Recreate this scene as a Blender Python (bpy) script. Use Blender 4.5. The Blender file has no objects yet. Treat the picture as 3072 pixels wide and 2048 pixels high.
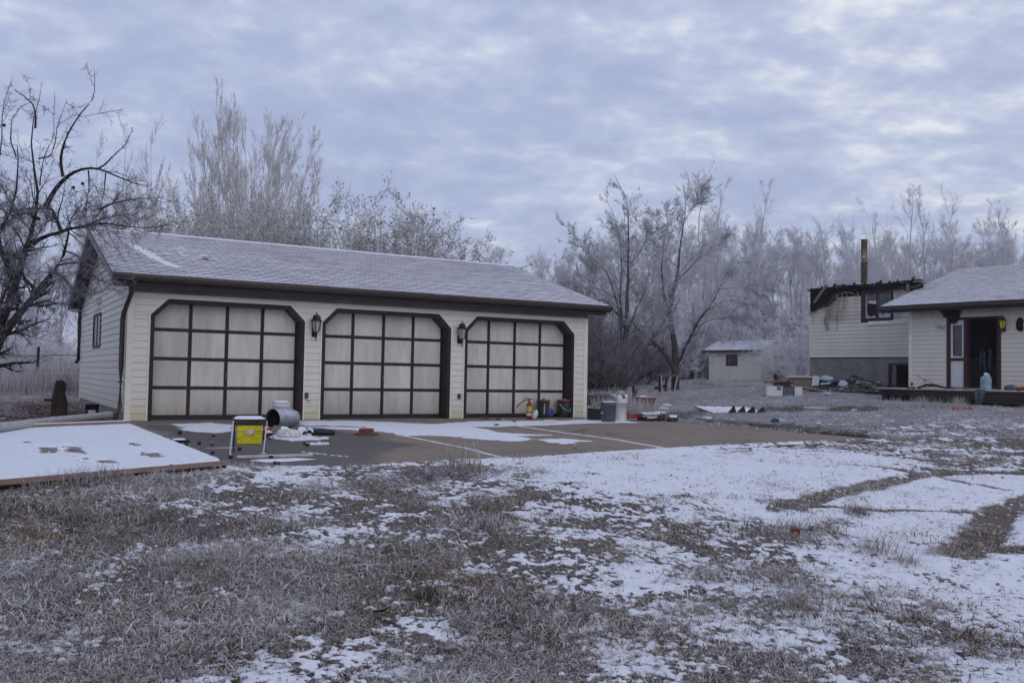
import bpy, math, random
import numpy as np
from mathutils import Matrix, Vector
R = math.radians
scene = bpy.context.scene
COL = scene.collection
rng = np.random.default_rng(7)
random.seed(7)

# ------------------------------------------------------------------ camera
CX, CY, CZ, YAW, PITCH, ROLL, FOC = -2.3038, -17.9307, 0.9476, 0.5278, 0.0384, 0.0191, 2727.33
CAM = np.array([CX, CY, CZ])
_F = np.array([math.sin(YAW)*math.cos(PITCH), math.cos(YAW)*math.cos(PITCH), math.sin(PITCH)])
_R = np.array([math.cos(YAW), -math.sin(YAW), 0.0])
_U = np.cross(_R, _F)
_R2 = math.cos(ROLL)*_R + math.sin(ROLL)*_U
_U2 = -math.sin(ROLL)*_R + math.cos(ROLL)*_U
RH = _R; FH = np.array([math.sin(YAW), math.cos(YAW), 0.0])
cd = bpy.data.cameras.new('camera'); cam = bpy.data.objects.new('camera', cd); COL.objects.link(cam)
cam.matrix_world = Matrix(((_R2[0], _U2[0], -_F[0], CX), (_R2[1], _U2[1], -_F[1], CY), (_R2[2], _U2[2], -_F[2], CZ), (0, 0, 0, 1)))
cd.sensor_width = 36; cd.lens = 36*FOC/3072; cd.clip_end = 2000; cd.clip_start = 0.1
scene.camera = cam

# ------------------------------------------------------------------ sky and sun
scene.view_settings.view_transform = 'Standard'; scene.view_settings.look = 'None'
scene.view_settings.exposure = 0.13; scene.view_settings.gamma = 1.0; scene.view_settings.use_curve_mapping = False
world = bpy.data.worlds.new('World'); scene.world = world; world.use_nodes = True
wt = world.node_tree; wt.nodes.clear()
SUN_AZ, SUN_EL = YAW + 2.75, R(22)       # measured from +y towards +x
def N(t, typ, **kw):
    n = t.nodes.new(typ)
    for k, v in kw.items(): setattr(n, k, v)
    return n
def math_node(t, op, a, b=None, c=None, clamp=False):
    n = t.nodes.new('ShaderNodeMath'); n.operation = op; n.use_clamp = clamp
    for i, v in enumerate((a, b, c)):
        if v is None: continue
        if isinstance(v, (int, float)): n.inputs[i].default_value = v
        else: t.links.new(v, n.inputs[i])
    return n.outputs[0]
def mixc(t, fac, a, b, mode='MIX'):
    n = t.nodes.new('ShaderNodeMix'); n.data_type = 'RGBA'; n.blend_type = mode; n.clamp_factor = True
    for k, v in ((0, fac), (6, a), (7, b)):
        if isinstance(v, (int, float)): n.inputs[k].default_value = v if k == 0 else (v, v, v, 1)
        elif isinstance(v, tuple): n.inputs[k].default_value = (*v, 1) if len(v) == 3 else v
        else: t.links.new(v, n.inputs[k])
    return n.outputs[2]
def ramp(t, fac, stops, interp='LINEAR'):
    n = t.nodes.new('ShaderNodeValToRGB'); n.color_ramp.interpolation = interp
    e = n.color_ramp.elements
    while len(e) < len(stops): e.new(0.5)
    for i, (p, c) in enumerate(stops):
        e[i].position = p; e[i].color = (*c, 1) if isinstance(c, tuple) else (c, c, c, 1)
    t.links.new(fac, n.inputs[0]); return n.outputs[0]
def noise(t, vec, scale, detail=4, rough=0.55, dist=0.0):
    n = t.nodes.new('ShaderNodeTexNoise'); n.inputs['Scale'].default_value = scale; n.inputs['Detail'].default_value = detail
    n.inputs['Roughness'].default_value = rough; n.inputs['Distortion'].default_value = dist
    if vec is not None: t.links.new(vec, n.inputs['Vector'])
    return n.outputs[0]
def build_sky():
    t = wt
    tc = N(t, 'ShaderNodeTexCoord'); sep = N(t, 'ShaderNodeSeparateXYZ'); t.links.new(tc.outputs['Generated'], sep.inputs[0])
    x, y, z = sep.outputs
    zc = math_node(t, 'MAXIMUM', z, 0.0)
    den = math_node(t, 'ADD', zc, 0.26)
    # rotate so that cloud bands lie across the view direction
    c, s = math.cos(YAW), math.sin(YAW)
    xr = math_node(t, 'SUBTRACT', math_node(t, 'MULTIPLY', x, c), math_node(t, 'MULTIPLY', y, s))
    yr = math_node(t, 'ADD', math_node(t, 'MULTIPLY', x, s), math_node(t, 'MULTIPLY', y, c))
    px = math_node(t, 'DIVIDE', xr, den); py = math_node(t, 'DIVIDE', yr, den)
    cmb = N(t, 'ShaderNodeCombineXYZ'); t.links.new(math_node(t, 'MULTIPLY', px, 0.85), cmb.inputs[0]); t.links.new(py, cmb.inputs[1])
    cmb.inputs[2].default_value = 3.7
    n1 = noise(t, cmb.outputs[0], 6.4, 7, 0.52, 0.12)
    n2 = noise(t, cmb.outputs[0], 15.0, 6, 0.55, 0.15)
    n3 = noise(t, cmb.outputs[0], 1.3, 2, 0.5)
    # thinner, brighter cloud off to the right
    GA = YAW+.62; sd = (math.sin(GA)*math.cos(R(24)), math.cos(GA)*math.cos(R(24)), math.sin(R(24)))
    dp = N(t, 'ShaderNodeVectorMath', operation='DOT_PRODUCT'); t.links.new(tc.outputs['Generated'], dp.inputs[0]); dp.inputs[1].default_value = sd
    glow = math_node(t, 'POWER', math_node(t, 'MAXIMUM', dp.outputs['Value'], 0.0), 7.0)
    f = math_node(t, 'ADD', math_node(t, 'MULTIPLY', n1, 0.50), math_node(t, 'MULTIPLY', n2, 0.34))
    f = math_node(t, 'ADD', f, math_node(t, 'MULTIPLY', n3, 0.16))
    f = math_node(t, 'ADD', f, math_node(t, 'MULTIPLY', glow, 0.118))
    f = math_node(t, 'ADD', f, math_node(t, 'MULTIPLY', math_node(t, 'POWER', zc, 1.0), 0.03))
    k = 10.0
    col = ramp(t, f, [(0.38, (.0370*k, .0420*k, .0620*k)), (0.49, (.0412*k, .0465*k, .0660*k)), (0.56, (.0465*k, .0520*k, .0700*k)), (0.62, (.0560*k, .0605*k, .0750*k)), (0.71, (.0780*k, .0800*k, .0870*k))])
    # pale band just above the horizon
    hz = math_node(t, 'POWER', math_node(t, 'SUBTRACT', 1.0, zc), 14.0)
    col = mixc(t, math_node(t, 'MULTIPLY', hz, 0.42), col, (.520, .525, .660))
    zm = math_node(t, 'ADD', 0.95, math_node(t, 'MULTIPLY', zc, 0.12))
    sc = N(t, 'ShaderNodeVectorMath', operation='SCALE'); t.links.new(col, sc.inputs[0]); t.links.new(zm, sc.inputs['Scale'])
    sky = N(t, 'ShaderNodeTexSky', sky_type='NISHITA', sun_disc=False); sky.sun_elevation = SUN_EL; sky.sun_rotation = SUN_AZ
    s10 = N(t, 'ShaderNodeVectorMath', operation='SCALE'); t.links.new(sc.outputs[0], s10.inputs[0]); s10.inputs['Scale'].default_value = 10.0
    skm = mixc(t, 0.94, sky.outputs[0], s10.outputs[0])
    bg = N(t, 'ShaderNodeBackground'); t.links.new(skm, bg.inputs[0]); bg.inputs[1].default_value = 0.1
    out = N(t, 'ShaderNodeOutputWorld'); t.links.new(bg.outputs[0], out.inputs[0])
build_sky()
sl = bpy.data.lights.new('sun', 'SUN'); sl.energy = 0.66; sl.angle = R(50); sl.color = (1, .93, .84)
so = bpy.data.objects.new('sun', sl); COL.objects.link(so)
sdir = Vector((math.sin(SUN_AZ)*math.cos(SUN_EL), math.cos(SUN_AZ)*math.cos(SUN_EL), math.sin(SUN_EL)))
so.rotation_euler = sdir.to_track_quat('Z', 'Y').to_euler()

# ------------------------------------------------------------------ materials
def mat(name, c1, c2=None, scale=6, rough=.8, bump=0.0, bscale=None, frost=0.0, stretch=(1, 1, 1), spec=.25, metal=0, detail=5, lo=.35, hi=.65, frostcol=(.62, .64, .72), objrand=0.0, frost_lo=.45):
    m = bpy.data.materials.new(name); m.use_nodes = True; t = m.node_tree
    b = t.nodes['Principled BSDF']; b.inputs['Roughness'].default_value = rough; b.inputs['Metallic'].default_value = metal
    b.inputs['Specular IOR Level'].default_value = spec
    geo = N(t, 'ShaderNodeNewGeometry'); mp = N(t, 'ShaderNodeMapping'); t.links.new(geo.outputs['Position'], mp.inputs[0]); mp.inputs['Scale'].default_value = stretch
    v = mp.outputs[0]
    if c2 is not None:
        col = ramp(t, noise(t, v, scale, detail, .6), [(lo, c1), (hi, c2)])
    else:
        col = mixc(t, 0.0, c1, c1)
    if objrand:
        oi = N(t, 'ShaderNodeObjectInfo'); f = math_node(t, 'MULTIPLY', oi.outputs['Random'], objrand)
        col = mixc(t, f, col, tuple(max(0, x*.55) for x in c1))
    if frost > 0:
        sp = N(t, 'ShaderNodeSeparateXYZ'); t.links.new(geo.outputs['Normal'], sp.inputs[0])
        up = math_node(t, 'MULTIPLY_ADD', sp.outputs[2], 1.0, 0.25, clamp=True)
        nf = ramp(t, noise(t, geo.outputs['Position'], 9, 5, .65), [(frost_lo, 0.0), (frost_lo+.15, 1.0)])
        f = math_node(t, 'MULTIPLY', math_node(t, 'MULTIPLY', nf, up), frost)
        col = mixc(t, f, col, frostcol)
    t.links.new(col, b.inputs['Base Color'])
    if bump:
        bn = N(t, 'ShaderNodeBump'); bn.inputs['Strength'].default_value = bump; bn.inputs['Distance'].default_value = .02
        t.links.new(noise(t, v, bscale or scale*4, 6, .65), bn.inputs['Height']); t.links.new(bn.outputs[0], b.inputs['Normal'])
    m.diffuse_color = (*c1, 1)
    return m
M = {}
def siding_mat(name, base, dirt, soot=0.0):
    m = bpy.data.materials.new(name); m.use_nodes = True; t = m.node_tree; b = t.nodes['Principled BSDF']
    b.inputs['Roughness'].default_value = .45; b.inputs['Specular IOR Level'].default_value = .3
    geo = N(t, 'ShaderNodeNewGeometry'); mp = N(t, 'ShaderNodeMapping'); t.links.new(geo.outputs['Position'], mp.inputs[0]); mp.inputs['Scale'].default_value = (1, 1, .35)
    n1 = noise(t, mp.outputs[0], 2.2, 6, .6); n2 = noise(t, geo.outputs['Position'], 14, 4, .6)
    col = ramp(t, n1, [(.3, tuple(x*.88 for x in base)), (.7, base)])
    oi = N(t, 'ShaderNodeObjectInfo')
    col = mixc(t, math_node(t, 'MULTIPLY', oi.outputs['Random'], .22), col, tuple(x*.78 for x in base))
    sp = N(t, 'ShaderNodeSeparateXYZ'); t.links.new(geo.outputs['Position'], sp.inputs[0])
    low = math_node(t, 'SUBTRACT', 1.0, math_node(t, 'DIVIDE', sp.outputs[2], .55), clamp=True)
    low = math_node(t, 'MULTIPLY', math_node(t, 'POWER', low, 1.6), math_node(t, 'ADD', n2, .25), clamp=True)
    col = mixc(t, low, col, dirt)
    if soot:
        sf = math_node(t, 'MULTIPLY', math_node(t, 'SUBTRACT', sp.outputs[2], 2.95), 3.2, clamp=True); sf = math_node(t, 'MULTIPLY', sf, ramp(t, n1, [(.38, .1), (.62, .95)])); col = mixc(t, math_node(t, 'MULTIPLY', sf, soot), col, (.05, .045, .04))
    spk = ramp(t, n2, [(.60, 0.0), (.75, .35)])
    col = mixc(t, spk, col, tuple(x*.6 for x in base))
    t.links.new(col, b.inputs['Base Color']); return m
M['siding'] = siding_mat('cream_vinyl', (.69, .67, .61), (.46, .41, .22))
M['siding_house'] = siding_mat('cream_vinyl_house', (.69, .66, .57), (.42, .36, .17), .62)
M['siding_shed'] = siding_mat('old_cream_clapboard', (.80, .76, .64), (.46, .41, .22))
M['trim_cream'] = mat('cream_trim', (.74, .72, .65), (.64, .61, .54), 3, .5)
M['brown'] = mat('brown_metal', (.050, .034, .033), (.038, .027, .027), 5, .4, spec=.4)
M['brown_dark'] = mat('dark_brown_paint', (.030, .018, .018), (.018, .012, .013), 4, .55, .15, 40, stretch=(1, 1, .3))
M['maroon'] = mat('maroon_paint', (.060, .022, .021), (.038, .016, .016), 6, .6)
M['door_panel'] = mat('weathered_panel', (.67, .65, .61), (.50, .485, .47), 2.2, .7, .08, 30, stretch=(1.6, 1, .35), objrand=.32)
M['soffit'] = mat('soffit_grey', (.20, .185, .165), (.13, .115, .10), 3, .7)
M['black'] = mat('black_plastic', (.012, .013, .015), (.02, .021, .024), 8, .45, spec=.35)
M['blackm'] = mat('black_metal', (.010, .011, .014), None, rough=.4, spec=.4)
M['char'] = mat('charred_wood', (.004, .004, .0045), (.022, .020, .020), 9, .9, .6, 25, frost=.25, frost_lo=.55)
M['soot_and_shade'] = mat('soot', (.003, .003, .0035), (.012, .011, .011), 3, .95)  # soot on burned parts; also the black standing for shade in openings
M['concrete_wall'] = mat('parged_foundation', (.24, .23, .22), (.17, .163, .157), 3.2, .9, .3, 20)
M['frost_glass'] = mat('lamp_glass', (.40, .39, .36), (.28, .28, .27), 9, .25, spec=.5)
M['yellow_glass'] = mat('yellow_lamp_glass', (.55, .42, .015), None, rough=.3)
def dirty_door(m):
    t = m.node_tree; b = t.nodes['Principled BSDF']; lk = b.inputs['Base Color'].links[0]; src = lk.from_socket; t.links.remove(lk)
    geo = N(t, 'ShaderNodeNewGeometry'); sp = N(t, 'ShaderNodeSeparateXYZ'); t.links.new(geo.outputs['Position'], sp.inputs[0]); mp = N(t, 'ShaderNodeMapping'); t.links.new(geo.outputs['Position'], mp.inputs[0]); mp.inputs['Scale'].default_value = (3, 3, .5)
    st = noise(t, mp.outputs[0], 5, 5, .65); fn = noise(t, geo.outputs['Position'], 18, 5, .7)
    lo = math_node(t, 'POWER', math_node(t, 'SUBTRACT', 1.0, math_node(t, 'DIVIDE', sp.outputs[2], .65), clamp=True), 1.5)
    f = math_node(t, 'ADD', math_node(t, 'MULTIPLY', lo, math_node(t, 'ADD', fn, .1)), math_node(t, 'MULTIPLY', ramp(t, st, [(.5, 0.0), (.75, 1.0)]), .28), clamp=True)
    t.links.new(mixc(t, f, src, (.24, .20, .15)), b.inputs['Base Color'])
dirty_door(M['door_panel'])
M['glass'] = mat('window_glass', (.035, .038, .045), (.06, .065, .075), 4, .08, spec=.6)
M['glass_grey'] = mat('sooty_glass', (.07, .072, .078), (.12, .12, .125), 5, .25, spec=.5)
M['snow'] = mat('snow', (.78, .80, .85), (.72, .74, .79), 7, .65, .35, 60, spec=.2)
M['wood_grey'] = mat('weathered_wood', (.20, .16, .13), (.13, .10, .085), 5, .85, .35, 60, frost=.3, stretch=(.4, .4, 3))
M['wood_pink'] = mat('bare_lumber', (.30, .21, .175), (.22, .155, .13), 4, .8, .2, 50, stretch=(1, 1, 4))
M['wood_dark'] = mat('dark_wet_wood', (.045, .032, .026), (.025, .018, .015), 5, .85, .4, 40, stretch=(.4, .4, 3))
M['white_pl'] = mat('white_plastic', (.62, .63, .65), (.52, .53, .55), 10, .45)
M['white_dirty'] = mat('dirty_white_plastic', (.48, .47, .44), (.33, .33, .31), 12, .55)
M['grey_pl'] = mat('grey_plastic', (.085, .095, .11), (.065, .072, .085), 8, .5)
M['galv'] = mat('galvanised', (.38, .41, .45), (.17, .19, .21), 14, .45, metal=.3, frost=.7, frost_lo=.35)
M['yellow'] = mat('yellow_plastic', (.62, .56, .02), (.46, .40, .02), 11, .45)
M['olive'] = mat('olive_vinyl', (.030, .034, .018), (.02, .022, .014), 8, .6)
M['terra'] = mat('terracotta_plastic', (.22, .080, .055), (.16, .06, .045), 9, .6)
M['rust'] = mat('rusty_brown_plastic', (.13, .040, .022), (.09, .032, .018), 9, .6)
M['red'] = mat('red_paint', (.35, .015, .018), (.24, .012, .014), 8, .4)
M['label_y'] = mat('yellow_label', (.55, .50, .05), (.30, .27, .05), 60, .5, lo=.48, hi=.56)
M['label_w'] = mat('torn_paper_label', (.62, .62, .62), (.30, .28, .24), 40, .7, lo=.5, hi=.58)
M['blue'] = mat('blue_plastic', (.02, .06, .22), (.015, .04, .14), 8, .4)
M['orange'] = mat('orange_rim', (.42, .085, .03), (.30, .06, .025), 12, .5)
M['tarp'] = mat('pale_blue_sheet', (.42, .52, .60), (.30, .38, .46), 8, .6)
M['jug'] = mat('jug_plastic', (.24, .36, .38), (.19, .29, .32), 6, .35)
M['tan_melt'] = mat('melted_vinyl', (.42, .36, .27), (.20, .16, .11), 7, .6)
M['apple'] = mat('rotten_apple', (.055, .014, .011), (.03, .012, .010), 30, .5)
M['leaf'] = mat('brown_leaf', (.13, .055, .035), (.07, .035, .025), 5, .85, objrand=.5, frost=.35)
M['fence'] = mat('rusty_wire', (.05, .035, .03), None)
M['rag'] = mat('grey_rag', (.13, .14, .17), (.06, .065, .08), 14, .9, .4, 30)
M['stovepipe'] = mat('stained_steel_flue', (.20, .15, .11), (.09, .06, .045), 5, .45, metal=.35, stretch=(1.5, 1.5, .6))
M['green_grass'] = mat('dull_green_grass', (.085, .075, .030), (.14, .11, .055), 3, .85, frost=.3, objrand=.4)

def bark_mat(name, dark, frosty, rlo, rhi, base_f, tintn=.25):
    """bark that turns frost white where the twig is thin"""
    m = bpy.data.materials.new(name); m.use_nodes = True; t = m.node_tree; b = t.nodes['Principled BSDF']
    b.inputs['Roughness'].default_value = .85; b.inputs['Specular IOR Level'].default_value = .15
    at_ = N(t, 'ShaderNodeAttribute', attribute_name='thick'); geo = N(t, 'ShaderNodeNewGeometry')
    mr = N(t, 'ShaderNodeMapRange'); t.links.new(at_.outputs['Fac'], mr.inputs[0])
    mr.inputs[1].default_value = rlo; mr.inputs[2].default_value = rhi; mr.inputs[3].default_value = 1.0; mr.inputs[4].default_value = 0.0
    sp = N(t, 'ShaderNodeSeparateXYZ'); t.links.new(geo.outputs['Normal'], sp.inputs[0])
    up = math_node(t, 'MULTIPLY_ADD', sp.outputs[2], .5, .55, clamp=True)
    nf = noise(t, geo.outputs['Position'], 2.5, 5, .7)
    f = math_node(t, 'MULTIPLY', math_node(t, 'ADD', math_node(t, 'MULTIPLY', mr.outputs[0], 1-base_f), base_f), math_node(t, 'MULTIPLY_ADD', up, .6, .4))
    f = math_node(t, 'MULTIPLY', f, math_node(t, 'MULTIPLY_ADD', nf, 1.5, .25), clamp=True)
    dk = ramp(t, noise(t, geo.outputs['Position'], 11, 4, .6), [(.35, dark), (.65, tuple(x*1.7 for x in dark))])
    oi = N(t, 'ShaderNodeObjectInfo')
    fr = mixc(t, math_node(t, 'MULTIPLY', oi.outputs['Random'], tintn), frosty, tuple(x*.72 for x in frosty))
    col = mixc(t, f, dk, fr)
    t.links.new(col, b.inputs['Base Color']); return m
M['bark_apple'] = bark_mat('apple_bark', (.022, .017, .017), (.27, .27, .31), .0025, .009, .0)
M['bark_mid'] = bark_mat('grey_bark', (.040, .032, .030), (.60, .61, .66), .006, .034, .05)
M['bark_far'] = bark_mat('frosted_bark', (.10, .085, .085), (.80, .81, .86), .008, .070, .50)
M['bark_poplar'] = bark_mat('poplar_bark', (.10, .085, .078), (.82, .81, .81), .006, .060, .48)
M['bark_brush'] = bark_mat('brush_bark', (.034, .026, .026), (.26, .24, .26), .003, .012, .0)
M['leaf_frost'] = mat('frosted_leaf', (.16, .14, .10), (.40, .40, .42), 3, .85, lo=.42, hi=.62)

# ------------------------------------------------------------------ object helpers
def setp(o, label=None, cat=None, group=None, kind=None):
    if label: o['label'] = label
    if cat: o['category'] = cat
    if group: o['group'] = group
    if kind: o['kind'] = kind
    return o
def thing(name, label, cat, loc=(0, 0, 0), rz=0, group=None):
    o = bpy.data.objects.new(name, None); COL.objects.link(o); o.empty_display_size = .2
    o.location = tuple(float(a) for a in loc); o.rotation_euler = (0, 0, rz)
    return setp(o, label, cat, group)
class MB:
    def __init__(s, M4=None): s.v = []; s.f = []; s.mi = []; s.M = M4; s.smooth = []
    def add(s, vs, fs, mi=0, smooth=False, T=None):
        b = len(s.v)
        for p in vs:
            p = Vector(p)
            if T is not None: p = T @ p
            if s.M is not None: p = s.M @ p
            s.v.append(tuple(p))
        for f in fs: s.f.append([b+i for i in f]); s.mi.append(mi); s.smooth.append(smooth)
        return s
    def box(s, x0, y0, z0, x1, y1, z1, mi=0, T=None):
        return s.add([(x0, y0, z0), (x1, y0, z0), (x1, y1, z0), (x0, y1, z0), (x0, y0, z1), (x1, y0, z1), (x1, y1, z1), (x0, y1, z1)],
              [(0, 3, 2, 1), (4, 5, 6, 7), (0, 1, 5, 4), (1, 2, 6, 5), (2, 3, 7, 6), (3, 0, 4, 7)], mi, T=T)
    def prism(s, poly, a, b, axis='y', mi=0, T=None):
        """poly in the plane across axis; counter-clockwise or not does not matter"""
        n = len(poly)
        def P(p, q): return (p[0], q, p[1]) if axis == 'y' else ((q, p[0], p[1]) if axis == 'x' else (p[0], p[1], q))
        vs = [P(p, a) for p in poly]+[P(p, b) for p in poly]
        fs = [tuple(range(n)), tuple(range(2*n-1, n-1, -1))]+[(i, i+n, (i+1) % n+n, (i+1) % n) for i in range(n)]
        return s.add(vs, fs, mi, T=T)
    def lathe(s, prof, n=20, mi=0, T=None, capb=True, capt=False, smooth=True):
        vs = []; fs = []
        for r, z in prof:
            for i in range(n): a = 2*math.pi*i/n; vs.append((r*math.cos(a), r*math.sin(a), z))
        for k in range(len(prof)-1):
            for i in range(n): j = (i+1) % n; fs.append((k*n+i, k*n+j, (k+1)*n+j, (k+1)*n+i))
        s.add(vs, fs, mi, smooth, T)
        if capb: s.add(vs[:n], [tuple(range(n-1, -1, -1))], mi, False, T)
        if capt: s.add(vs[-n:], [tuple(range(n))], mi, False, T)
        return s
    def tube(s, pts, r, n=8, mi=0, T=None, cap=True, flat=1.0):
        pts = [Vector(p) for p in pts]; rs = r if isinstance(r, (list, tuple)) else [r]*len(pts)
        vs = []; fs = []
        for k, p in enumerate(pts):
            d = (pts[min(k+1, len(pts)-1)]-pts[max(k-1, 0)]).normalized()
            a = d.cross(Vector((0, 0, 1)));
            if a.length < .05: a = d.cross(Vector((0, 1, 0)))
            a.normalize(); b = d.cross(a)
            for i in range(n):
                t = 2*math.pi*i/n; vs.append(p+(a*math.cos(t)+b*math.sin(t)*flat)*rs[k])
        for k in range(len(pts)-1):
            for i in range(n): j = (i+1) % n; fs.append((k*n+i, k*n+j, (k+1)*n+j, (k+1)*n+i))
        s.add(vs, fs, mi, True, T)
        if cap: s.add(vs[:n], [tuple(range(n))], mi, False, T); s.add(vs[-n:], [tuple(range(n))], mi, False, T)
        return s
    def build(s, name, m, parent=None, loc=None, rot=None, label=None):
        me = bpy.data.meshes.new(name); me.from_pydata(s.v, [], s.f)
        for x in (m if isinstance(m, (list, tuple)) else [m]): me.materials.append(M[x] if isinstance(x, str) else x)
        me.polygons.foreach_set('material_index', s.mi); me.polygons.foreach_set('use_smooth', s.smooth)
        import bmesh
        bm = bmesh.new(); bm.from_mesh(me); bmesh.ops.recalc_face_normals(bm, faces=bm.faces[:]); bm.to_mesh(me); bm.free()
        me.update()
        o = bpy.data.objects.new(name, me); COL.objects.link(o)
        if parent: o.parent = parent
        if loc is not None: o.location = tuple(float(a) for a in loc)
        if rot is not None: o.rotation_euler = rot
        if label: o['label'] = label
        return o
def linkmesh(name, me, parent, loc=(0, 0, 0), rot=(0, 0, 0), sc=None):
    o = bpy.data.objects.new(name, me); COL.objects.link(o); o.parent = parent; o.location = loc; o.rotation_euler = rot
    if sc: o.scale = sc
    return o
def copy_tree(o, parent=None):
    c = o.copy(); COL.objects.link(c)
    if parent is not None: c.parent = parent
    for ch in list(o.children): copy_tree(ch, c)
    return c
def npmesh(name, v, quads, tris, m, attrs={}, smooth=False, mi=None):
    me = bpy.data.meshes.new(name); nv = len(v); nq = len(quads); nt = len(tris)
    me.vertices.add(nv); me.vertices.foreach_set('co', np.asarray(v, np.float32).ravel())
    loops = np.concatenate([np.asarray(quads, np.int32).ravel(), np.asarray(tris, np.int32).ravel()]) if nt or nq else np.zeros(0, np.int32)
    me.loops.add(len(loops)); me.loops.foreach_set('vertex_index', loops.astype(np.int32))
    me.polygons.add(nq+nt)
    st = np.concatenate([np.arange(nq)*4, nq*4+np.arange(nt)*3]).astype(np.int32)
    me.polygons.foreach_set('loop_start', st)
    me.polygons.foreach_set('use_smooth', np.full(nq+nt, smooth))
    for x in (m if isinstance(m, (list, tuple)) else [m]): me.materials.append(M[x] if isinstance(x, str) else x)
    if mi is not None: me.polygons.foreach_set('material_index', np.asarray(mi, np.int32))
    for k, a in attrs.items():
        at_ = me.attributes.new(k, 'FLOAT', 'POINT'); at_.data.foreach_set('value', np.asarray(a, np.float32))
    me.update(calc_edges=True); me.validate()
    return me
def npobj(name, me, parent=None):
    o = bpy.data.objects.new(name, me); COL.objects.link(o)
    if parent: o.parent = parent
    return o

# ------------------------------------------------------------------ places: rays of the photograph met with real surfaces
def ray(px, py): return _F+(px-1536)/FOC*_R2-(py-1024)/FOC*_U2
def at(px, py, dep):
    d = ray(px, py); return CAM+d*(dep/(d@FH))
def onz(px, py, z=0.0):
    d = ray(px, py); return CAM+d*((z-CZ)/d[2])
def ony(px, py, y=0.0):
    d = ray(px, py); return CAM+d*((y-CY)/d[1])
# ground heights: (lateral ratio, distance, height)
_ud = [(0, .5, -.40), (0, -15, -.6), (-1.2, 4, -.35), (1.2, 4, -.35), (-.6, 4, -.33), (0, 4, -.36), (.6, 4.2, -.34), (-.5, 5.6, -.14), (0, 6, -.18), (-.62, 6.4, .03), (-.5, 6.9, .035), (-.38, 7.5, .03), (-.25, 8.0, .0), (-.12, 8.8, -.01), (0.05, 9.2, 0), (.2, 8, -.10), (.5, 8, -.20),
       (.5, 10.5, -.11), (.45, 12.6, -.04), (.8, 12, -.03), (.45, 15.5, .03), (.6, 16, .10), (.2, 21.5, .04), (.3, 23, .12), (.52, 24, .33), (.45, 21.5, .24), (.6, 22, .28), (.16, 39, .38), (.1, 30, .15), (.18, 42, .55), (0, 45, .5), (.22, 59, .9), (.33, 33, .78), (.42, 28, .48), (.6, 40, .8),
       (0, 62, .85), (.5, 60, 1.0), (-.3, 60, .7), (-.5, 40, .42), (-.5, 28, .10), (-.5, 18, 0), (-.42, 14, -.02), (-.25, 35, .3), (-1.0, 20, 0), (-1.3, 8, -.1), (1.2, 15, .1), (1.2, 40, .8), (1, 90, 1.1), (-1, 90, .9), (0, 90, 1.0), (-.4, 90, .9), (.5, 90, 1.1), (0, 160, 1.2), (-1, 160, 1.2), (1, 160, 1.2)]
_cp = [tuple((CAM+d*(u*RH+FH))[:2])+(z,) for u, d, z in _ud]
_cp += [(0, 0, 0), (5, 0, 0), (10, 0, 0), (0, 9, .05), (10, 9, .1), (5, 4, 0), (11, -4, -.01), (5, -4, 0), (0, -4, 0), (5, -9.0, -.01), (10.8, -8, -.01), (-3, -3, 0), (-3, 3, 0)]
_cp = np.array(_cp)
def _tps(r2): return r2*np.log(r2+1e-9)
_K = _tps(((_cp[:, None, :2]-_cp[None, :, :2])**2).sum(-1)/100.)
n_ = len(_cp); _A = np.zeros((n_+3, n_+3)); _A[:n_, :n_] = _K+np.eye(n_)*.02; _A[:n_, n_] = 1; _A[:n_, n_+1:] = _cp[:, :2]/10; _A[n_:, :n_] = _A[:n_, n_:].T
_w = np.linalg.solve(_A, np.concatenate([_cp[:, 2], np.zeros(3)]))
def gz(x, y):
    x = np.atleast_1d(np.asarray(x, float)); y = np.atleast_1d(np.asarray(y, float)); out = np.zeros(x.shape)
    xf = x.ravel(); yf = y.ravel(); o = np.zeros(len(xf))
    for i in range(0, len(xf), 40000):
        a = xf[i:i+40000]; b = yf[i:i+40000]
        r2 = ((a[:, None]-_cp[None, :, 0])**2+(b[:, None]-_cp[None, :, 1])**2)/100.
        o[i:i+40000] = _tps(r2)@_w[:n_]+_w[n_]+_w[n_+1]*a/10+_w[n_+2]*b/10
    dist = np.hypot(xf-CX, yf-CY); far = np.clip((dist-120)/60, 0, 1)
    o = o*(1-far)+1.2*far
    return o.reshape(x.shape)
def g1(x, y): return float(gz(x, y)[0])
def gp(px, py, lift=0.0):
    """where the line of sight through a point of the photograph meets the ground"""
    d = ray(px, py); ts = 3.0*(1.012**np.arange(320)); P = CAM+ts[:, None]*d; h = P[:, 2]-gz(P[:, 0], P[:, 1])
    i = int(np.argmax(h < 0)) if (h < 0).any() else len(ts)-1
    i = max(i, 1)
    a = h[i-1]/(h[i-1]-h[i]+1e-9); t = ts[i-1]+(ts[i]-ts[i-1])*a
    p = CAM+t*d; p[2] = g1(p[0], p[1])+lift
    return p
def _h(i, j, s): 
    n = np.sin(i*127.1+j*311.7+s*74.7)*43758.5453; return n-np.floor(n)
def vn(x, y, sc, s=0):
    x = x*sc; y = y*sc; i = np.floor(x); j = np.floor(y); fx = x-i; fy = y-j; fx = fx*fx*(3-2*fx); fy = fy*fy*(3-2*fy)
    return (_h(i, j, s)*(1-fx)+_h(i+1, j, s)*fx)*(1-fy)+(_h(i, j+1, s)*(1-fx)+_h(i+1, j+1, s)*fx)*fy
def fbm(x, y, sc, s=0, oc=4):
    a = .5; o = 0; tot = 0
    for k in range(oc):
        c, q = math.cos(k*1.1), math.sin(k*1.1)
        o = o+a*vn(x*c-y*q, x*q+y*c, sc*2.03**k, s+k*7.3); tot += a; a *= .55
    return o/tot
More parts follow.
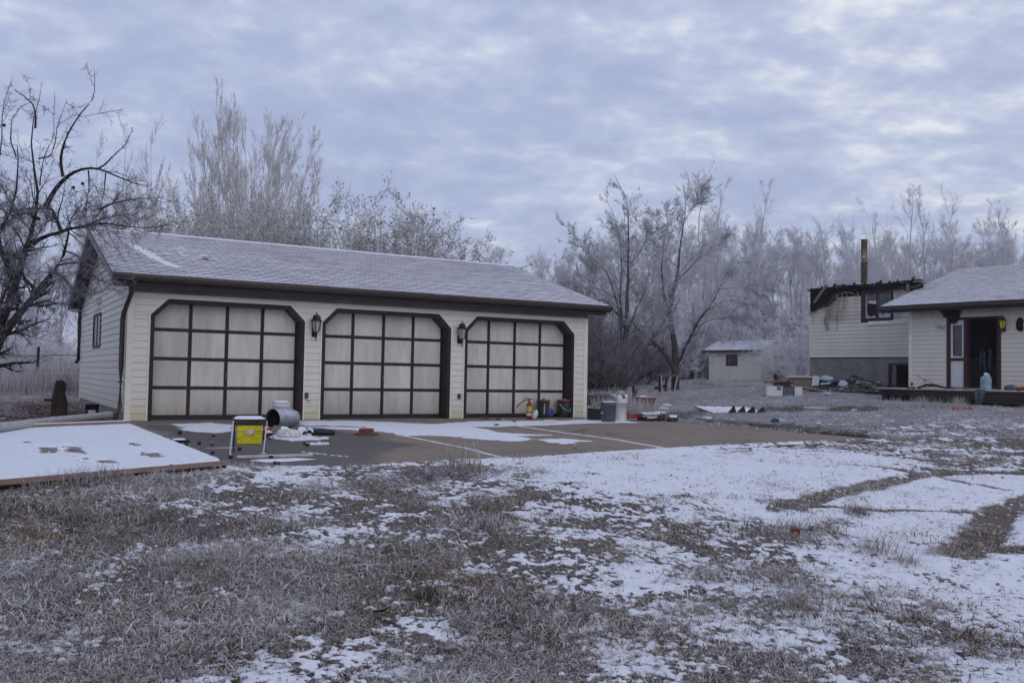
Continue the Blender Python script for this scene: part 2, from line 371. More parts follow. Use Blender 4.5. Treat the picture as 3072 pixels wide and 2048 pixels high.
# concrete slab in front of the garage (world rectangle) and its signed distance
SX0, SX1, SY0, SY1 = -0.9, 11.05, -9.05, -0.0
_edge = np.array([(-1.5, -9.10), (1.0, -9.15), (2.7, -9.05), (4.3, -8.6), (5.8, -8.25), (8.1, -7.9), (10.2, -7.72), (11.5, -7.7)])
def slab_inside(x, y):
    ye = np.interp(x, _edge[:, 0], _edge[:, 1])+.10*(fbm(x, y, 3.0, 11)-.5)
    xe = 11.16+.02*(y+7.5)
    return np.minimum(np.minimum(y-ye, xe-x+.14*(fbm(x, y, 2.5, 12)-.5)), np.minimum(x+.75, -y+8.5))
# snow cover, given at places of the photograph and carried onto the ground
_sn = [(60, 1500, .12), (250, 1520, .15), (500, 1500, .22), (700, 1440, .70), (850, 1430, .82), (1000, 1440, .80), (1150, 1430, .62), (1300, 1440, .45), (900, 1500, .42), (1050, 1500, .5), (1250, 1500, .55), (1350, 1520, .62), (1500, 1420, .82), (1500, 1500, .5), (1550, 1540, .62), (1700, 1400, 1), (1700, 1440, .85), (1900, 1430, .95), (1850, 1520, .7), (2050, 1400, 1), (2200, 1450, 1),
      (2350, 1400, 1), (2300, 1520, .85), (2600, 1400, .95), (2600, 1500, 1), (2800, 1500, 1), (2700, 1570, .95), (2950, 1480, .95), (3050, 1560, 1), (2850, 1350, .62), (3000, 1340, .58), (2700, 1320, .55), (2550, 1285, .25), (2700, 1240, .05), (2900, 1230, .05), (2400, 1240, .02), (2200, 1230, .0), (3000, 1240, .1), (2300, 1205, .0), (3000, 1290, .50), (2850, 1290, .55),
      (200, 1650, .2), (100, 1800, .28), (50, 1950, .62), (300, 1980, .52), (500, 1650, .2), (500, 1800, .22), (450, 1880, .42), (600, 2000, .56), (800, 1700, .26), (900, 1850, .48), (1100, 1600, .2), (1200, 1700, .18), (1100, 1800, .3), (1150, 1960, .55), (1350, 1880, .6), (1300, 2020, .5), (1400, 1600, .3), (1500, 1600, .35), (1600, 1680, .6), (1500, 1760, .4), (1600, 1830, .72), (1700, 1900, .6), (1800, 1640, .5), (1900, 1720, .8), (1950, 1800, .74), (1800, 2000, .62),
      (2050, 1620, .55), (2100, 1700, .5), (2200, 1760, .6), (2300, 1680, .6), (2250, 1850, .66), (2400, 1900, .7), (2150, 1980, .5), (2450, 1620, .75), (2600, 1680, .82), (2700, 1780, .9), (2500, 1780, .78), (2800, 1700, .92), (3000, 1750, .95), (2900, 1850, .84), (2700, 1900, .62), (2900, 1960, .6), (3050, 1950, .78), (2600, 2010, .52), (2350, 2020, .5),
      (2000, 1180, .0), (2400, 1190, .0), (2800, 1200, .0), (1600, 1180, .0), (100, 1220, .03), (100, 1180, .25), (100, 1150, .2), (900, 1140, .2)]
_sp = []
for a, b, s in _sn:
    p = gp(a, b)-CAM; d = p@FH; _sp.append((p@RH/d*3.2, math.log(max(d, 1)), s))
_sp = np.array(_sp)
_tracks = [([(2378, 1522), (2458, 1493), (2550, 1468), (2687, 1439), (2802, 1422), (2945, 1416), (3072, 1419)], .15, .9), ([(2447, 1522), (2630, 1528), (2859, 1532), (2962, 1536)], .07, 1),
           ([(3120, 1490), (3002, 1528), (2962, 1585), (2916, 1631), (2880, 1660)], .16, 1.0), ([(2538, 1393), (2716, 1410), (2880, 1412)], .08, .8), ([(2647, 1365), (2802, 1382), (3072, 1396)], .09, .8), ([(2700, 1412), (2888, 1448), (3019, 1470)], .08, .8), ([(2973, 1654), (3100, 1648)], .15, .7),
           ([(2280, 1383), (2400, 1392), (2520, 1405)], .05, .55), ([(2300, 1352), (2500, 1372)], .03, .5)]
_tr = []
for pl, w, st in _tracks:
    _tr.append((np.array([gp(*p)[:2] for p in pl]), w, st))
def track(x, y):
    o = np.zeros_like(x)
    for pl, w, st in _tr:
        m = (x > pl[:, 0].min()-1) & (x < pl[:, 0].max()+1) & (y > pl[:, 1].min()-1) & (y < pl[:, 1].max()+1)
        if not m.any(): continue
        xx, yy = x[m], y[m]; dm = np.full(xx.shape, 9.)
        for a, b in zip(pl[:-1], pl[1:]):
            ab = b-a; t = np.clip(((xx-a[0])*ab[0]+(yy-a[1])*ab[1])/(ab@ab), 0, 1); dm = np.minimum(dm, np.hypot(xx-a[0]-t*ab[0], yy-a[1]-t*ab[1]))
        v = np.clip(1.5-dm/w+ .9*(fbm(xx, yy, 9, 31)-.5), 0, 1)*st
        o[m] = np.maximum(o[m], v)
    return o
def snow_base(x, y):
    dx, dy = x-CX, y-CY; d = np.maximum(dx*FH[0]+dy*FH[1], 1.0); u = (dx*RH[0]+dy*RH[1])/d
    X = np.stack([u*3.2, np.log(d)], -1).reshape(-1, 2); out = np.zeros(len(X))
    for i in range(0, len(X), 40000):
        r2 = ((X[i:i+40000, None]-_sp[None, :, :2])**2).sum(-1)+.004; w = r2**-1.6; out[i:i+40000] = (w@_sp[:, 2])/w.sum(1)
    return out.reshape(x.shape)
def snow_mask(x, y):
    s = snow_base(x, y); s = np.where(s < .93, s+.10*np.clip(1-s/.4, 0, 1)*(s > .08)-.08-.17*np.clip(1-np.abs(s-.68)/.3, 0, 1), s); n = .34*fbm(x, y, 3.0, 3, 5)+.33*fbm(x, y, 12, 5, 4)+.33*fbm(x, y, 40, 8, 2)
    m = np.clip((s*.62+.20-(1-n)*1.0+.12)/.05+.5, 0, 1)
    m = np.clip((n-(0.69-.42*s))/.11+.5, 0, 1)
    m = np.where(s > .93, np.maximum(m, np.clip((s-.93)*25, 0, 1)*(n > .30)), m)
    tr = track(x, y); m = m*(1-np.clip(tr*1.5-.25, 0, 1)*(fbm(x, y, 22, 17) > .30))
    return m

# ------------------------------------------------------------------ ground sheet
def ground_mats():
    m = bpy.data.materials.new('frozen_ground'); m.use_nodes = True; t = m.node_tree; b = t.nodes['Principled BSDF']; b.inputs['Roughness'].default_value = .85; b.inputs['Specular IOR Level'].default_value = .15
    geo = N(t, 'ShaderNodeNewGeometry'); p = geo.outputs['Position']
    a = N(t, 'ShaderNodeAttribute', attribute_name='snow').outputs['Fac']; tr = N(t, 'ShaderNodeAttribute', attribute_name='track').outputs['Fac']
    litter = N(t, 'ShaderNodeAttribute', attribute_name='litter').outputs['Fac']
    n1 = noise(t, p, 1.1, 5, .6); n2 = noise(t, p, 9, 6, .7); n3 = noise(t, p, 45, 5, .75); n4 = noise(t, p, 140, 3, .7)
    soil = ramp(t, n2, [(.35, (.040, .030, .025)), (.5, (.095, .070, .055)), (.68, (.16, .13, .105))])
    soil = mixc(t, ramp(t, n3, [(.48, 0.0), (.62, .65)]), soil, (.34, .34, .36))
    soil = mixc(t, ramp(t, n1, [(.40, 0.0), (.62, .35)]), soil, (.10, .085, .045))
    gravel = ramp(t, n3, [(.35, (.10, .078, .062)), (.65, (.21, .175, .15))])
    soil = mixc(t, tr, soil, gravel)
    soil = mixc(t, litter, soil, ramp(t, n3, [(.38, (.035, .018, .014)), (.55, (.10, .04, .026)), (.68, (.14, .085, .06))]))
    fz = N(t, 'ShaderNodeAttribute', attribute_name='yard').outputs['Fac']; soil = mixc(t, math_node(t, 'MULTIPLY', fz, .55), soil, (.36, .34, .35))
    snow = ramp(t, n2, [(.3, (.68, .69, .74)), (.6, (.77, .78, .82))])
    f = math_node(t, 'ADD', a, math_node(t, 'MULTIPLY', math_node(t, 'SUBTRACT', n4, .5), 1.1))
    f = ramp(t, f, [(.36, 0.0), (.60, 1.0)])
    t.links.new(mixc(t, f, soil, snow), b.inputs['Base Color'])
    bn = N(t, 'ShaderNodeBump'); bn.inputs['Distance'].default_value = .03; bn.inputs['Strength'].default_value = .55
    t.links.new(mixc(t, f, n3, math_node(t, 'MULTIPLY_ADD', n3, .25, .7)), bn.inputs['Height']); t.links.new(bn.outputs[0], b.inputs['Normal'])
    return m
M['ground'] = ground_mats()
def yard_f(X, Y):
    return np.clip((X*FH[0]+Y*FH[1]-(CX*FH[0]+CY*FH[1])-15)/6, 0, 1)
def litter_f(X, Y):
    a = np.clip(1.6-np.hypot((X+2.8)/2.6, (Y-.3)/2.4)+.8*(fbm(X, Y, 3, 44)-.5), 0, 1)
    return np.maximum(a, np.clip(1.5-np.hypot((X+.9)/1.1, (Y-3.5)/5.5)+.8*(fbm(X, Y, 3, 45)-.5), 0, 1))
def make_ground():
    inv = np.concatenate([np.linspace(1/1.2, 1/3.2, 14, endpoint=False), np.linspace(1/3.2, 1/60, 500, endpoint=False), np.linspace(1/60, 1/900, 24)])
    dist = 1/inv
    ang = np.concatenate([np.linspace(-180, -46, 20, endpoint=False), np.linspace(-46, 46, 590), np.linspace(46, 180, 20)[1:]])
    A, D = np.meshgrid(np.radians(ang)+YAW, dist)       # rows: distance
    X = CX+np.sin(A)*D; Y = CY+np.cos(A)*D
    Z = gz(X, Y)
    fine = np.clip((30-D)/15, 0, 1)
    Z += (.05*(fbm(X, Y, .9, 21)-.5)+.035*(fbm(X, Y, 4, 22)-.5))*np.clip(D/6, .3, 1)*np.clip((200-D)/100, 0, 1)
    sn = np.zeros_like(X); v = (D < 70) & (D > 2.5) & (np.abs((A-YAW)) < R(47)); sn[v] = snow_mask(X[v], Y[v])
    tr = np.zeros_like(X); tr[v] = track(X[v], Y[v])
    Z += fine*(.016*sn*np.clip(1.2-tr, 0, 1)+.012*(1-sn)*(fbm(X, Y, 22, 23)-.5)-.02*tr)
    ins = slab_inside(X, Y)
    k = np.clip((ins+.02)/.10, 0, 1); lip = np.exp(-((ins+.10)/.12)**2)*.02
    Z = np.where(ins > -.4, np.maximum(Z, .012)+lip*(.4+fbm(X, Y, 6, 9)), Z) if False else Z
    near = (ins > -.5); Zl = np.maximum(Z, .006+.018*sn+.01*(fbm(X, Y, 14, 40)-.3)); wgt = np.clip((ins+.5)/.4, 0, 1)
    Z = np.where(near, Z*(1-wgt)+Zl*wgt, Z)
    Z = np.where(k > 0, Z*(1-k)+(-.10)*k, Z)
    # brown leaf litter left of the garage
    lit = litter_f(X, Y)
    nr, nc = X.shape; vs = np.stack([X, Y, Z], -1).reshape(-1, 3)
    idx = np.arange(nr*nc).reshape(nr, nc)
    q = np.stack([idx[:-1, :-1], idx[:-1, 1:], idx[1:, 1:], idx[1:, :-1]], -1).reshape(-1, 4)[:, ::-1]
    # close the small hole at the middle
    c = len(vs); vs = np.vstack([vs, [[CX, CY, g1(CX, CY)]]]); first = idx[0]
    tri = np.stack([first[:-1], first[1:], np.full(nc-1, c)], -1)
    app = lambda a: np.append(a.ravel(), 0)
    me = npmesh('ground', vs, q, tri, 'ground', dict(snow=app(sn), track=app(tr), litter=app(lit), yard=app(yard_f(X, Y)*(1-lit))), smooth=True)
    o = npobj('ground', me); setp(o, kind='structure'); return o
make_ground()

# ------------------------------------------------------------------ concrete slab
def concrete():
    m = bpy.data.materials.new('slab_concrete'); m.use_nodes = True; t = m.node_tree; b = t.nodes['Principled BSDF']
    geo = N(t, 'ShaderNodeNewGeometry'); p = geo.outputs['Position']
    n1 = noise(t, p, .8, 5, .6); n2 = noise(t, p, 5, 6, .65); n3 = noise(t, p, 60, 4, .7)
    col = ramp(t, n2, [(.3, (.215, .172, .132)), (.7, (.270, .220, .172))])
    col = mixc(t, ramp(t, n3, [(.55, 0.0), (.72, .35)]), col, (.14, .115, .10))
    col = mixc(t, ramp(t, n1, [(.42, 0.0), (.62, .5)]), col, (.17, .14, .115))
    vo = N(t, 'ShaderNodeTexVoronoi', feature='DISTANCE_TO_EDGE'); vo.inputs['Scale'].default_value = .42
    dn = N(t, 'ShaderNodeTexNoise'); dn.inputs['Scale'].default_value = 3.0; dn.inputs['Detail'].default_value = 5; t.links.new(p, dn.inputs['Vector']); va = N(t, 'ShaderNodeVectorMath', operation='MULTIPLY_ADD'); t.links.new(dn.outputs['Color'], va.inputs[0]); va.inputs[1].default_value = (.35, .35, .35); t.links.new(p, va.inputs[2]); t.links.new(va.outputs[0], vo.inputs['Vector'])
    crk = math_node(t, 'MULTIPLY', ramp(t, vo.outputs['Distance'], [(0.0, 1.0), (.012, 0.0)]), ramp(t, n1, [(.5, 0.0), (.56, .8)])); col = mixc(t, crk, col, (.05, .042, .036))
    blot = noise(t, p, 2.6, 6, .7); col = mixc(t, ramp(t, blot, [(.58, 0.0), (.70, .55)]), col, (.10, .085, .072))
    wet = N(t, 'ShaderNodeAttribute', attribute_name='wet').outputs['Fac']; sn = N(t, 'ShaderNodeAttribute', attribute_name='snow').outputs['Fac']
    w = ramp(t, math_node(t, 'ADD', wet, math_node(t, 'MULTIPLY', math_node(t, 'SUBTRACT', n1, .5), .9)), [(.35, 0.0), (.6, 1.0)])
    col = mixc(t, math_node(t, 'MULTIPLY', w, .85), col, (.075, .066, .064))
    snow = ramp(t, n2, [(.3, (.68, .69, .74)), (.6, (.76, .77, .81))])
    f = math_node(t, 'ADD', sn, math_node(t, 'MULTIPLY', math_node(t, 'SUBTRACT', n3, .5), 1.3)); f = ramp(t, f, [(.34, 0.0), (.66, 1.0)])
    t.links.new(mixc(t, f, col, snow), b.inputs['Base Color'])
    t.links.new(math_node(t, 'MULTIPLY_ADD', w, -.30, .85), b.inputs['Roughness']); b.inputs['Specular IOR Level'].default_value = .2
    bn = N(t, 'ShaderNodeBump'); bn.inputs['Distance'].default_value = .008; bn.inputs['Strength'].default_value = .4
    t.links.new(mixc(t, f, n3, 1.0), bn.inputs['Height']); t.links.new(bn.outputs[0], b.inputs['Normal'])
    return m
M['concrete'] = concrete()
def poly_in(x, y, P):
    ins = np.zeros(x.shape, bool); n = len(P)
    for i in range(n):
        (x1, y1), (x2, y2) = P[i], P[(i+1) % n]
        c = ((y1 > y) != (y2 > y)) & (x < (x2-x1)*(y-y1)/(y2-y1+1e-12)+x1); ins ^= c
    return ins
def seg_d(x, y, P):
    dm = np.full(x.shape, 99.)
    for (a, b), (c, d) in zip(P[:-1], P[1:]):
        l = (c-a)**2+(d-b)**2; t = np.clip(((x-a)*(c-a)+(y-b)*(d-b))/l, 0, 1); dm = np.minimum(dm, np.hypot(x-a-t*(c-a), y-b-t*(d-b)))
    return dm
def make_slab():
    xs = np.arange(SX0, SX1+.01, .045); ys = np.arange(SY0-.6, SY1+.25, .045); X, Y = np.meshgrid(xs, ys)
    G2 = lambda l: [tuple(onz(*p)[:2]) for p in l]
    # snow drifts left on the slab (outlines)
    big = G2([(905, 1262), (1060, 1262), (1200, 1268), (1300, 1272), (1420, 1264), (1560, 1262), (1700, 1262), (1760, 1257), (1860, 1262), (1930, 1268), (1760, 1270), (1640, 1276), (1480, 1281), (1430, 1281), (1470, 1292), (1500, 1297), (1640, 1305), (1560, 1308), (1590, 1318), (1540, 1324), (1440, 1319), (1330, 1307), (1210, 1307), (1190, 1300), (1110, 1292), (1000, 1287), (930, 1281), (900, 1272)])
    small = G2([(1610, 1318), (1700, 1317), (1780, 1324), (1720, 1327), (1700, 1331), (1650, 1327)])
    left = G2([(505, 1272), (640, 1268), (690, 1275), (700, 1295), (640, 1300), (560, 1292), (540, 1280)])
    left2 = G2([(820, 1293), (960, 1312), (995, 1310), (960, 1320), (880, 1322), (800, 1314)])
    shp = np.zeros(X.shape)
    for P in (big, small, left, left2):
        i = poly_in(X, Y, P); d = seg_d(X, Y, P+[P[0]]); sd = np.where(i, d, -d); shp = np.maximum(shp, np.clip(sd/.36+.5, 0, 1))
    n = .5*fbm(X, Y*1.6, 2.2, 51, 5)+.5*fbm(X, Y, 12, 52, 3)
    sn = np.clip((shp*.9+n*1.3-.98)/.22+.0, 0, 1)*(shp > .02)
    # joints filled with snow
    jn = np.zeros(X.shape)
    for P, w in ((G2([(1190, 1303), (1300, 1325), (1400, 1345), (1500, 1372)]), .035), (G2([(1560, 1279), (1700, 1299), (1850, 1319), (1985, 1343)]), .045), (G2([(905, 1356), (985, 1365), (1042, 1371)]), .03), (G2([(620, 1345), (700, 1343)]), .03)):
        jn = np.maximum(jn, np.clip((w-seg_d(X, Y, P))/.03+.2+.9*(fbm(X, Y, 5, 61)-.42), 0, 1))
    sn = np.maximum(sn, jn)
    wetP = G2([(420, 1275), (900, 1280), (1080, 1300), (1220, 1330), (1180, 1350), (1100, 1400), (600, 1430), (560, 1320)])
    d = seg_d(X, Y, wetP+[wetP[0]]); wet = np.clip(np.where(poly_in(X, Y, wetP), d, -d)/.9+.5, 0, 1)
    Z = 0*X+.010*sn+.006*(fbm(X, Y, .7, 63)-.5)
    nr, nc = X.shape; top = np.stack([X, Y, Z], -1).reshape(-1, 3); idx = np.arange(nr*nc).reshape(nr, nc)
    q = np.stack([idx[:-1, :-1], idx[:-1, 1:], idx[1:, 1:], idx[1:, :-1]], -1).reshape(-1, 4); q = [q[(slab_inside(X, Y).ravel()[q] > -.42).all(1) | (Y.ravel()[q] > -6).all(1)]]
    ring = np.concatenate([idx[80:, -1], idx[-1, -2::-1], idx[-2:80:-1, 0]])
    low = top[ring].copy(); low[:, 2] = -.14; b0 = len(top); vs = np.vstack([top, low]); k = np.arange(len(ring)); k = k[:-1]; k2 = k+1
    q.append(np.stack([ring[k], b0+k, b0+k2, ring[k2]], -1)); q = np.vstack(q)
    pad = lambda a: np.append(a.ravel(), np.zeros(len(low)))
    me = npmesh('concrete_slab', vs, q, np.zeros((0, 3), int), 'concrete', dict(snow=pad(sn), wet=pad(wet)), smooth=False)
    setp(npobj('concrete_slab', me), kind='structure')
make_slab()

# ------------------------------------------------------------------ garage
W, DEP, CH = 10.22, 8.9, .1335
DOORS = [(.39, 3.29), (3.675, 6.575), (6.94, 9.84)]
HD, CW, CHH = 2.265, .313, .318
SOF = 2.47
gar = thing('garage', 'long cream sided three door garage with brown trim and frosted shingle roof', 'garage', (0, 0, 0))
def board(mb, x0b, x1b, x0t, x1t, z0, z1, lap=.016, gap=.006, mi=0):
    """one course of lap siding on the plane y=0 facing -y"""
    z0g = z0+gap
    vs = [(x0b, -lap, z0g), (x1b, -lap, z0g), (x1t, -.004, z1), (x0t, -.004, z1), (x0b, .004, z0g), (x1b, .004, z0g), (x1t, .004, z1), (x0t, .004, z1)]
    return mb.add(vs, [(0, 1, 2, 3), (4, 7, 6, 5), (0, 4, 5, 1), (3, 2, 6, 7), (0, 3, 7, 4), (1, 5, 6, 2)], mi)
def siding_wall(parent, Mx, courses, m, wallname='siding_board'):
    for (x0b, x1b, x0t, x1t, z0, z1) in courses:
        if max(x1b-x0b, x1t-x0t) < .02: continue
        board(MB(Mx), x0b, x1b, x0t, x1t, z0, z1).build(wallname, m, parent)
def door_edge(z):          # inset of the door opening at this height (None above it)
    if z <= HD-CHH: return 0.0
    if z <= HD+1e-6: return CW*(z-(HD-CHH))/CHH
    return None
cuts = sorted(set([0.0]+[round(.0+k*CH, 4) for k in range(1, 19)]+[SOF]+[HD-CHH, HD+.001]))
zs = [z for z in cuts if z <= SOF+1e-6]
clean = [zs[0]]
for z in zs[1:]:
    if z-clean[-1] < .03 and z not in (HD+.001, SOF, HD-CHH): continue
    clean.append(z)
courses = []; TR = .035
for z0, z1 in zip(clean[:-1], clean[1:]):
    if z0 >= HD:
        courses.append((.085, 5.2, .085, 5.2, z0, z1)); courses.append((5.204, W-.085, 5.204, W-.085, z0, z1)); continue
    e0, e1 = door_edge(z0), door_edge(min(z1, HD))
    xs0 = [.085]+[v for l, r in DOORS for v in (l+e0-TR, r-e0+TR)]+[W-.085]
    xs1 = [.085]+[v for l, r in DOORS for v in (l+e1-TR, r-e1+TR)]+[W-.085]
    for i in range(4): courses.append((xs0[2*i], xs0[2*i+1], xs1[2*i], xs1[2*i+1], z0, z1))
siding_wall(gar, Matrix.Identity(4), courses, 'siding')
# the wall body behind the siding, with the three openings
mb = MB()
def octo(l, r, h, cw, ch, z0=-.02): return [(l, z0), (l, h-ch), (l+cw, h), (r-cw, h), (r, h-ch), (r, z0)]
def wall_with_doors(mb, y0, y1, top):
    xsL = [0.0]; 
    for l, r in DOORS: xsL += [l, r]
    xsL.append(W)
    for i in range(0, len(xsL), 2): mb.box(xsL[i], y0, -.05, xsL[i+1], y1, top)
    for l, r in DOORS:
        mb.prism([(l, HD-CHH), (l+CW, HD), (r-CW, HD), (r, HD-CHH), (r, top), (l, top)], y0, y1)
wall_with_doors(mb, .006, .16, SOF+.15)
mb.build('wall', 'trim_cream', gar, label='cream framed front wall behind the siding')
mb = MB(); mb.box(.003, DEP-.15, 0, W-.003, DEP, SOF+.1); mb.box(W-.15, .163, 0, W, DEP-.15, SOF+.1)
mb.prism([(.163, 0), (DEP-.15, 0), (DEP-.15, SOF+.15), (DEP/2, 3.85), (.163, SOF+.15)], .006, .15, 'x')
mb.prism([(.163, SOF+.1), (DEP-.15, SOF+.1), (DEP/2, 3.85)], W-.15, W, 'x')
mb.build('wall', 'trim_cream', gar)
MB().box(.02, .30, -.05, W-.15, .34, SOF).box(.15, .34, SOF-.02, W-.15, DEP-.15, SOF).build('inner_wall', 'soot_and_shade', gar) if False else None
mb = MB(); mb.box(-.006, .0, -.12, 0.004, DEP+.0, .16); mb.box(.004, DEP-.2, -.2, W, DEP-.01, .16)
mb.build('foundation', 'concrete_wall', gar)
# side wall siding (faces -x): local x runs along -y so that the board faces -x
Ms = Matrix(((0, 1, 0, 0), (-1, 0, 0, 0), (0, 0, 1, 0), (0, 0, 0, 1)))   # local (x,y,z) -> world (y, -x, z): plane local y=0 faces world -x
RZ, RS = 4.11, (4.11-2.67)/(DEP/2+.36)
def roof_z(y): return 2.67+RS*((y+.36) if y < DEP/2 else (DEP+.36-y))
WY0, WY1, WZ0, WZ1 = 4.33, 5.85, 1.43, 2.22
sc = []; z = .17; zz = [z]
while z < 3.85: z += CH; zz.append(z)
def xspan(z):
    if z <= SOF+.02: return -DEP+.08, -.085
    dy = (z+.11-2.67)/RS-.36
    return -(DEP-dy), -dy
for z0, z1 in zip(zz[:-1], zz[1:]):
    a0, b0 = xspan(z0); a1, b1 = xspan(z1)
    if b1-a1 < .1: break
    if z0 < SOF+.02 <= z1: a1, b1 = xspan(z1); a0, b0 = (-DEP+.08, -.085); a0, b0 = max(a0, a1-.3), min(b0, b1+.3)
    if z1 > WZ0-.02 and z0 < WZ1+.02:
        sc.append((a0, -WY1-.03, a1, -WY1-.03, z0, z1)); sc.append((-WY0+.03, b0, -WY0+.03, b1, z0, z1))
    else: sc.append((a0, b0, a1, b1, z0, z1))
siding_wall(gar, Ms, sc, 'siding')
# corner posts
mb = MB(); mb.box(-.022, -.022, .0, .085, .0055, SOF); mb.box(-.022, .0055, .0, .0, .085, SOF); mb.build('corner_trim', 'trim_cream', gar)
mb = MB(); mb.box(W-.085, -.022, 0, W+.022, .0055, SOF); mb.box(W+.002, .0055, 0, W+.022, .085, SOF); mb.build('corner_trim', 'trim_cream', gar)
MB().box(-.022, DEP-.085, .1, .0, DEP+.02, SOF).build('corner_trim', 'trim_cream', gar)
# window in the side wall
wf = MB(); T = .05
wf.box(-.03, WY0, WZ0, .004, WY1, WZ0+T).box(-.03, WY0, WZ1-T, .004, WY1, WZ1).box(-.03, WY0, WZ0+T, .004, WY0+T, WZ1-T).box(-.03, WY1-T, WZ0+T, .004, WY1, WZ1-T).box(-.022, (WY0+WY1)/2-.02, WZ0+T, .002, (WY0+WY1)/2+.02, WZ1-T)
wo = wf.build('window', 'brown_dark', gar, label='dark framed sliding window in the garage end wall')
MB().box(-.008, WY0+T, WZ0+T, .001, (WY0+WY1)/2-.02, WZ1-T).build('pane', 'glass_grey', wo)
MB().box(-.006, (WY0+WY1)/2+.02, WZ0+T, .003, WY1-T, WZ1-T).build('pane', 'glass_grey', wo)
# doors
for di, (l, r) in enumerate(DOORS):
    fr = MB()
    def ringp(l, r, h, cw, ch, t):
        k = math.tan(R(22.5))*t
        o = [(l, 0), (l, h-ch), (l+cw, h), (r-cw, h), (r, h-ch), (r, 0)]
        i = [(l+t, 0), (l+t, h-ch-k+.0), (l+cw+k, h-t), (r-cw-k, h-t), (r-t, h-ch-k), (r-t, 0)]
        return o, i
    o, i = ringp(l-.012, r+.012, HD+.012, CW, CHH, .075)
    for a in range(5):
        fr.prism([o[a], o[a+1], i[a+1], i[a]], -.018, .30)
    fo = fr.build('door_frame', 'brown_dark', gar)
    jt = MB(); o2, i2 = ringp(l-.042, r+.042, HD+.042, CW, CHH, .030)
    for a in range(5): jt.prism([o2[a], o2[a+1], i2[a+1], i2[a]], -.026, .004)
    jt.build('door_trim', 'trim_cream', gar)
    gd = MB().box(l+.0, .305, .0, r-.0, .34, HD+.1).build('garage_door', 'brown_dark', gar, label=('%s wide garage door, white panels in a dark brown grid' % ['left', 'middle', 'right'][di]))
    gx = [l+.07+.69*k for k in range(5)]; gzv = [.075, .61, 1.16, 1.71, 2.24]
    for c in range(4):
        for rr in range(4):
            x0, x1, z0, z1 = gx[c]+.03, gx[c+1]-.03, gzv[rr]+.027, gzv[rr+1]-.027
            if c == 0: x0 -= .02
            if c == 3: x1 += .01
            if rr == 0: z0 -= .015
            yj = random.uniform(0, .003)
            b = .012
            pm = MB(); pm.add([(x0, .304, z0), (x1, .304, z0), (x1, .304, z1), (x0, .304, z1), (x0+b, .292+yj, z0+b), (x1-b, .292+yj, z0+b), (x1-b, .292+yj, z1-b), (x0+b, .292+yj, z1-b)],
                    [(4, 5, 6, 7), (0, 1, 5, 4), (1, 2, 6, 5), (2, 3, 7, 6), (3, 0, 4, 7)])
            pm.build('door_panel', 'door_panel', gd)
    for k in range(1, 4): MB().box(gx[k]-.030, .286, .07, gx[k]+.030, .3045, 2.2).build('stile', 'brown_dark', gd)
    for k in range(1, 4): MB().box(gx[0]-.02, .281, gzv[k]-.027, gx[4]+.02, .304, gzv[k]+.027).build('rail', 'brown_dark', gd)
    MB().box(gx[0]-.03, .262, .0, gx[4]+.03, .300, .075).build('weather_strip', 'blackm', gd)
    hz = .86
    hm = MB(); hm.box(gx[2]-.012, .262, hz-.07, gx[2]+.012, .29, hz+.07); hm.lathe([(.0, -.02), (.016, -.018), (.016, .006)], 8, T=Matrix.Translation((gx[2], .262, hz+.075)) @ Matrix.Rotation(R(90), 4, 'X')); hm.build('handle', 'grey_pl', gd)
# soffit, fascia and gutter
MB().box(-.30, -.34, SOF, W+.38, -.002, SOF+.02).box(-.30, DEP+.002, SOF, W+.38, DEP+.34, SOF+.02).build('soffit', 'soffit', gar)
mb = MB(); mb.box(-.012, -.045, SOF-.10, W+.012, -.024, SOF-.002); mb.build('frieze_board', 'soffit', gar)
EX0, EX1 = -.33, W+.41
mb = MB(); mb.box(EX0+.03, -.352, SOF-.035, EX1-.10, -.334, 2.63); mb.build('fascia', 'brown_dark', gar)
gpf = [(-.36, 2.66), (-.36, 2.555), (-.385, 2.54), (-.435, 2.54), (-.465, 2.575), (-.475, 2.62), (-.468, 2.66), (-.455, 2.66), (-.45, 2.60), (-.43, 2.556), (-.375, 2.558), (-.372, 2.66)]
MB().prism(gpf, EX0-.01, EX1+.01, 'x').build('gutter', 'brown', gar)
MB().prism([(2*DEP/2-y, z) for y, z in gpf], EX0, EX1, 'x').build('gutter', 'brown', gar)
# barge boards on both ends
for X0, X1 in ((EX0-.015, EX0+.02), (EX1-.02, EX1+.015)):
    mb = MB()
    for sgn in (0, 1):
        pts = [(-.36, 2.65), (DEP/2, RZ-.02), (DEP/2, RZ-.19), (-.36, 2.50)]
        if sgn: pts = [(DEP-y, z) for y, z in pts]
        mb.prism(pts, X0, X1, 'x')
    mb.build('barge_board', 'brown', gar)
# dark open eave under the left rake
mb = MB()
for sgn in (0, 1):
    pts = [(-.33, 2.60), (DEP/2-.001, RZ-.06), (DEP/2-.001, RZ-.12), (-.33, 2.53)]
    if sgn: pts = [(DEP-y, z) for y, z in pts]
    mb.prism(pts, EX0+.022, -.03, 'x')
mb.build('rake_soffit', 'brown_dark', gar)
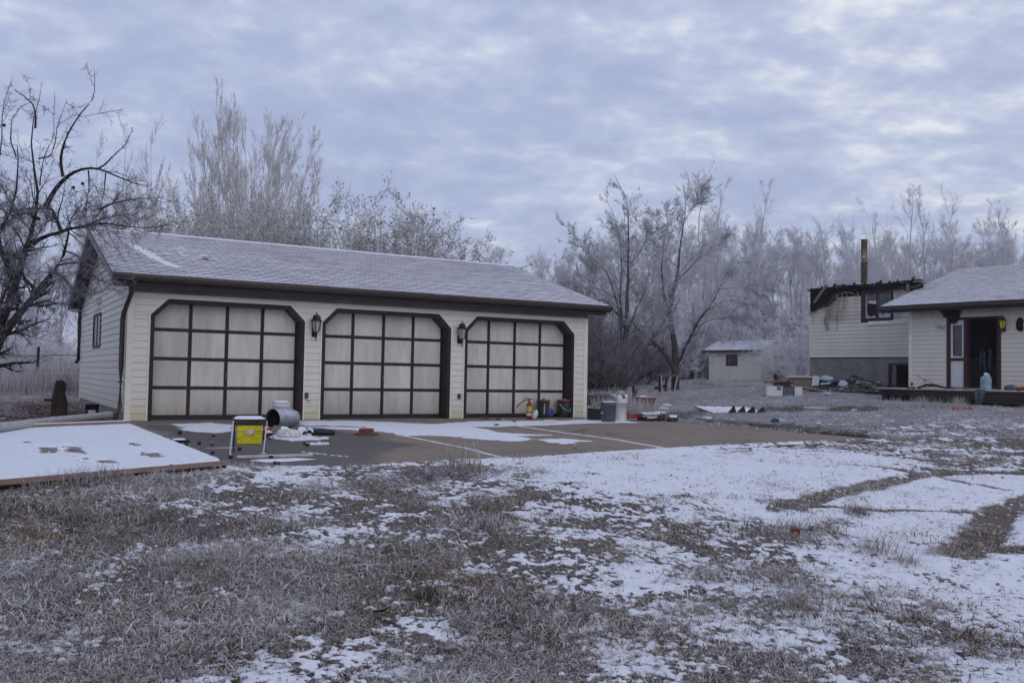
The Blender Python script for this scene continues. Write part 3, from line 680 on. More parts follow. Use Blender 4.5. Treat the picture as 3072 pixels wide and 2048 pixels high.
# roof boarding
mb = MB()
for sgn in (0, 1):
    pts = [(-.37, 2.662), (DEP/2, RZ-.002), (DEP/2, RZ-.05), (-.37, 2.612)]
    if sgn: pts = [(DEP-y, z) for y, z in pts]
    mb.prism(pts, EX0, EX1, 'x')
mb.build('roof', 'brown_dark', gar)
def shingle_mats():
    out = []
    for nm, frosty in (('shingle_frost', True), ('shingle_bare_shadow', False)):
        m = bpy.data.materials.new(nm); m.use_nodes = True; t = m.node_tree; b = t.nodes['Principled BSDF']; b.inputs['Roughness'].default_value = .9; b.inputs['Specular IOR Level'].default_value = .1
        geo = N(t, 'ShaderNodeNewGeometry'); p = geo.outputs['Position']
        mp = N(t, 'ShaderNodeMapping'); t.links.new(p, mp.inputs[0]); mp.inputs['Scale'].default_value = (.45, 3.0, 3.0)
        n1 = noise(t, mp.outputs[0], 2.2, 5, .65); n2 = noise(t, p, 35, 4, .7); n0 = noise(t, p, .5, 3, .6)
        bare = ramp(t, n2, [(.3, (.045, .026, .030)), (.7, (.11, .075, .085))])
        fr = ramp(t, n2, [(.3, (.74, .745, .80)), (.7, (.84, .845, .89))])
        if frosty:
            at_ = N(t, 'ShaderNodeObjectInfo')
            f = math_node(t, 'ADD', math_node(t, 'MULTIPLY', n2, .5), math_node(t, 'MULTIPLY', n0, .8))
            f = ramp(t, f, [(.45, .84), (.80, 1.0)])
        else: f = ramp(t, n1, [(.50, .0), (.66, .30)])
        t.links.new(mixc(t, f, bare, fr), b.inputs['Base Color']); out.append(m)
    return out
M['shf'], M['shb'] = shingle_mats()
def shingle_strip(mb, x0, x1, tabw=.333, e=.145, off=0.0, th=.012):
    """tabs of one strip in roof space: x along the eave, y up the slope, z out of the roof"""
    x = x0-((x0-off) % tabw)
    while x < x1-.01:
        a, b = max(x+.005, x0), min(x+tabw-.005, x1)
        x += tabw
        if b-a < .02: continue
        lo = random.choice([.022, .030, .038, .018])
        vs = [(a, 0, th), (b, 0, th), (b, lo, th-.001), (a, lo, th-.001), (b, e+.03, .002), (a, e+.03, .002), (a, 0, -.001), (b, 0, -.001)]
        mb.add(vs, [(0, 1, 2, 3)], 1); mb.add(vs, [(3, 2, 4, 5)], 0); mb.add(vs, [(6, 7, 1, 0), (6, 0, 3, 5), (7, 4, 2, 1)], 1)  # dark lower band: bare shingle plus the butt's shadow line, put into colour
SL = math.hypot(DEP/2+.37, RZ-2.66); ANG = math.atan2(RZ-2.66, DEP/2+.37)
rows = int(SL/.145)+1; count = 0; rest = MB()
for k in range(rows):
    off = EX0-.012+(.1665 if k % 2 else 0)+random.uniform(-.01, .01); yy = .145*k
    if yy+.15 > SL: break
    x = EX0-.012
    edges = [x]; nx = off+1.0
    while nx < EX1+.012-.15: edges.append(nx); nx += 1.0
    edges.append(EX1+.012)
    for a, b in zip(edges[:-1], edges[1:]):
        # a few millimetres of waviness
        if count < 298:
            mb = MB(); shingle_strip(mb, a, b, off=off); o = mb.build('shingle', ['shf', 'shb'], gar)
            o.location = (0, -.372+yy*math.cos(ANG), 2.665+yy*math.sin(ANG)+random.uniform(0, .002)); o.rotation_euler = (ANG, 0, 0); count += 1
        else:
            mb = MB(Matrix.Translation((0, -.372+yy*math.cos(ANG), 2.665+yy*math.sin(ANG))) @ Matrix.Rotation(ANG, 4, 'X')); shingle_strip(mb, a, b, off=off)
            n0 = len(rest.v); rest.v += mb.v; rest.f += [[i+n0 for i in f] for f in mb.f]; rest.mi += mb.mi; rest.smooth += mb.smooth
o = rest.build('upper_shingles', ['shf', 'shb'], gar); o['kind'] = 'stuff'
mb = MB(Matrix.Translation((0, DEP+.372, 2.665)) @ Matrix.Rotation(R(180), 4, 'Z') @ Matrix.Rotation(ANG, 4, 'X'))
for k in range(rows-1):
    M0 = mb.M; mb.M = mb.M @ Matrix.Translation((0, .145*k, 0)); shingle_strip(mb, -EX1, -EX0, off=.16*(k % 2)); mb.M = M0
o = mb.build('rear_shingles', ['shf', 'shb'], gar); o['kind'] = 'stuff'
mb = MB()
x = EX0
while x < EX1: 
    mb.prism([(DEP/2-.14, RZ-.035), (DEP/2, RZ+.018), (DEP/2+.14, RZ-.035), (DEP/2, RZ+.004)], x, min(x+.21, EX1), 'x', 0); x += .215
mb.build('ridge_cap', ['shf', 'shb'], gar)
# patch of slid snow near the left end of the roof
Mr = Matrix.Translation((0, -.372, 2.682)) @ Matrix.Rotation(ANG, 4, 'X')
def blob_sheet(mb, pts, th, T=None, mi=0):
    c = Vector((sum(p[0] for p in pts)/len(pts), sum(p[1] for p in pts)/len(pts), th))
    n = len(pts); inner = [((p[0]*.72+c[0]*.28), (p[1]*.72+c[1]*.28), th*.85) for p in pts]
    vs = [(p[0], p[1], -.002) for p in pts]+inner+[tuple(c)]
    fs = [(i, (i+1) % n, n+(i+1) % n, n+i) for i in range(n)]+[(n+i, n+(i+1) % n, 2*n) for i in range(n)]
    mb.add(vs, fs, mi, True, T)
mb = MB(Mr)
for k in range(150):
    q = random.random(); a = np.interp(q, [0, .35, .7, 1], [.36, .48, .66, .86])+random.gauss(0, .055); b = 3.05-2.1*q+random.gauss(0, .05); rr_ = random.uniform(.02, .085)
    blob_sheet(mb, [(a+rr_*random.uniform(.6, 1.2)*math.cos(w), b+rr_*random.uniform(.6, 1.3)*math.sin(w), 0) for w in np.linspace(0, 5.4, 7)], random.uniform(.004, .012))
for k in range(7):
    a, b = random.uniform(.7, 1.9), random.uniform(1.6, 3.4); blob_sheet(mb, [(a+random.uniform(.05, .12)*math.cos(q), b+random.uniform(.02, .06)*math.sin(q), 0) for q in np.linspace(0, 5.6, 8)], .012)
mb.build('snow_patch', 'snow', gar)
MB(Mr).add([(1.55, 1.9, .012), (1.68, 1.93, .03), (1.72, 2.0, .012), (1.60, 2.02, .04)], [(0, 1, 3), (1, 2, 3), (0, 3, 2)]).build('stuck_leaf', 'leaf', gar)
# downspouts
ds = MB(); P = [(.03, -.39, 2.56), (.03, -.39, 2.44), (-.02, -.20, 2.24), (-.075, .06, 1.98), (-.085, .10, 1.85), (-.085, .10, 1.0), (-.085, .10, .25), (-.13, .06, .14), (-.26, .0, .09)]
ds.tube(P, .045, 8, flat=.8); ds.tube([(-.085, .10, .72), (-.085, .10, .70)], .052, 8); ds.tube([(-.085, .10, 1.86), (-.085, .10, 1.83)], .051, 8)
ds.build('downspout', 'brown', gar)
MB().tube([(-.03, DEP+.38, 2.56), (-.03, DEP+.36, 2.4), (-.07, DEP+.05, 2.15), (-.07, DEP-.02, 1.9), (-.07, DEP-.02, 1.18), (-.12, DEP, 1.08)], .045, 8).build('downspout', 'brown_dark', gar)
# lamps
def lamp(parent, x, z, lit, name='wall_lamp', Mx=Matrix.Identity(4)):
    mb = MB(Mx @ Matrix.Translation((x, -.155, z)))
    mb.lathe([(.13, .115), (.125, .125), (.085, .155), (.072, .21), (.055, .235), (.012, .245), (.010, .275), (.018, .285), (.0, .30)], 6, smooth=False)
    mb.lathe([(.0, -.115), (.055, -.11), (.058, -.10)], 6, smooth=False); mb.lathe([(.004, -.30), (.024, -.15), (.02, -.11)], 8)
    for k in range(6):
        a = math.pi*2*k/6; mb.tube([(.060*math.cos(a), .060*math.sin(a), -.10), (.098*math.cos(a), .098*math.sin(a), .12)], .006, 4)
    mb.tube([(0, .0, -.13), (0, .06, -.16), (0, .13, -.12)], .016, 6)
    mb.box(-.045, .125, -.20, .045, .142, -.02)
    mb.lathe([(0, 0), (.05, .0), (.05, .02), (.0, .035)], 12, T=Matrix.Translation((0, .125, -.10)) @ Matrix.Rotation(R(90), 4, 'X'))
    o = mb.build(name, 'blackm', parent)
    g = MB(Mx @ Matrix.Translation((x, -.155, z))); g.lathe([(.056, -.10), (.092, .118)], 6, smooth=False); g.build('lamp_glass', lit, o)
    return o
lamp(gar, 3.495, 1.87, 'frost_glass'); lamp(gar, 6.79, 1.85, 'frost_glass')
for x in (3.37, 6.81):
    b = MB().box(x-.035, -.05, .435, x+.035, -.018, .545); b.box(x-.026, -.062, .445, x+.030, -.05, .535); ob = b.build('outlet_box', 'grey_pl', gar)
    MB().box(x-.012, -.066, .50, x+.012, -.061, .52).box(x-.012, -.066, .46, x+.012, -.061, .48).build('socket', 'blackm', ob)
MB().tube([(3.36, -.03, .435), (3.37, -.035, .39), (3.42, -.03, .385), (3.45, -.03, .33)], .005, 5).build('loose_wire', 'blackm', gar)
MB().box(3.60, -.03, 2.07, 3.62, -.014, 2.10).box(3.62, -.028, 2.05, 3.63, -.014, 2.07).build('bracket', 'brown', gar)
# ivy stain of small leaves up the corner
mb = MB()
for k in range(60):
    z = random.uniform(.05, 1.9); y = random.uniform(-.02, .07); s = random.uniform(.006, .016); x = -.024-random.uniform(0, .012)
    mb.add([(x, y, z), (x-.004, y-s, z+s), (x, y, z+2*s), (x+.004, y+s, z+s)], [(0, 1, 2, 3)])
o = mb.build('dry_vine_leaves', 'leaf', gar); o['kind'] = 'stuff'
# vent at the foot of the end wall
mb = MB(); mb.box(-.16, .95, .02, -.02, 1.75, .09); mb.box(-.19, .90, .09, -.008, 1.80, .115)
mb.build('step_block', 'concrete_wall', gar)

# ------------------------------------------------------------------ burned house
HR = R(-81.58039)
HO = Vector((23.003, .5373, 0))
HM = Matrix.Translation(HO) @ Matrix.Rotation(HR, 4, 'Z')
hou = thing('burned_house', 'cream sided house with charred open upper wall, frosted shingle roof and dark open doorway', 'house', HO, HR)
WB, WT = .80, 3.22
cs = []; z = .83
while z < WT-.01:
    z1 = min(z+.135, WT)
    if z < 2.98: cs.append((.09, 1.17, .09, 1.17, z, z1)); cs.append((2.78, 6.0, 2.78, 6.0, z, z1))
    else: cs.append((.09, 6.0, .09, 6.0, z, z1))
    z = z1
siding_wall(hou, None, cs, 'siding_house')
mb = MB(); mb.box(0, .006, .5, 1.20, .15, WT+.05).box(1.20, .006, 2.99, 2.76, .15, WT+.05).box(2.76, .006, .5, 6.2, .15, WT+.05).box(1.20, .02, .4, 2.76, .15, .86)
mb.box(.0, .15, .5, .12, 9.5, WT+.05).box(6.05, .15, .5, 6.2, 9.5, WT+.05).box(.12, 9.4, .5, 6.05, 9.5, WT+.05)
mb.build('wall', 'siding_house', hou)
mb = MB(); mb.box(-.02, -.02, .80, .09, .005, WT); mb.box(-.02, .005, .80, -.001, .09, WT); mb.build('corner_trim', 'trim_cream', hou)
# soot stained interior
mb = MB(); mb.box(.2, 3.6, .80, 5.9, 3.7, WT).box(.13, .17, .74, 6.0, 9.3, .83).box(.13, .17, WT, 6.0, 9.3, WT+.03).box(1.0, .17, .83, 1.06, 3.5, WT).box(4.0, .17, .83, 4.06, 3.5, WT)
mb.build('interior_wall', 'soot_and_shade', hou)
mb = MB(); mb.box(1.95, .9, .83, 2.03, .98, WT).box(2.55, 1.6, .83, 2.62, 1.7, WT).box(1.85, 1.5, 1.7, 2.7, 1.56, 1.78)
mb.add([(1.88, .55, .84), (2.5, 1.4, 2.3), (2.54, 1.4, 2.28), (1.95, .55, .84)], [(0, 1, 2, 3)]); mb.build('charred_stud', 'char', hou)
mb = MB()
for k in range(9):
    x = 1.86+random.uniform(0, .45); z = 2.0+random.uniform(-.1, .1); mb.tube([(x, .5+.05*k, z), (x+random.uniform(-.05, .05), .5+.05*k, z-.3), (x+random.uniform(-.08, .08), .52+.05*k, z-random.uniform(.4, .75))], [.03, .045, .012], 5)
mb.build('hanging_rag', 'rag', hou)
# door unit with sidelight
dm = MB(); dm.box(1.19, -.03, .84, 1.30, .16, 2.98).box(1.70, -.03, .84, 1.80, .16, 2.98).box(2.66, -.03, .84, 2.75, .16, 2.98).box(1.30, -.028, 2.91, 1.70, .15, 2.98).box(1.80, -.028, 2.93, 2.66, .15, 2.98).box(1.30, -.026, 1.68, 1.70, .12, 1.765)
do = dm.build('door_frame', 'maroon', hou, label='maroon entrance frame with the door missing')
MB().box(1.302, .0, .88, 1.698, .05, 1.678).build('lower_panel', 'white_pl', do)
MB().box(1.302, -.005, 1.767, 1.365, .05, 2.908).box(1.635, -.005, 1.767, 1.698, .05, 2.908).box(1.367, -.005, 1.767, 1.633, .05, 1.82).box(1.367, -.005, 2.76, 1.633, .05, 2.908).build('sidelight_frame', 'white_pl', do)
MB().box(1.368, .005, 1.822, 1.395, .04, 2.758).box(1.605, .005, 1.822, 1.632, .04, 2.758).box(1.396, .004, 1.822, 1.604, .04, 1.85).build('sidelight_bead', 'maroon', do)
MB().box(1.397, .02, 1.851, 1.603, .035, 2.757).build('pane', 'glass_grey', do)
MB().box(1.30, -.07, .84, 2.66, -.03, .875).build('threshold', 'wood_grey', do)
# scorched bit above the sidelight, smoke stain on the wall
mb = MB(); mb.prism([(1.03, 3.21), (1.10, 3.02), (1.22, 2.98), (1.30, 2.82), (1.46, 2.80), (1.56, 2.92), (1.60, 3.1), (1.63, 3.21)], -.06, -.029); mb.box(1.15, -.35, 3.12, 1.5, -.06, 3.23)
mb.build('scorched_patch', 'soot_and_shade', hou)
mb = MB(); n = 14; mb.prism([(3.30+.10*math.cos(a)*random.uniform(.7, 1.2), 2.72+.22*math.sin(a)*random.uniform(.8, 1.15)) for a in np.linspace(0, 2*math.pi, n, endpoint=False)], -.045, -.018); mb.build('burn_hole', 'soot_and_shade', hou)
mb = MB(); mb.box(.97, -.04, 2.69, 1.12, -.018, 2.76); mb.tube([(1.0, -.03, 2.73), (1.0, -.09, 2.74), (1.0, -.13, 2.68)], .022, 6); mb.tube([(1.09, -.03, 2.70), (1.09, -.09, 2.70), (1.10, -.13, 2.64)], .025, 6); mb.box(.84, -.03, 2.74, .93, -.018, 2.78); mb.build('outside_fixture', 'white_dirty', hou)
lamp(hou, 2.86, 2.72, 'yellow_glass', Mx=Matrix.Identity(4))
# eave
MB().box(-.60, -.49, WT, 6.4, .004, WT+.02).build('soffit', 'soffit', hou)
MB().box(-.66, -.503, WT-.02, 6.4, -.486, WT+.18).build('fascia', 'brown_dark', hou)
MB().prism([(y-.145, z+.70) for y, z in gpf], -.71, 6.45, 'x').build('gutter', 'brown', hou)
RP = .315; RY = 4.85; E0 = -.52; EZ = WT+.17; RZH = EZ+RP*(RY-E0)
def roof_prism(mb, X0, X1, t0, t1):
    mb.prism([(E0, EZ+t1), (RY, RZH+t1), (2*RY-E0, EZ+t1), (2*RY-E0, EZ+t0), (RY, RZH+t0), (E0, EZ+t0)], X0, X1, 'x')
mb = MB(); roof_prism(mb, -.69, 6.4, -.06, 0); mb.build('roof', 'brown_dark', hou)
mb = MB(); roof_prism(mb, -.715, -.695, -.20, .01); mb.build('barge_board', 'brown', hou)
mb = MB(); mb.prism([(.16, WT+.055), (9.5, WT+.055), (RY, RZH-.1)], .005, .1, 'x'); mb.build('gable', 'siding_house', hou)
AH = math.atan(RP); SH = (RY-E0)/math.cos(AH); mb = MB()
for k in range(int(SH/.145)):
    mb.M = Matrix.Translation((0, E0-.012+.145*k*math.cos(AH), EZ+.004+.145*k*math.sin(AH))) @ Matrix.Rotation(AH, 4, 'X')
    shingle_strip(mb, -.70, 6.42, off=.1665*(k % 2)+random.uniform(-.02, .02))
o = mb.build('roof_shingles', ['shf', 'shb'], hou); o['kind'] = 'stuff'
mb = MB(); mb.prism([(2.0, RZH-.5), (3.3, RZH+.42), (4.6, RZH-.5)], RY-.5, RY+2.5); o = mb.build('cross_gable', 'maroon', hou)
# ---- split level wing behind
YW = 1.74
GX0, GX1 = -4.72, -.02
Mw = Matrix.Translation((0, YW, 0))
bounds = [(-4.72, 3.56), (-3.85, 3.66), (-3.52, 4.06), (-2.70, 4.10)]
def ztop(x): return float(np.interp(x, [b[0] for b in bounds], [b[1] for b in bounds]))
cs = []; z = 1.85; PWX0, PWX1, PWZ0, PWZ1 = -2.66, -1.50, 3.13, 4.18
while z < 4.2:
    z1 = z+.135
    def start(zq):
        if zq <= 3.6: return GX0+.03
        return float(np.interp(zq, [3.56, 3.66, 4.06, 4.3], [-4.72, -3.85, -3.52, -3.0]))
    s0, s1 = start(z), start(z1)
    if z1 > 4.12: s0 = s1 = 9
    if z1 > PWZ0-.01:
        if s0 < PWX0: cs.append((s0, PWX0-.02, s1, PWX0-.02, z, z1))
        if z < 4.1: cs.append((PWX1+.02, GX1, PWX1+.02, GX1, z, z1))
    else: cs.append((s0, GX1, s1, GX1, z, z1))
    z = z1
siding_wall(hou, Mw, cs, 'siding_house')
mb = MB(); mb.box(GX0, YW-.022, 1.85, GX0+.03, YW+.003, 3.58); mb.build('corner_trim', 'trim_cream', hou)
mb = MB(); mb.box(GX0+.0, YW+.006, 1.83, PWX0, YW+.12, 4.36).box(PWX1, YW+.006, 1.83, -.5, YW+.12, 4.34).box(PWX0, YW+.006, 1.83, PWX1, YW+.12, PWZ0).box(PWX0, YW+.006, PWZ1, PWX1, YW+.12, 4.36)
mb.box(GX0, YW+.12, 1.83, GX0+.12, YW+7, 4.1).box(GX0, YW+7, 1.83, .1, YW+7.1, 4.2)
mb.build('charred_wall', 'soot_and_shade', hou)
mb = MB(); mb.box(GX0-.01, YW+.03, .4, -1.66, YW+.2, 1.835).box(-.88, YW+.03, .4, 2.4, YW+.2, 1.835).box(-1.66, YW+.03, .4, -.88, YW+.2, .86).box(-1.66, YW+.03, 1.64, -.88, YW+.2, 1.835).box(GX0-.01, YW+.2, .4, GX0+.2, YW+7, 1.83)
mb.build('foundation', 'concrete_wall', hou)
mb = MB(); mb.box(-1.66, YW-.005, .86, -1.58, YW+.08, 1.64).box(-.96, YW-.005, .86, -.88, YW+.08, 1.64).box(-1.58, YW-.004, 1.57, -.96, YW+.08, 1.64).box(-1.58, YW-.004, .86, -.96, YW+.08, .91)
o = mb.build('basement_window', 'maroon', hou, label='maroon framed basement window without glass')
MB().box(-1.7, YW+.6, .6, -.8, YW+.7, 1.9).build('recess_shade', 'soot_and_shade', o)  # black panel behind the frame, standing for the unlit basement
# bedroom window: frame, sashes, broken panes
mb = MB(); F_ = .10; mb.box(PWX0, YW-.035, PWZ0, PWX0+.15, YW+.1, PWZ1).box(PWX1-.07, YW-.035, PWZ0, PWX1, YW+.1, PWZ1).box(PWX0+.15, YW-.034, PWZ1-.11, PWX1-.07, YW+.1, PWZ1).box(PWX0+.15, YW-.034, PWZ0, PWX1-.07, YW+.1, PWZ0+.08)
wo = mb.build('window', 'maroon', hou, label='maroon framed upstairs window with one broken sash')
mxm = -2.06
mb = MB()
for a, b in ((PWX0+.15, mxm), (mxm, PWX1-.07)):
    mb.box(a, YW+.0, PWZ0+.08, a+.03, YW+.04, PWZ1-.11).box(b-.03, YW+.0, PWZ0+.08, b, YW+.04, PWZ1-.11).box(a+.03, YW, PWZ0+.08, b-.03, YW+.04, PWZ0+.11)
mb.build('sash', 'white_dirty', wo)
MB().box(mxm-.035, YW-.03, PWZ0+.08, mxm+.03, YW-.002, PWZ1-.11).build('mullion', 'maroon', wo)
MB().prism([(PWX0+.18, PWZ1-.12), (mxm-.03, PWZ1-.12), (mxm-.03, 3.82), (-2.25, 3.80), (-2.38, 3.83), (PWX0+.20, 3.70)], YW+.015, YW+.022).build('broken_pane', 'glass_grey', wo)
MB().prism([(PWX0+.18, PWZ0+.11), (mxm-.03, PWZ0+.11), (mxm-.10, PWZ0+.14), (-2.2, PWZ0+.18), (-2.3, PWZ0+.13), (-2.42, PWZ0+.16), (PWX0+.19, PWZ0+.30)], YW+.015, YW+.022).build('broken_pane', 'tarp', wo)
MB().box(mxm+.031, YW+.015, PWZ0+.112, PWX1-.10, YW+.022, PWZ1-.112).build('pane', 'glass', wo)
MB().prism([(mxm+.04, PWZ0+.10), (PWX1-.11, PWZ0+.10), (PWX1-.12, 3.34), (-1.75, 3.36), (-1.88, 3.30), (-2.0, 3.38)], YW+.006, YW+.012).build('frosted_shard', 'tarp', wo)
mb = MB(); mb.add([(-2.40, YW-.05, 3.09), (-.90, YW-.03, 3.10), (-.90, YW-.03, 3.00), (-2.36, YW-.06, 2.965), (-2.40, YW-.02, 3.10), (-.9, YW-.018, 3.11), (-.9, YW-.018, 2.99), (-2.36, YW-.02, 2.965)], [(0, 1, 2, 3), (4, 7, 6, 5), (0, 4, 5, 1), (3, 2, 6, 7), (0, 3, 7, 4), (1, 5, 6, 2)])
mb.build('loose_sill_board', 'trim_cream', hou)
# charred top plates and sheathing left over
x = GX0-.04
while x < -.6:
    w = min(random.uniform(.45, 1.1), -.47-x); dz = random.uniform(-.03, .02)
    for (ya, yb, za, zb) in ((-.12, .14, 4.29, 4.36), (-.16, .10, 4.365, 4.41)):
        mb = MB(); T_ = Matrix.Translation((x+w/2, YW, dz+(za+zb)/2)) @ Matrix.Rotation(random.uniform(-.035, .035), 4, 'Y') @ Matrix.Rotation(random.uniform(-.05, .05), 4, 'Z')
        n_s = 7; top = [(-w/2+w*k/n_s, (zb-za)/2-random.uniform(0, .03)) for k in range(n_s+1)]; bot = [(w/2-w*k/n_s, -(zb-za)/2+random.uniform(0, .02)) for k in range(n_s+1)]
        mb.prism(top+bot, ya, yb, T=T_); mb.build('charred_top_plate', 'char', hou)
    x += w+random.choice([.002, .002, .05])
mb = MB()
x = GX0
while x < -1.0:
    w = random.uniform(.2, .5); mb.box(x, YW-.05, 4.422, x+w*.8, YW+.06, 4.422+random.uniform(.008, .02)); x += w
mb.build('snow_line', 'snow', hou)
mb = MB()
for k in range(26):
    x = random.uniform(GX0, -.9); w = random.uniform(.05, .35); zt = random.uniform(4.02, 4.28); h = random.uniform(.02, .12); y = YW-.03-random.uniform(0, .06)
    mb.box(x, y-.02, zt, x+w, y, zt+h)
mb.build('charred_splinters', 'char', hou)['kind'] = 'stuff'
for (x, h) in ((-2.9, .10), (-3.35, .06), (-1.95, .10), (-1.30, .08), (-.80, .14), (-4.2, .05), (-3.7, .09), (-2.5, .07), (-1.6, .05), (-2.05, .03)):
    mb = MB(); w = random.uniform(.02, .05); mb.prism([(-w, -.1), (w, -.1), (w*.8, h*.5), (w*.3, h*.7), (0, h), (-w*.5, h*.55), (-w, h*.4)], -.05, .03, T=Matrix.Translation((x, YW-.03, 4.42)) @ Matrix.Rotation(random.uniform(-.6, .6), 4, 'Y') @ Matrix.Rotation(random.uniform(-.4, .4), 4, 'Z')); mb.build('burned_rafter_stub', 'char', hou)
mb = MB(); mb.prism([(-4.50, 3.63), (-3.98, 3.66), (-3.72, 3.86), (-3.52, 4.10), (-3.10, 4.16), (-3.35, 4.20), (-3.75, 4.14), (-3.85, 4.0), (-4.05, 3.80)], YW-.012, YW+.004)
M['scorched'] = mat('scorched_sheathing', (.075, .055, .045), (.035, .028, .026), 7, .9); mb.build('scorched_sheathing', 'scorched', hou)
MB().box(-1.45, YW-.01, 4.10, -.55, YW+.003, 4.26).build('scorched_sheathing', 'scorched', hou)
mb = MB(); T_ = Matrix.Translation((-4.15, YW-.20, 4.17)) @ Matrix.Rotation(R(40), 4, 'Y'); mb.box(-.045, -.02, -.42, .045, .02, .36, T=T_); mb.build('leaning_board', 'wood_grey', hou)
mb = MB(); mb.box(-.98, YW-.11, 4.02, -.88, YW-.07, 4.33); mb.build('hanging_board', 'wood_grey', hou)
def ribbon(mb, pts, w, y, th=.012, wob=.02):
    n = len(pts); P = [Vector((p[0], y-.02-wob*math.sin(i*1.7)-.02*i % .05, p[1])) for i, p in enumerate(pts)]
    mb.tube(P, [w*(.8+.35*math.sin(i*2.1)) for i in range(n)], 7, flat=.45)
mb = MB(); ribbon(mb, [(-4.70, 3.56), (-4.66, 3.42), (-4.58, 3.40), (-4.50, 3.50), (-4.30, 3.60), (-4.05, 3.62), (-3.88, 3.66), (-3.72, 3.80), (-3.58, 3.90)], .035, YW-.03); mb.build('melted_siding', 'tan_melt', hou)
mb = MB(); ribbon(mb, [(-4.0, 3.60), (-3.98, 3.40), (-4.05, 3.15), (-4.02, 2.95), (-3.93, 2.87)], .055, YW-.04, wob=.03); ribbon(mb, [(-3.88, 3.62), (-3.80, 3.35), (-3.92, 3.1), (-3.96, 2.90)], .045, YW-.05); ribbon(mb, [(-3.66, 3.80), (-3.80, 3.50), (-3.94, 3.15)], .03, YW-.05); mb.build('melted_siding', 'tan_melt', hou)
mb = MB(); ribbon(mb, [(-3.58, 3.90), (-3.56, 4.05), (-3.48, 4.12), (-3.42, 4.12)], .03, YW-.04); ribbon(mb, [(-3.55, 4.0), (-3.57, 3.7), (-3.55, 3.4), (-3.58, 3.1), (-3.57, 2.83)], .018, YW-.04); mb.build('melted_siding', 'tan_melt', hou)
mb = MB(); ribbon(mb, [(-3.38, 4.12), (-3.33, 3.95), (-3.30, 3.75), (-3.31, 3.55)], .020, YW-.04); ribbon(mb, [(-3.2, 4.13), (-3.16, 3.98), (-3.12, 3.80)], .016, YW-.04); ribbon(mb, [(-3.42, 4.11), (-3.25, 4.17), (-3.1, 4.14)], .03, YW-.04); mb.build('melted_siding', 'tan_melt', hou)
mb = MB(); ribbon(mb, [(-3.10, 4.16), (-2.95, 4.10), (-2.85, 4.06), (-2.78, 4.02), (-2.74, 4.12)], .030, YW-.04); mb.build('melted_siding', 'tan_melt', hou)
mb = MB(); ribbon(mb, [(-1.46, 4.08), (-1.25, 4.13), (-1.0, 4.12), (-.7, 4.2), (-.4, 4.30)], .022, YW-.04); mb.build('melted_siding', 'tan_melt', hou)
# flue
mb = MB(); mb.lathe([(.118, 4.0), (.118, 5.55), (.128, 5.56), (.128, 5.60), (.118, 5.61), (.118, 6.40), (.125, 6.41), (.125, 6.45), (.105, 6.45), (.105, 6.2)], 18, T=Matrix.Translation((-4.14, YW+2.7, 0)))
fl = mb.build('chimney_flue', 'stovepipe', hou)
MB().box(-4.13, YW+2.55, 5.72, -4.04, YW+2.583, 5.82).build('flue_sticker', 'tarp', fl)
# ---- deck
dk = thing('wooden_deck', 'low weathered deck with snow along its edge below the house doorway', 'deck', HM @ Vector((2.2, -.9, .5)), HR)
DM = Matrix.Translation((-2.2, .9, -.5))
for k in range(12):
    y = -1.80+.15*k; mb = MB(DM); mb.box(-.08-random.uniform(0, .05), y, .765, 6.0, y+.142, .80+random.uniform(0, .004)); mb.build('deck_board', 'wood_grey', dk)
mb = MB(DM); mb.box(.9, -1.78, .55, 6.0, -1.74, .755); mb.box(-.05, -1.70, .60, 6, -1.66, .76); mb.build('rim_beam', 'wood_dark', dk)
mb = MB(DM); mb.box(3.05, -1.84, .46, 6.0, -1.785, .69); mb.build('fallen_beam', 'wood_dark', dk)
for x in (.0, 1.3, 2.6, 3.9): MB(DM).box(x, -1.64, .3, x+.1, -1.54, .76).build('deck_post', 'wood_dark', dk)
mb = MB(DM); mb.box(-.05, -1.4, .35, 6, -1.36, .75); mb.build('underdeck_shade', 'soot_and_shade', dk)  # black sheet standing for the shade below the deck, no real boarding
mb = MB(DM)
x = -.1
while x < 5.8:
    w = random.uniform(.15, .4); mb.box(x, -1.83, .806, x+w*1.02, -1.62+random.uniform(-.06, .03), .806+random.uniform(.008, .022)); x += w
mb.build('snow_strip', 'snow', dk)
def hp(x, y, z): return HM @ Vector((x, y, z))
def hobj(name, label, cat, x, y, z, mbf, m, rz=0, **k):
    o = mbf.build(name, m, None, hp(x, y, z), (0, 0, HR+rz)); setp(o, label, cat, **k); return o
jt = thing('water_jug', 'pale blue green plastic water jug standing at the deck edge by the doorway', 'jug', hp(3.02, -1.55, .81), HR)
mb = MB(); mb.lathe([(.13, 0), (.142, .02), (.142, .15), (.132, .17), (.142, .19), (.142, .33), (.12, .38), (.05, .41), (.042, .43)], 20, capt=True); mb.build('bottle', 'jug', jt)
mb = MB(); mb.lathe([(.052, .425), (.055, .48), (.03, .49)], 12, capt=True); mb.tube([(.04, 0, .46), (.09, 0, .45), (.1, 0, .38)], .012, 6); mb.build('cap', 'white_pl', jt)
mb = MB(); mb.add([(-.15, 0, .0), (.16, 0, .01), (.14, -.03, -.15), (.09, -.05, -.34), (.0, -.04, -.42), (-.09, -.05, -.38), (-.12, -.03, -.2), (-.12, .12, .015), (.12, .12, .015)], [(0, 1, 2, 3, 4, 5, 6), (0, 7, 8, 1)])
mb.tube([(-.08, -.05, -.05), (-.06, -.07, -.2), (-.03, -.06, -.38)], [.04, .05, .03], 6); mb.tube([(.08, -.05, -.05), (.05, -.08, -.2), (.04, -.06, -.33)], [.05, .05, .03], 6)
hobj('grey_cloth', 'grey rag hanging over the deck edge under the water jug', 'rag', 2.98, -1.83, .82, mb, 'rag')
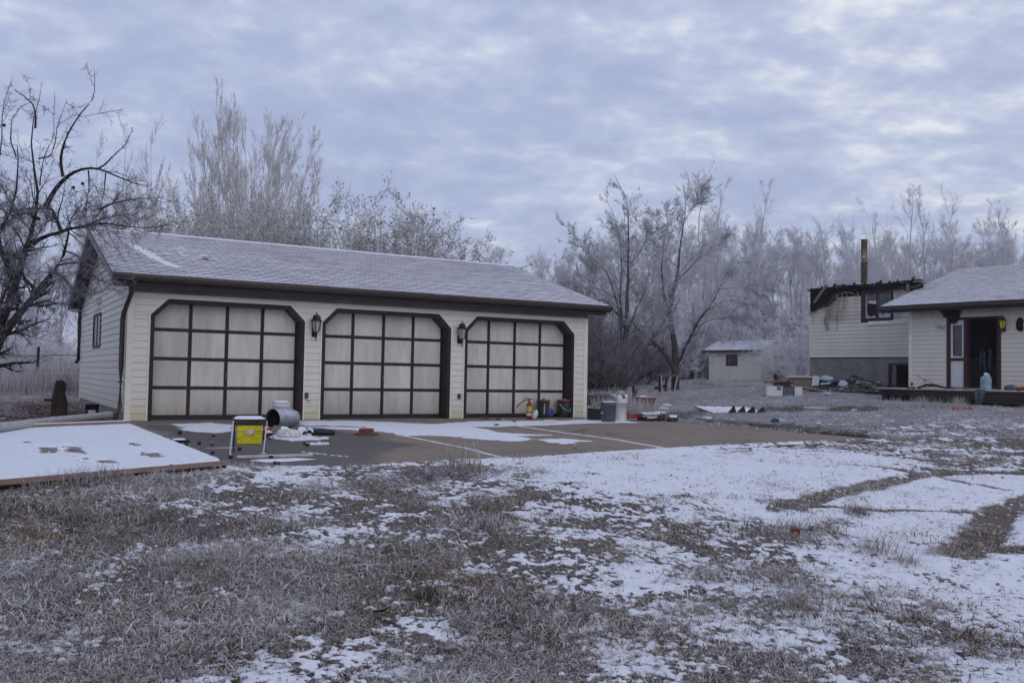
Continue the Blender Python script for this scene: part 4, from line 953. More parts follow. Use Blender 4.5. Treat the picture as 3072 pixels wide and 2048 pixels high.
mb = MB(); mb.lathe([(.05, 0), (.05, .14), (.035, .16), (.035, .19), (.0, .20)], 14); o = hobj('red_can', 'small red canister standing on the deck beside the corner trim', 'canister', .55, -.9, .81, mb, 'red')
MB().lathe([(.051, .03), (.051, .09)], 14, capb=False).build('label', 'label_w', o)
mb = MB(); mb.tube([(-.45, .0, .40), (-.1, 0, .22), (.25, .0, .06), (.34, -.05, .02)], .010, 6); mb.tube([(-.2, 0, .25), (-.18, -.01, .19)], .02, 6)
hobj('metal_rod', 'thin bent metal rod leaning across the siding above the deck', 'rod', .98, -.6, .83, mb, 'grey_pl')
mb = MB(); mb.tube([(-.4, 0, .02), (-.1, .02, .12), (.2, 0, .10), (.5, .0, .03), (.75, .03, .02)], [.02, .03, .03, .03, .015], 6); mb.tube([(-.3, .05, .05), (.1, .05, .08), (.6, .08, .03)], .018, 6)
hobj('charred_timber', 'charred curved timber lying on the deck before the sidelight', 'timber', 1.1, -.9, .82, mb, 'char')
mb = MB()
for k in range(16): 
    a = random.uniform(0, 6.28); mb.box(-.05, -.03, 0, .05, .03, random.uniform(.01, .05), T=Matrix.Translation((random.uniform(-.4, .4), random.uniform(-.15, .15), 0)) @ Matrix.Rotation(a, 4, 'Z') @ Matrix.Rotation(random.uniform(-.3, .3), 4, 'X'))
o = hobj('charred_scraps', 'scatter of small charred scraps on the left deck end', 'debris', .55, -1.0, .815, mb, 'char'); o['kind'] = 'stuff'
mb = MB(); mb.lathe([(.0, 0), (.11, .01), (.15, .07), (.11, .14), (.03, .18), (.0, .18)], 9); o = hobj('grey_bundle', 'crumpled grey bundle on the deck at the right picture edge', 'bundle', 3.62, -1.4, .81, mb, 'rag'); o.scale = (1.3, .9, 1)
mb = MB(); mb.lathe([(.0, 0), (.12, .01), (.14, .06), (.10, .11), (.0, .13)], 10); o = hobj('red_bundle', 'red folded fabric on the deck at the right picture edge', 'bundle', 3.95, -1.35, .81, mb, 'red'); o.scale = (1.5, .9, 1)
# heap of rubble below the wing
def scrap(mb, x, y, z, sx, sy, sz, mi=0):
    mb.box(-sx/2, -sy/2, -sz/2, sx/2, sy/2, sz/2, mi, T=Matrix.Translation((x, y, z)) @ Matrix.Rotation(random.uniform(0, 6.28), 4, 'Z') @ Matrix.Rotation(random.uniform(-.6, .6), 4, 'X') @ Matrix.Rotation(random.uniform(-.5, .5), 4, 'Y'))
rp = thing('rubble_heap', 'dark heap of fire debris against the grey foundation wall', 'debris heap', hp(-2.5, .6, .7), HR)
gx_, gy_ = np.meshgrid(np.linspace(-1.9, 1.7, 46), np.linspace(-.8, .95, 22))
H_ = (.34*np.exp(-((gx_-.35)/.75)**2)+.26*np.exp(-((gx_+1.0)/.5)**2)+.10)*np.clip(1.25-np.abs(gy_-.1)/.7, 0, 1)*(.45+1.1*fbm(gx_, gy_, 3.5, 71))
H_ *= np.clip((1.9-np.abs(gx_+.1))/.4, 0, 1)
idx = np.arange(gx_.size).reshape(gx_.shape); q = np.stack([idx[:-1, :-1], idx[:-1, 1:], idx[1:, 1:], idx[1:, :-1]], -1).reshape(-1, 4)
M['rubble'] = mat('burnt_rubble', (.015, .013, .013), (.075, .065, .055), 14, .95, .8, 30, frost=.45, frost_lo=.52)
npobj('mound', npmesh('mound', np.stack([gx_, gy_, H_-.03], -1).reshape(-1, 3), q, np.zeros((0, 3), int), 'rubble'), rp)
for k in range(54):
    x = random.uniform(-1.5, 1.5); y = random.uniform(-.6, .5); h = (.34*math.exp(-((x-.35)/.75)**2)+.26*math.exp(-((x+1.0)/.5)**2))*.9+.04
    mb = MB(); scrap(mb, x, y, h, random.uniform(.08, .35), random.uniform(.05, .14), random.uniform(.01, .05)); mb.build(random.choice(['rubble_board', 'rubble_sheet']), random.choice(['char', 'char', 'wood_grey', 'rubble', 'tarp', 'white_dirty', 'rag', 'wood_dark']), rp)
mb = MB(); blob_sheet(mb, [(-.22, -.1), (0, -.16), (.22, -.08), (.26, .06), (.05, .14), (-.2, .1)], .06); mb.build('pale_sheet', 'tarp', rp, (-.75, -.1, .40), (.5, .1, 0))
mb = MB(); blob_sheet(mb, [(-.16, -.12), (.08, -.16), (.18, .0), (.06, .12), (-.16, .1)], .08); mb.build('pale_sheet', 'tarp', rp, (.12, -.45, .22), (.7, .1, 0))

# ------------------------------------------------------------------ garden shed
sa = at(2127, 1140, 60.0); sb = at(2281, 1150, 57.0)
sx = (sb-sa); sw = math.hypot(sx[0], sx[1]); sr = math.atan2(sx[1], sx[0]); sg = min(g1(*sa[:2]), g1(*sb[:2]))
she = thing('garden_shed', 'small cream clapboard shed with frosted roof under the far trees', 'shed', (sa[0], sa[1], sg), sr)
SHH = 1.95; SD = 2.6; SWX0, SWX1, SWZ0, SWZ1 = sw*.34, sw*.56, 1.0, 1.72
mb = MB(); mb.box(0, .03, -.2, SWX0, .12, SHH).box(SWX1, .03, -.2, sw, .12, SHH).box(SWX0, .03, -.2, SWX1, .12, SWZ0).box(SWX0, .03, SWZ1, SWX1, .12, SHH).box(0, .12, -.2, .1, SD, SHH).box(0, SD, -.2, sw, SD+.1, SHH).box(sw-.1, .12, -.2, sw, SD*.55, SHH).box(sw-.1, SD*.55, 1.75, sw, SD, SHH)
mb.build('wall', 'siding_shed', she)
mb = MB(); z = 0
while z < SHH-.05:
    if z+.13 > SWZ0 and z < SWZ1: board(mb, 0, SWX0-.03, 0, SWX0-.03, z, z+.13); board(mb, SWX1+.03, sw, SWX1+.03, sw, z, z+.13)
    else: board(mb, 0, sw, 0, sw, z, z+.13)
    z += .13
mb2 = MB(Matrix(((0, -1, 0, sw+.006), (1, 0, 0, 0), (0, 0, 1, 0), (0, 0, 0, 1))))
z = 0
while z < SHH-.05: board(mb2, .0, SD*.55, .0, SD*.55, z, z+.13); z += .13
n0 = len(mb.v); mb.v += mb2.v; mb.f += [[i+n0 for i in f] for f in mb2.f]; mb.mi += mb2.mi; mb.smooth += mb2.smooth
o = mb.build('clapboards', 'siding_shed', she); o['kind'] = 'stuff'
mb = MB(); mb.box(SWX0, 0, SWZ0, SWX0+.06, .1, SWZ1).box(SWX1-.06, 0, SWZ0, SWX1, .1, SWZ1).box(SWX0+.06, 0, SWZ0, SWX1-.06, .1, SWZ0+.05).box(SWX0+.06, 0, SWZ1-.05, SWX1-.06, .1, SWZ1).box((SWX0+SWX1)/2-.03, .01, SWZ0+.05, (SWX0+SWX1)/2+.03, .09, SWZ1-.05)
wo = mb.build('window', 'maroon', she); MB().box(SWX0+.06, .05, SWZ0+.05, SWX1-.06, .06, SWZ1-.05).build('pane', 'glass_grey', wo)
MB().add([(SWX1-.42, -.02, SWZ1-.06), (SWX1-.12, -.02, SWZ1-.02), (SWX1-.05, -.02, SWZ0+.08), (SWX1-.30, -.025, SWZ0+.06)], [(0, 1, 2, 3)]).build('torn_screen', 'glass', wo)
MB().box(sw-.008, SD*.55, .0, sw+.03, SD*.60, 1.75).build('door_jamb', 'maroon', she)
MB().box(sw-.3, SD*.6, -.1, sw-.15, SD, 1.8).build('opening_shade', 'soot_and_shade', she)  # black panel in the doorway, standing for the shade inside the shed
mb = MB(); mb.prism([(-.35, SHH-.02), (SD/2, SHH+.62), (SD+.35, SHH-.02), (SD+.35, SHH+.06), (SD/2, SHH+.72), (-.35, SHH+.06)], -.3, sw+.25, 'x')
mb.build('roof', mat('shed_roof', (.42, .41, .46), (.62, .62, .68), 3, .9, .3, 30), she)
MB().box(-.3, -.37, SHH-.08, sw+.25, -.345, SHH+.05).build('fascia', 'wood_dark', she)
MB().prism([(.13, SHH), (SD-.05, SHH), (SD/2, SHH+.60)], .02, sw-.02, 'x').build('gable', 'siding_shed', she)

# ------------------------------------------------------------------ snowy timber platform by the garage corner
PZ = .12
A = onz(667, 1383, PZ); B = onz(391, 1273, PZ); C_ = onz(-260, 1300, PZ); D_ = onz(-260, 1462, PZ)
plt = thing('timber_platform', 'low timber platform under snow beside the garage corner', 'platform', (A[0], A[1], 0))
L = lambda p: (p[0]-A[0], p[1]-A[1])
a2, b2, c2, d2 = L(A), L(B), L(C_), L(D_)
PLATP = [(a2[0]+A[0], a2[1]+A[1]), (b2[0]+A[0], b2[1]+A[1]), (c2[0]+A[0], c2[1]+A[1]), (d2[0]+A[0], d2[1]+A[1])]
def lerp2(p, q, t): return (p[0]+(q[0]-p[0])*t, p[1]+(q[1]-p[1])*t)
nb = 24                                       # boards run from the garage end to the near beam
for k in range(nb):
    t0, t1 = k/nb+.0015, (k+1)/nb-.0015
    p = [lerp2(a2, d2, t0), lerp2(a2, d2, t1), lerp2(b2, c2, t1), lerp2(b2, c2, t0)]
    MB().prism(p, PZ-.045, PZ-.008-random.uniform(0, .003), 'z').build('plank', 'wood_grey', plt)
# snow blanket with trodden patches
NU, NV = 190, 210
U_, V_ = np.meshgrid(np.linspace(0, 1, NU), np.linspace(0, 1, NV))
PX = (a2[0]*(1-U_)+d2[0]*U_)*(1-V_)+(b2[0]*(1-U_)+c2[0]*U_)*V_; PY = (a2[1]*(1-U_)+d2[1]*U_)*(1-V_)+(b2[1]*(1-U_)+c2[1]*U_)*V_
WX, WY_ = PX+A[0], PY+A[1]
trod = np.zeros_like(PX)
def rel(l): return [tuple(onz(*p, PZ)[:2]) for p in l]
for P, s in ((rel([(120, 1340), (168, 1339), (172, 1350), (160, 1361), (128, 1362), (124, 1350)]), 1), (rel([(192, 1337), (236, 1338), (255, 1362), (205, 1358)]), 1), (rel([(298, 1379), (330, 1378), (366, 1388), (345, 1393), (310, 1391)]), 1), (rel([(410, 1363), (440, 1357), (462, 1356), (486, 1372), (465, 1374), (440, 1366)]), 1.1), (rel([(384, 1327), (408, 1326), (412, 1336), (396, 1337)]), 1), (rel([(415, 1348), (436, 1346), (440, 1352), (422, 1355)]), .7),
             (rel([(230, 1372), (270, 1368), (292, 1395), (262, 1400), (240, 1388)]), .55), (rel([(62, 1360), (86, 1358), (84, 1370), (66, 1371)]), .5), (rel([(240, 1338), (262, 1352), (296, 1352), (300, 1362), (262, 1362)]), .4), (rel([(510, 1355), (560, 1362), (545, 1366)]), .5), (rel([(570, 1376), (600, 1380), (580, 1383)]), .5), (rel([(450, 1326), (485, 1328), (480, 1334), (455, 1332)]), .55), (rel([(145, 1382), (190, 1386), (180, 1396)]), .4)):
    i = poly_in(WX, WY_, P); d = seg_d(WX, WY_, P+[P[0]]); sd = np.where(i, d, -d); trod = np.maximum(trod, np.clip(sd/.14+.85, 0, 1)*s)
line = seg_d(WX, WY_, rel([(0, 1340), (200, 1337), (360, 1327), (470, 1322)])); trod = np.maximum(trod, np.clip(1-line/.02, 0, 1)*.55*(fbm(WX, WY_, 6, 3) > .42))
line = seg_d(WX, WY_, rel([(300, 1318), (360, 1315), (420, 1313)])); trod = np.maximum(trod, np.clip(1-line/.015, 0, 1)*.4)
nz = fbm(WX, WY_, 14, 77); edge = np.minimum(np.minimum(U_, 1-U_)*8, np.minimum(V_*6.1, (1-V_)*6.1))
H_ = PZ+.018+.006*(fbm(WX, WY_, 2, 78)-.5)-.045*np.clip((trod+ (nz-.5)*1.5-.34)/.45, 0, 1)-.035*np.clip(1-(edge+ (nz-.5)*.12)/.03, 0, 1)
idx = np.arange(NU*NV).reshape(NV, NU); q = np.stack([idx[:-1, :-1], idx[:-1, 1:], idx[1:, 1:], idx[1:, :-1]], -1).reshape(-1, 4)
keep = (H_ > PZ-.012).ravel()[q].any(1)
npobj('snow_blanket', npmesh('snow_blanket', np.stack([PX, PY, H_], -1).reshape(-1, 3), q[keep], np.zeros((0, 3), int), 'snow', smooth=True), plt)
def beam(p, q, w, z0, z1, m, name, o1=0, ext=0):
    d = Vector((q[0]-p[0], q[1]-p[1], 0)); l = d.length; d.normalize(); n = Vector((-d.y, d.x, 0))
    T = Matrix(((d.x, n.x, 0, p[0]), (d.y, n.y, 0, p[1]), (0, 0, 1, 0), (0, 0, 0, 1)))
    return MB(T).box(-ext, o1, z0, l+ext, o1+w, z1).build(name, m, plt)
beam(a2, d2, .04, .088, PZ+.006, 'wood_pink', 'edge_board', o1=.0, ext=.03)
beam(a2, d2, .10, -.14, .085, 'wood_dark', 'bearer', o1=-.13)
beam(b2, c2, .04, .02, PZ+.055, 'wood_pink', 'edge_board', o1=-.04)
o = beam(b2, c2, .05, PZ+.056, PZ+.066, 'snow', 'snow_cap', o1=-.045)
beam(a2, b2, .035, .0, PZ-.012, 'wood_dark', 'bearer', o1=-.036)
# white drain pipe from the downspout
p0 = Vector((-.27, -.02, .115)); p1 = Vector(tuple(onz(0, 1281, .20))); dirp = (p1-p0); p2 = p0+dirp*1.5
mb = MB(); mb.tube([p0, p0+dirp*.5+Vector((0, 0, .005)), p2], .058, 14); mb.tube([p0-dirp*.005, p0+dirp*.05], .066, 14)
setp(mb.build('drain_pipe', 'white_dirty'), 'long dirty white drain pipe running left from the garage downspout', 'pipe')
# ------------------------------------------------------------------ things near the garage end wall
p = gp(182, 1250); st = thing('old_stump_post', 'broken dark wooden post leaning beside the leaf litter left of the garage', 'post', p)
mb = MB(); mb.tube([(0, 0, -.1), (.0, 0, .3), (-.02, 0, .62), (-.05, 0, .70)], [.13, .115, .105, .06], 9); mb.build('trunk', 'wood_dark', st)
mb = MB(); mb.tube([(-.12, .05, -.1), (-.10, .02, .35), (-.05, .0, .70)], [.06, .07, .05], 7); mb.box(-.30, -.02, .30, -.08, .03, .35); mb.build('side_board', 'wood_dark', st)
mb = MB(); mb.lathe([(.115, 0), (.13, .20), (.135, .20), (.135, .215), (.12, .215)], 18); o = mb.build('small_pail', 'black', None, Vector(tuple(onz(276, 1244, .02)))); setp(o, 'small black pail with white label against the garage end wall', 'pail')
mb = MB(); mb.box(-.09, -.137, .02, .05, -.128, .10); mb.build('label', 'label_w', o)
for k in range(4):
    pass
# ------------------------------------------------------------------ things on the slab
def put(name, label, cat, px, py, z=0.0, rz=0, group=None): 
    q = onz(px, py, z); return thing(name, label, cat, q, rz, group)
# folding stool with yellow crate behind
st = put('folding_stool', 'folding stool with olive seat under snow and white tube legs', 'stool', 745, 1358, 0, YAW*-.3)
sw2 = .37; hh = .40
mb = MB(); mb.tube([(-sw2/2-.03, -.14, .0), (-sw2/2+.0, -.12, hh-.03), (-sw2/2+.03, -.11, hh)], .0095, 8); mb.build('leg', 'white_pl', st)
mb = MB(); mb.tube([(sw2/2-.03, -.16, .0), (sw2/2+.0, -.12, hh-.03), (sw2/2-.02, -.11, hh)], .0095, 8); mb.tube([(sw2/2-.06, -.16, .005), (sw2/2, -.16, .005)], .008, 6); mb.build('leg', 'white_pl', st)
mb = MB(); mb.tube([(-sw2/2+.03, .16, .0), (-sw2/2+.03, .12, hh)], .008, 8); mb.build('leg', 'blackm', st)
mb = MB(); mb.tube([(sw2/2+.02, .16, .0), (sw2/2-.01, .12, hh)], .008, 8); mb.build('leg', 'blackm', st)
mb = MB(); mb.prism([(-.14, hh-.075), (-.14, hh+.0), (.14, hh+.012), (.14, hh-.01), (0, hh-.03), (-.12, hh-.075)], -sw2/2+.005, sw2/2-.005, 'x'); mb.build('seat', 'olive', st)
mb = MB(); blob_sheet(mb, [(-sw2/2+.01, -.14), (0, -.145), (sw2/2-.01, -.14), (sw2/2-.0, 0), (sw2/2-.01, .13), (0, .14), (-sw2/2+.01, .13), (-sw2/2, 0)], .03, Matrix.Translation((0, 0, hh))); mb.build('snow_cap', 'snow', st)
yc = put('yellow_crate', 'yellow plastic crate with torn paper label behind the folding stool', 'crate', 748, 1328, 0, R(-14))
def crate(x, y, z, t=1.12):
    m = MB(); m.add([(-x, -y, 0), (x, -y, 0), (x, y, 0), (-x, y, 0), (-x*t, -y*t, z), (x*t, -y*t, z), (x*t, y*t, z), (-x*t, y*t, z)], [(0, 3, 2, 1), (0, 1, 5, 4), (1, 2, 6, 5), (2, 3, 7, 6), (3, 0, 4, 7)])
    for zz_ in (.32, .62, .97): k = 1+(t-1)*zz_; m.add([(-x*k-.006, -y*k-.006, z*zz_-.008), (x*k+.006, -y*k-.006, z*zz_-.008), (x*k+.006, y*k+.006, z*zz_-.008), (-x*k-.006, y*k+.006, z*zz_-.008), (-x*k-.006, -y*k-.006, z*zz_+.008), (x*k+.006, -y*k-.006, z*zz_+.008), (x*k+.006, y*k+.006, z*zz_+.008), (-x*k-.006, y*k+.006, z*zz_+.008)], [(0, 3, 2, 1), (4, 5, 6, 7), (0, 1, 5, 4), (1, 2, 6, 5), (2, 3, 7, 6), (3, 0, 4, 7)])
    return m
crate(.155, .13, .285, 1.08).build('box', 'yellow', yc)
MB().prism([(-.045, .17), (.0, .185), (.055, .19), (.055, .14), (.02, .135), (-.005, .11), (-.045, .12)], -.158, -.149).build('label', 'label_w', yc)
# grey pail lying on its side, white pail upright behind
gpail = put('fallen_pail', 'galvanised grey pail lying on its side among snowy rubbish', 'pail', 850, 1287, 0)
Tp = Matrix.Translation((0, 0, .175)) @ Matrix.Rotation(R(28), 4, 'Z') @ Matrix.Rotation(R(90), 4, 'Y')
mb = MB(); mb.lathe([(.165, -.24), (.172, -.20), (.165, -.18), (.165, -.1), (.158, .16), (.125, .26), (.0, .265)], 26, T=Tp, capb=False); mb.lathe([(.172, -.245), (.172, -.225)], 26, T=Tp, capb=False); mb.build('body', 'galv', gpail)
mb = MB(); mb.lathe([(.150, -.238), (.140, .2), (0, .21)], 20, T=Tp, capb=False); mb.build('inside', 'blackm', gpail)
mb = MB(); mb.lathe([(.13, 0), (.15, .33), (.158, .335), (.158, .36), (.150, .365), (.150, .385), (.16, .39), (.16, .41), (.0, .415)], 22)
o = mb.build('white_pail', 'white_pl', None, onz(842, 1274, 0)); setp(o, 'white lidded plastic pail standing behind the fallen grey pail', 'pail')
o2 = MB(); blob_sheet(o2, [(.15*math.cos(a), .15*math.sin(a)) for a in np.linspace(0, 2*math.pi, 12, endpoint=False)], .025, Matrix.Translation((0, 0, .415))); o2.build('snow_cap', 'snow', o)
# rubbish by the pail
q = onz(865, 1313, 0)
mb = MB(); mb.lathe([(.0, 0), (.13, .01), (.15, .06), (.11, .11), (.0, .13)], 11); o = mb.build('crumpled_bag', 'label_w', None, q, (0, 0, -.4)); o.scale = (1.25, .8, 1.05); setp(o, 'crumpled pale bag in front of the fallen pail', 'bag')
q = onz(826, 1306, .0); mb = MB(); mb.prism([(-.12, 0), (.04, .0), (.07, .13), (-.02, .15)], -.05, .12); setp(mb.build('brown_carton', 'wood_grey', None, q, (0, 0, -.4)), 'torn brown carton beside the crumpled bag', 'carton')
q = onz(853, 1288, 0.05); mb = MB(); mb.lathe([(.0, 0), (.12, .0), (.13, .05), (.08, .09), (.0, .10)], 12); o = mb.build('snow_lump', 'snow', None, onz(846, 1297, 0)); setp(o, 'rounded lump of snow against the fallen pail mouth', 'snow lump')
for (a, b, w, l_, m_, nm, lab, cat) in ((905, 1302, .12, .07, 'rag', 'frosted_rag', 'frosted tangled rag right of the crumpled bag', 'rag'), (928, 1306, .10, .06, 'char', 'dark_scrap', 'dark scrap next to the frosted rag', 'scrap'), (800, 1303, .10, .06, 'red', 'red_scrap', 'red and white scrap under the stool side', 'scrap'), (806, 1316, .08, .05, 'apple', 'dark_clod', 'dark reddish clod in front of the red scrap', 'clod')):
    mb = MB()
    for k in range(12): scrap(mb, random.uniform(-w, w), random.uniform(-l_, l_), random.uniform(.01, .09), random.uniform(.04, .12), random.uniform(.03, .07), random.uniform(.01, .04))
    blob_sheet(mb, [(w*.7*math.cos(t), l_*1.2*math.sin(t)) for t in np.linspace(0, 5.6, 8)], .12, mi=1)
    setp(mb.build(nm, [m_, 'snow'], None, onz(a, b, 0), (0, 0, random.uniform(0, 3))), lab, cat)
mb = MB(); mb.lathe([(.0, 0), (.10, .005), (.115, .05), (.09, .09), (.0, .10)], 10); o = mb.build('black_case', 'black', None, onz(968, 1304, 0), (0, 0, -.5)); o.scale = (1.7, .75, .95); setp(o, 'black rounded plastic case lying right of the rubbish', 'case')
q = onz(957, 1333, 0); mb = MB(); mb.prism([(-.13, -.02), (-.02, -.07), (.12, -.05), (.14, -.01), (.0, .04), (-.1, .08)], .0, .022, 'z'); mb.lathe([(.0, .02), (.06, .022), (.0, .04)], 8)
setp(mb.build('snowy_board_piece', 'snow', None, q, (.1, -.06, .1)), 'snow covered flat scrap in front of the black case', 'scrap')
mb = MB(); mb.tube([(0, 0, .012), (.25, .03, .02), (.45, -.02, .012), (.6, .03, .02), (.9, .02, .012), (1.0, .06, .015)], .009, 6); setp(mb.build('thin_rope', 'rust', None, onz(925, 1280, 0), (0, 0, -.55)), 'thin red brown rope snaking over the snow before the middle door', 'rope')
mb = MB(); mb.lathe([(.19, .0), (.20, .015), (.14, .03), (.12, .035), (.115, .09), (.105, .095), (.0, .085)], 26)
setp(mb.build('plant_saucer', 'rust', None, onz(1099, 1303, 0)), 'upturned rust brown plastic plant pot base on the slab', 'plant pot')
pq = onz(710, 1378, .0); pr = onz(937, 1371, .0); mb = MB(); d = Vector(tuple(pr))-Vector(tuple(pq)); mb.tube([(0, 0, .022), tuple(d+Vector((0, 0, .022)))], .022, 12); mb.tube([tuple(d*.97+Vector((0, 0, .022))), tuple(d*1.0+Vector((0, 0, .022)))], .025, 12)
setp(mb.build('white_tube', 'white_dirty', None, pq), 'white plastic tube lying on the dark slab below the stool', 'pipe')
mb = MB(); blob_sheet(mb, [tuple((Vector(tuple(onz(*p, 0)))-Vector(tuple(pq)))[:2]) for p in ((745, 1380), (800, 1386), (860, 1384), (960, 1377), (900, 1374), (820, 1377))], .012); setp(mb.build('snow_drift', 'snow', None, pq), 'thin snow drift along the white tube', 'snow')
# rotten apples
ap = MB(); ap.lathe([(.0, .004), (.018, .0), (.032, .016), (.034, .032), (.024, .05), (.008, .052), (.0, .047)], 12); apo = None
M['apple_snow'] = M['snow']
cap = MB(); blob_sheet(cap, [(.02*math.cos(t), .02*math.sin(t)) for t in np.linspace(0, 5.5, 8)], .012, Matrix.Translation((0, 0, .047)))
spots = [(540, 1302, 0), (640, 1309, 1), (598, 1332, 0), (637, 1336, 1), (559, 1336, 0), (490, 1315, 0), (983, 1328, 1), (692, 1374, 1), (813, 1375, 1), (719, 1350, 0), (638, 1361, 0), (922, 1338, 1), (912, 1333, 0), (826, 1392, 0), (836, 1393, 0), (756, 1326, 0)]
for i, (a, b, c) in enumerate(spots):
    q = onz(a, b, 0.003)
    if apo is None:
        apo = ap.build('apple', 'apple', None, q); me1 = apo.data; capo = cap.build('snow_cap', 'snow', None); me2 = capo.data; bpy.data.objects.remove(capo); o = apo
    else:
        o = bpy.data.objects.new('apple', me1); COL.objects.link(o); o.location = q; o.rotation_euler = (random.uniform(-.5, .5)*(1-c), 0, random.uniform(0, 6)); s = random.uniform(.6, .85); o.scale = (s, s, s*.9)
    setp(o, 'small dark rotten windfall apple lying on the concrete slab', 'apple', 'rotten apples on the slab')
    if c: linkmesh('snow_cap', me2, o)
for (a, b, s, l_) in ((537, 1327, .10, 'flat dark clod with snow cap near the platform edge'), (411, 1336, .03, 'dark wad on the platform snow'), (81, 1328, .03, 'single dark clod on the platform snow at the far left')):
    mb = MB(); mb.lathe([(.0, 0), (s, .0), (s*.9, s*.25), (s*.5, s*.4), (0, s*.4)], 9); zz_ = 0 if b != 1336 and b != 1328 else PZ+.015
    o = mb.build('clod', 'char', None, onz(a, b, zz_)); o.scale = (1.5, .8, 1); setp(o, l_, 'clod')
    if s > .05: m2 = MB(); blob_sheet(m2, [(s*.6*math.cos(t), s*.6*math.sin(t)) for t in np.linspace(0, 5.5, 8)], .02, Matrix.Translation((0, 0, s*.38))); m2.build('snow_cap', 'snow', o)
# row against the right garage door
ex = put('fire_extinguisher', 'red fire extinguisher with yellow label and black hose by the right garage door', 'fire extinguisher', 1587, 1257, 0)
mb = MB(); mb.lathe([(.062, 0), (.066, .02), (.066, .30), (.055, .35), (.025, .38), (.022, .41), (.0, .41)], 20); mb.build('cylinder', 'red', ex)
mb = MB(); mb.lathe([(.0675, .17), (.0675, .29)], 20, capb=False); mb.build('label', 'label_y', ex)
mb = MB(); mb.lathe([(.0675, .08), (.0675, .14)], 20, capb=False); mb.build('label', 'label_w', ex)
mb = MB(); mb.lathe([(.022, .41), (.022, .45)], 10); mb.box(-.02, -.015, .45, .12, .015, .465); mb.box(-.02, -.012, .475, .09, .012, .487, T=Matrix.Rotation(R(-14), 4, 'Y')); mb.build('valve_lever', 'grey_pl', ex)
mb = MB(); mb.tube([(-.02, 0, .43), (-.08, -.01, .44), (-.18, -.02, .40), (-.27, -.03, .34), (-.34, -.04, .28)], [.012]*4+[.016], 8); mb.build('hose', 'black', ex)
for (a, b, r_, lab, strip) in ((1629, 1253, .155, 'black bucket with orange rim and white stripe before the right garage door', 1), (1690, 1252, .155, 'black bucket with orange rim and hanging wire handle near the garage corner', 0)):
    bu = put('black_bucket', lab, 'bucket', a, b, 0, group='black buckets with orange rims')
    mb = MB(); mb.lathe([(.128, 0), (.132, .01), (.152, .40), (.145, .40), (.135, .2), (.0, .2)], 24); mb.build('body', 'black', bu)
    mb = MB(); mb.lathe([(.152, .395), (.160, .397), (.160, .420), (.148, .422)], 24); mb.build('rim', 'orange', bu)
    if strip: MB().tube([(-.06, -.142, .10), (-.063, -.150, .2), (-.062, -.157, .33)], .009, 6, flat=.6).build('white_stripe', 'white_pl', bu)
    else: MB().tube([(-.15, -.06, .33), (-.12, -.13, .24), (-.03, -.175, .17), (.06, -.17, .155), (.13, -.11, .18), (.155, -.03, .25)], .008, 6).build('handle', 'white_dirty', bu)
    mb = MB(); mb.lathe([(.0, .40), (.13, .405), (.06, .43), (.0, .43)], 10); mb.box(-.01, -.01, .42, .03, .01, .45); mb.build('rusty_contents', 'leaf', bu)
mb = MB(); mb.lathe([(.0, .0), (.055, .02), (.07, .12), (.05, .20), (.0, .24)], 10); o = mb.build('white_bag', 'label_w', None, onz(1600, 1258, 0), (.0, .35, 0)); setp(o, 'crumpled white bag between fire extinguisher and bucket', 'bag')
mb = MB(); mb.lathe([(.0, .0), (.10, .02), (.11, .08), (.06, .13), (0, .14)], 10); o = mb.build('black_bag', 'black', None, onz(1608, 1253, 0)); o.scale = (.9, .6, 1.2); setp(o, 'small black bag slumped against the striped bucket', 'bag')
mb = MB(); mb.lathe([(.0, -.075), (.05, -.06), (.078, 0), (.05, .06), (.0, .075)], 16); o = mb.build('blue_ball', 'blue', None, onz(1652, 1236, .24)); setp(o, 'round blue lid resting on the white tub between buckets', 'lid'); o.location.z = .24; o.scale = (1, .6, 1)
mb = MB(); mb.lathe([(.075, 0), (.09, .11), (.096, .115), (.096, .13), (0, .135)], 18); setp(mb.build('white_tub', 'white_dirty', None, onz(1657, 1249, 0)), 'small white tub between the two black buckets', 'tub')
mb = MB(); T1 = Matrix.Translation((0, 0, .035)) @ Matrix.Rotation(R(90), 4, 'Y'); mb.lathe([(.033, -.12), (.036, -.11), (.036, .1), (.03, .12), (.012, .14), (0, .14)], 12, T=T1); setp(mb.build('spray_can', ['white_pl'], None, onz(1648, 1269, 0), (0, 0, -.45)), 'white spray can lying on the snow in front of the buckets', 'can')
for (a, b, m_, nm, lab, cat, s) in ((1452, 1258, 'terra', 'brown_rag', 'small brownish wrapper at the threshold of the right door', 'wrapper', .09), (1498, 1259, 'blue', 'blue_wrapper', 'dark blue wrapper at the threshold of the right door', 'wrapper', .06), (1510, 1260, 'yellow', 'yellow_scrap', 'tiny yellow scrap beside the blue wrapper', 'scrap', .03), (1541, 1266, 'green_grass', 'green_lid', 'small greenish lid on the snow below the right door', 'lid', .05), (1487, 1277, 'char', 'black_twig', 'short black stick on the slab snow', 'stick', .05)):
    mb = MB()
    for k in range(4): scrap(mb, random.uniform(-s, s), random.uniform(-s*.4, s*.4), .02, s, s*.6, .02)
    setp(mb.build(nm, m_, None, onz(a, b, 0)), lab, cat)
for (a, b) in ((1560, 1259), (1445, 1262)):
    pass
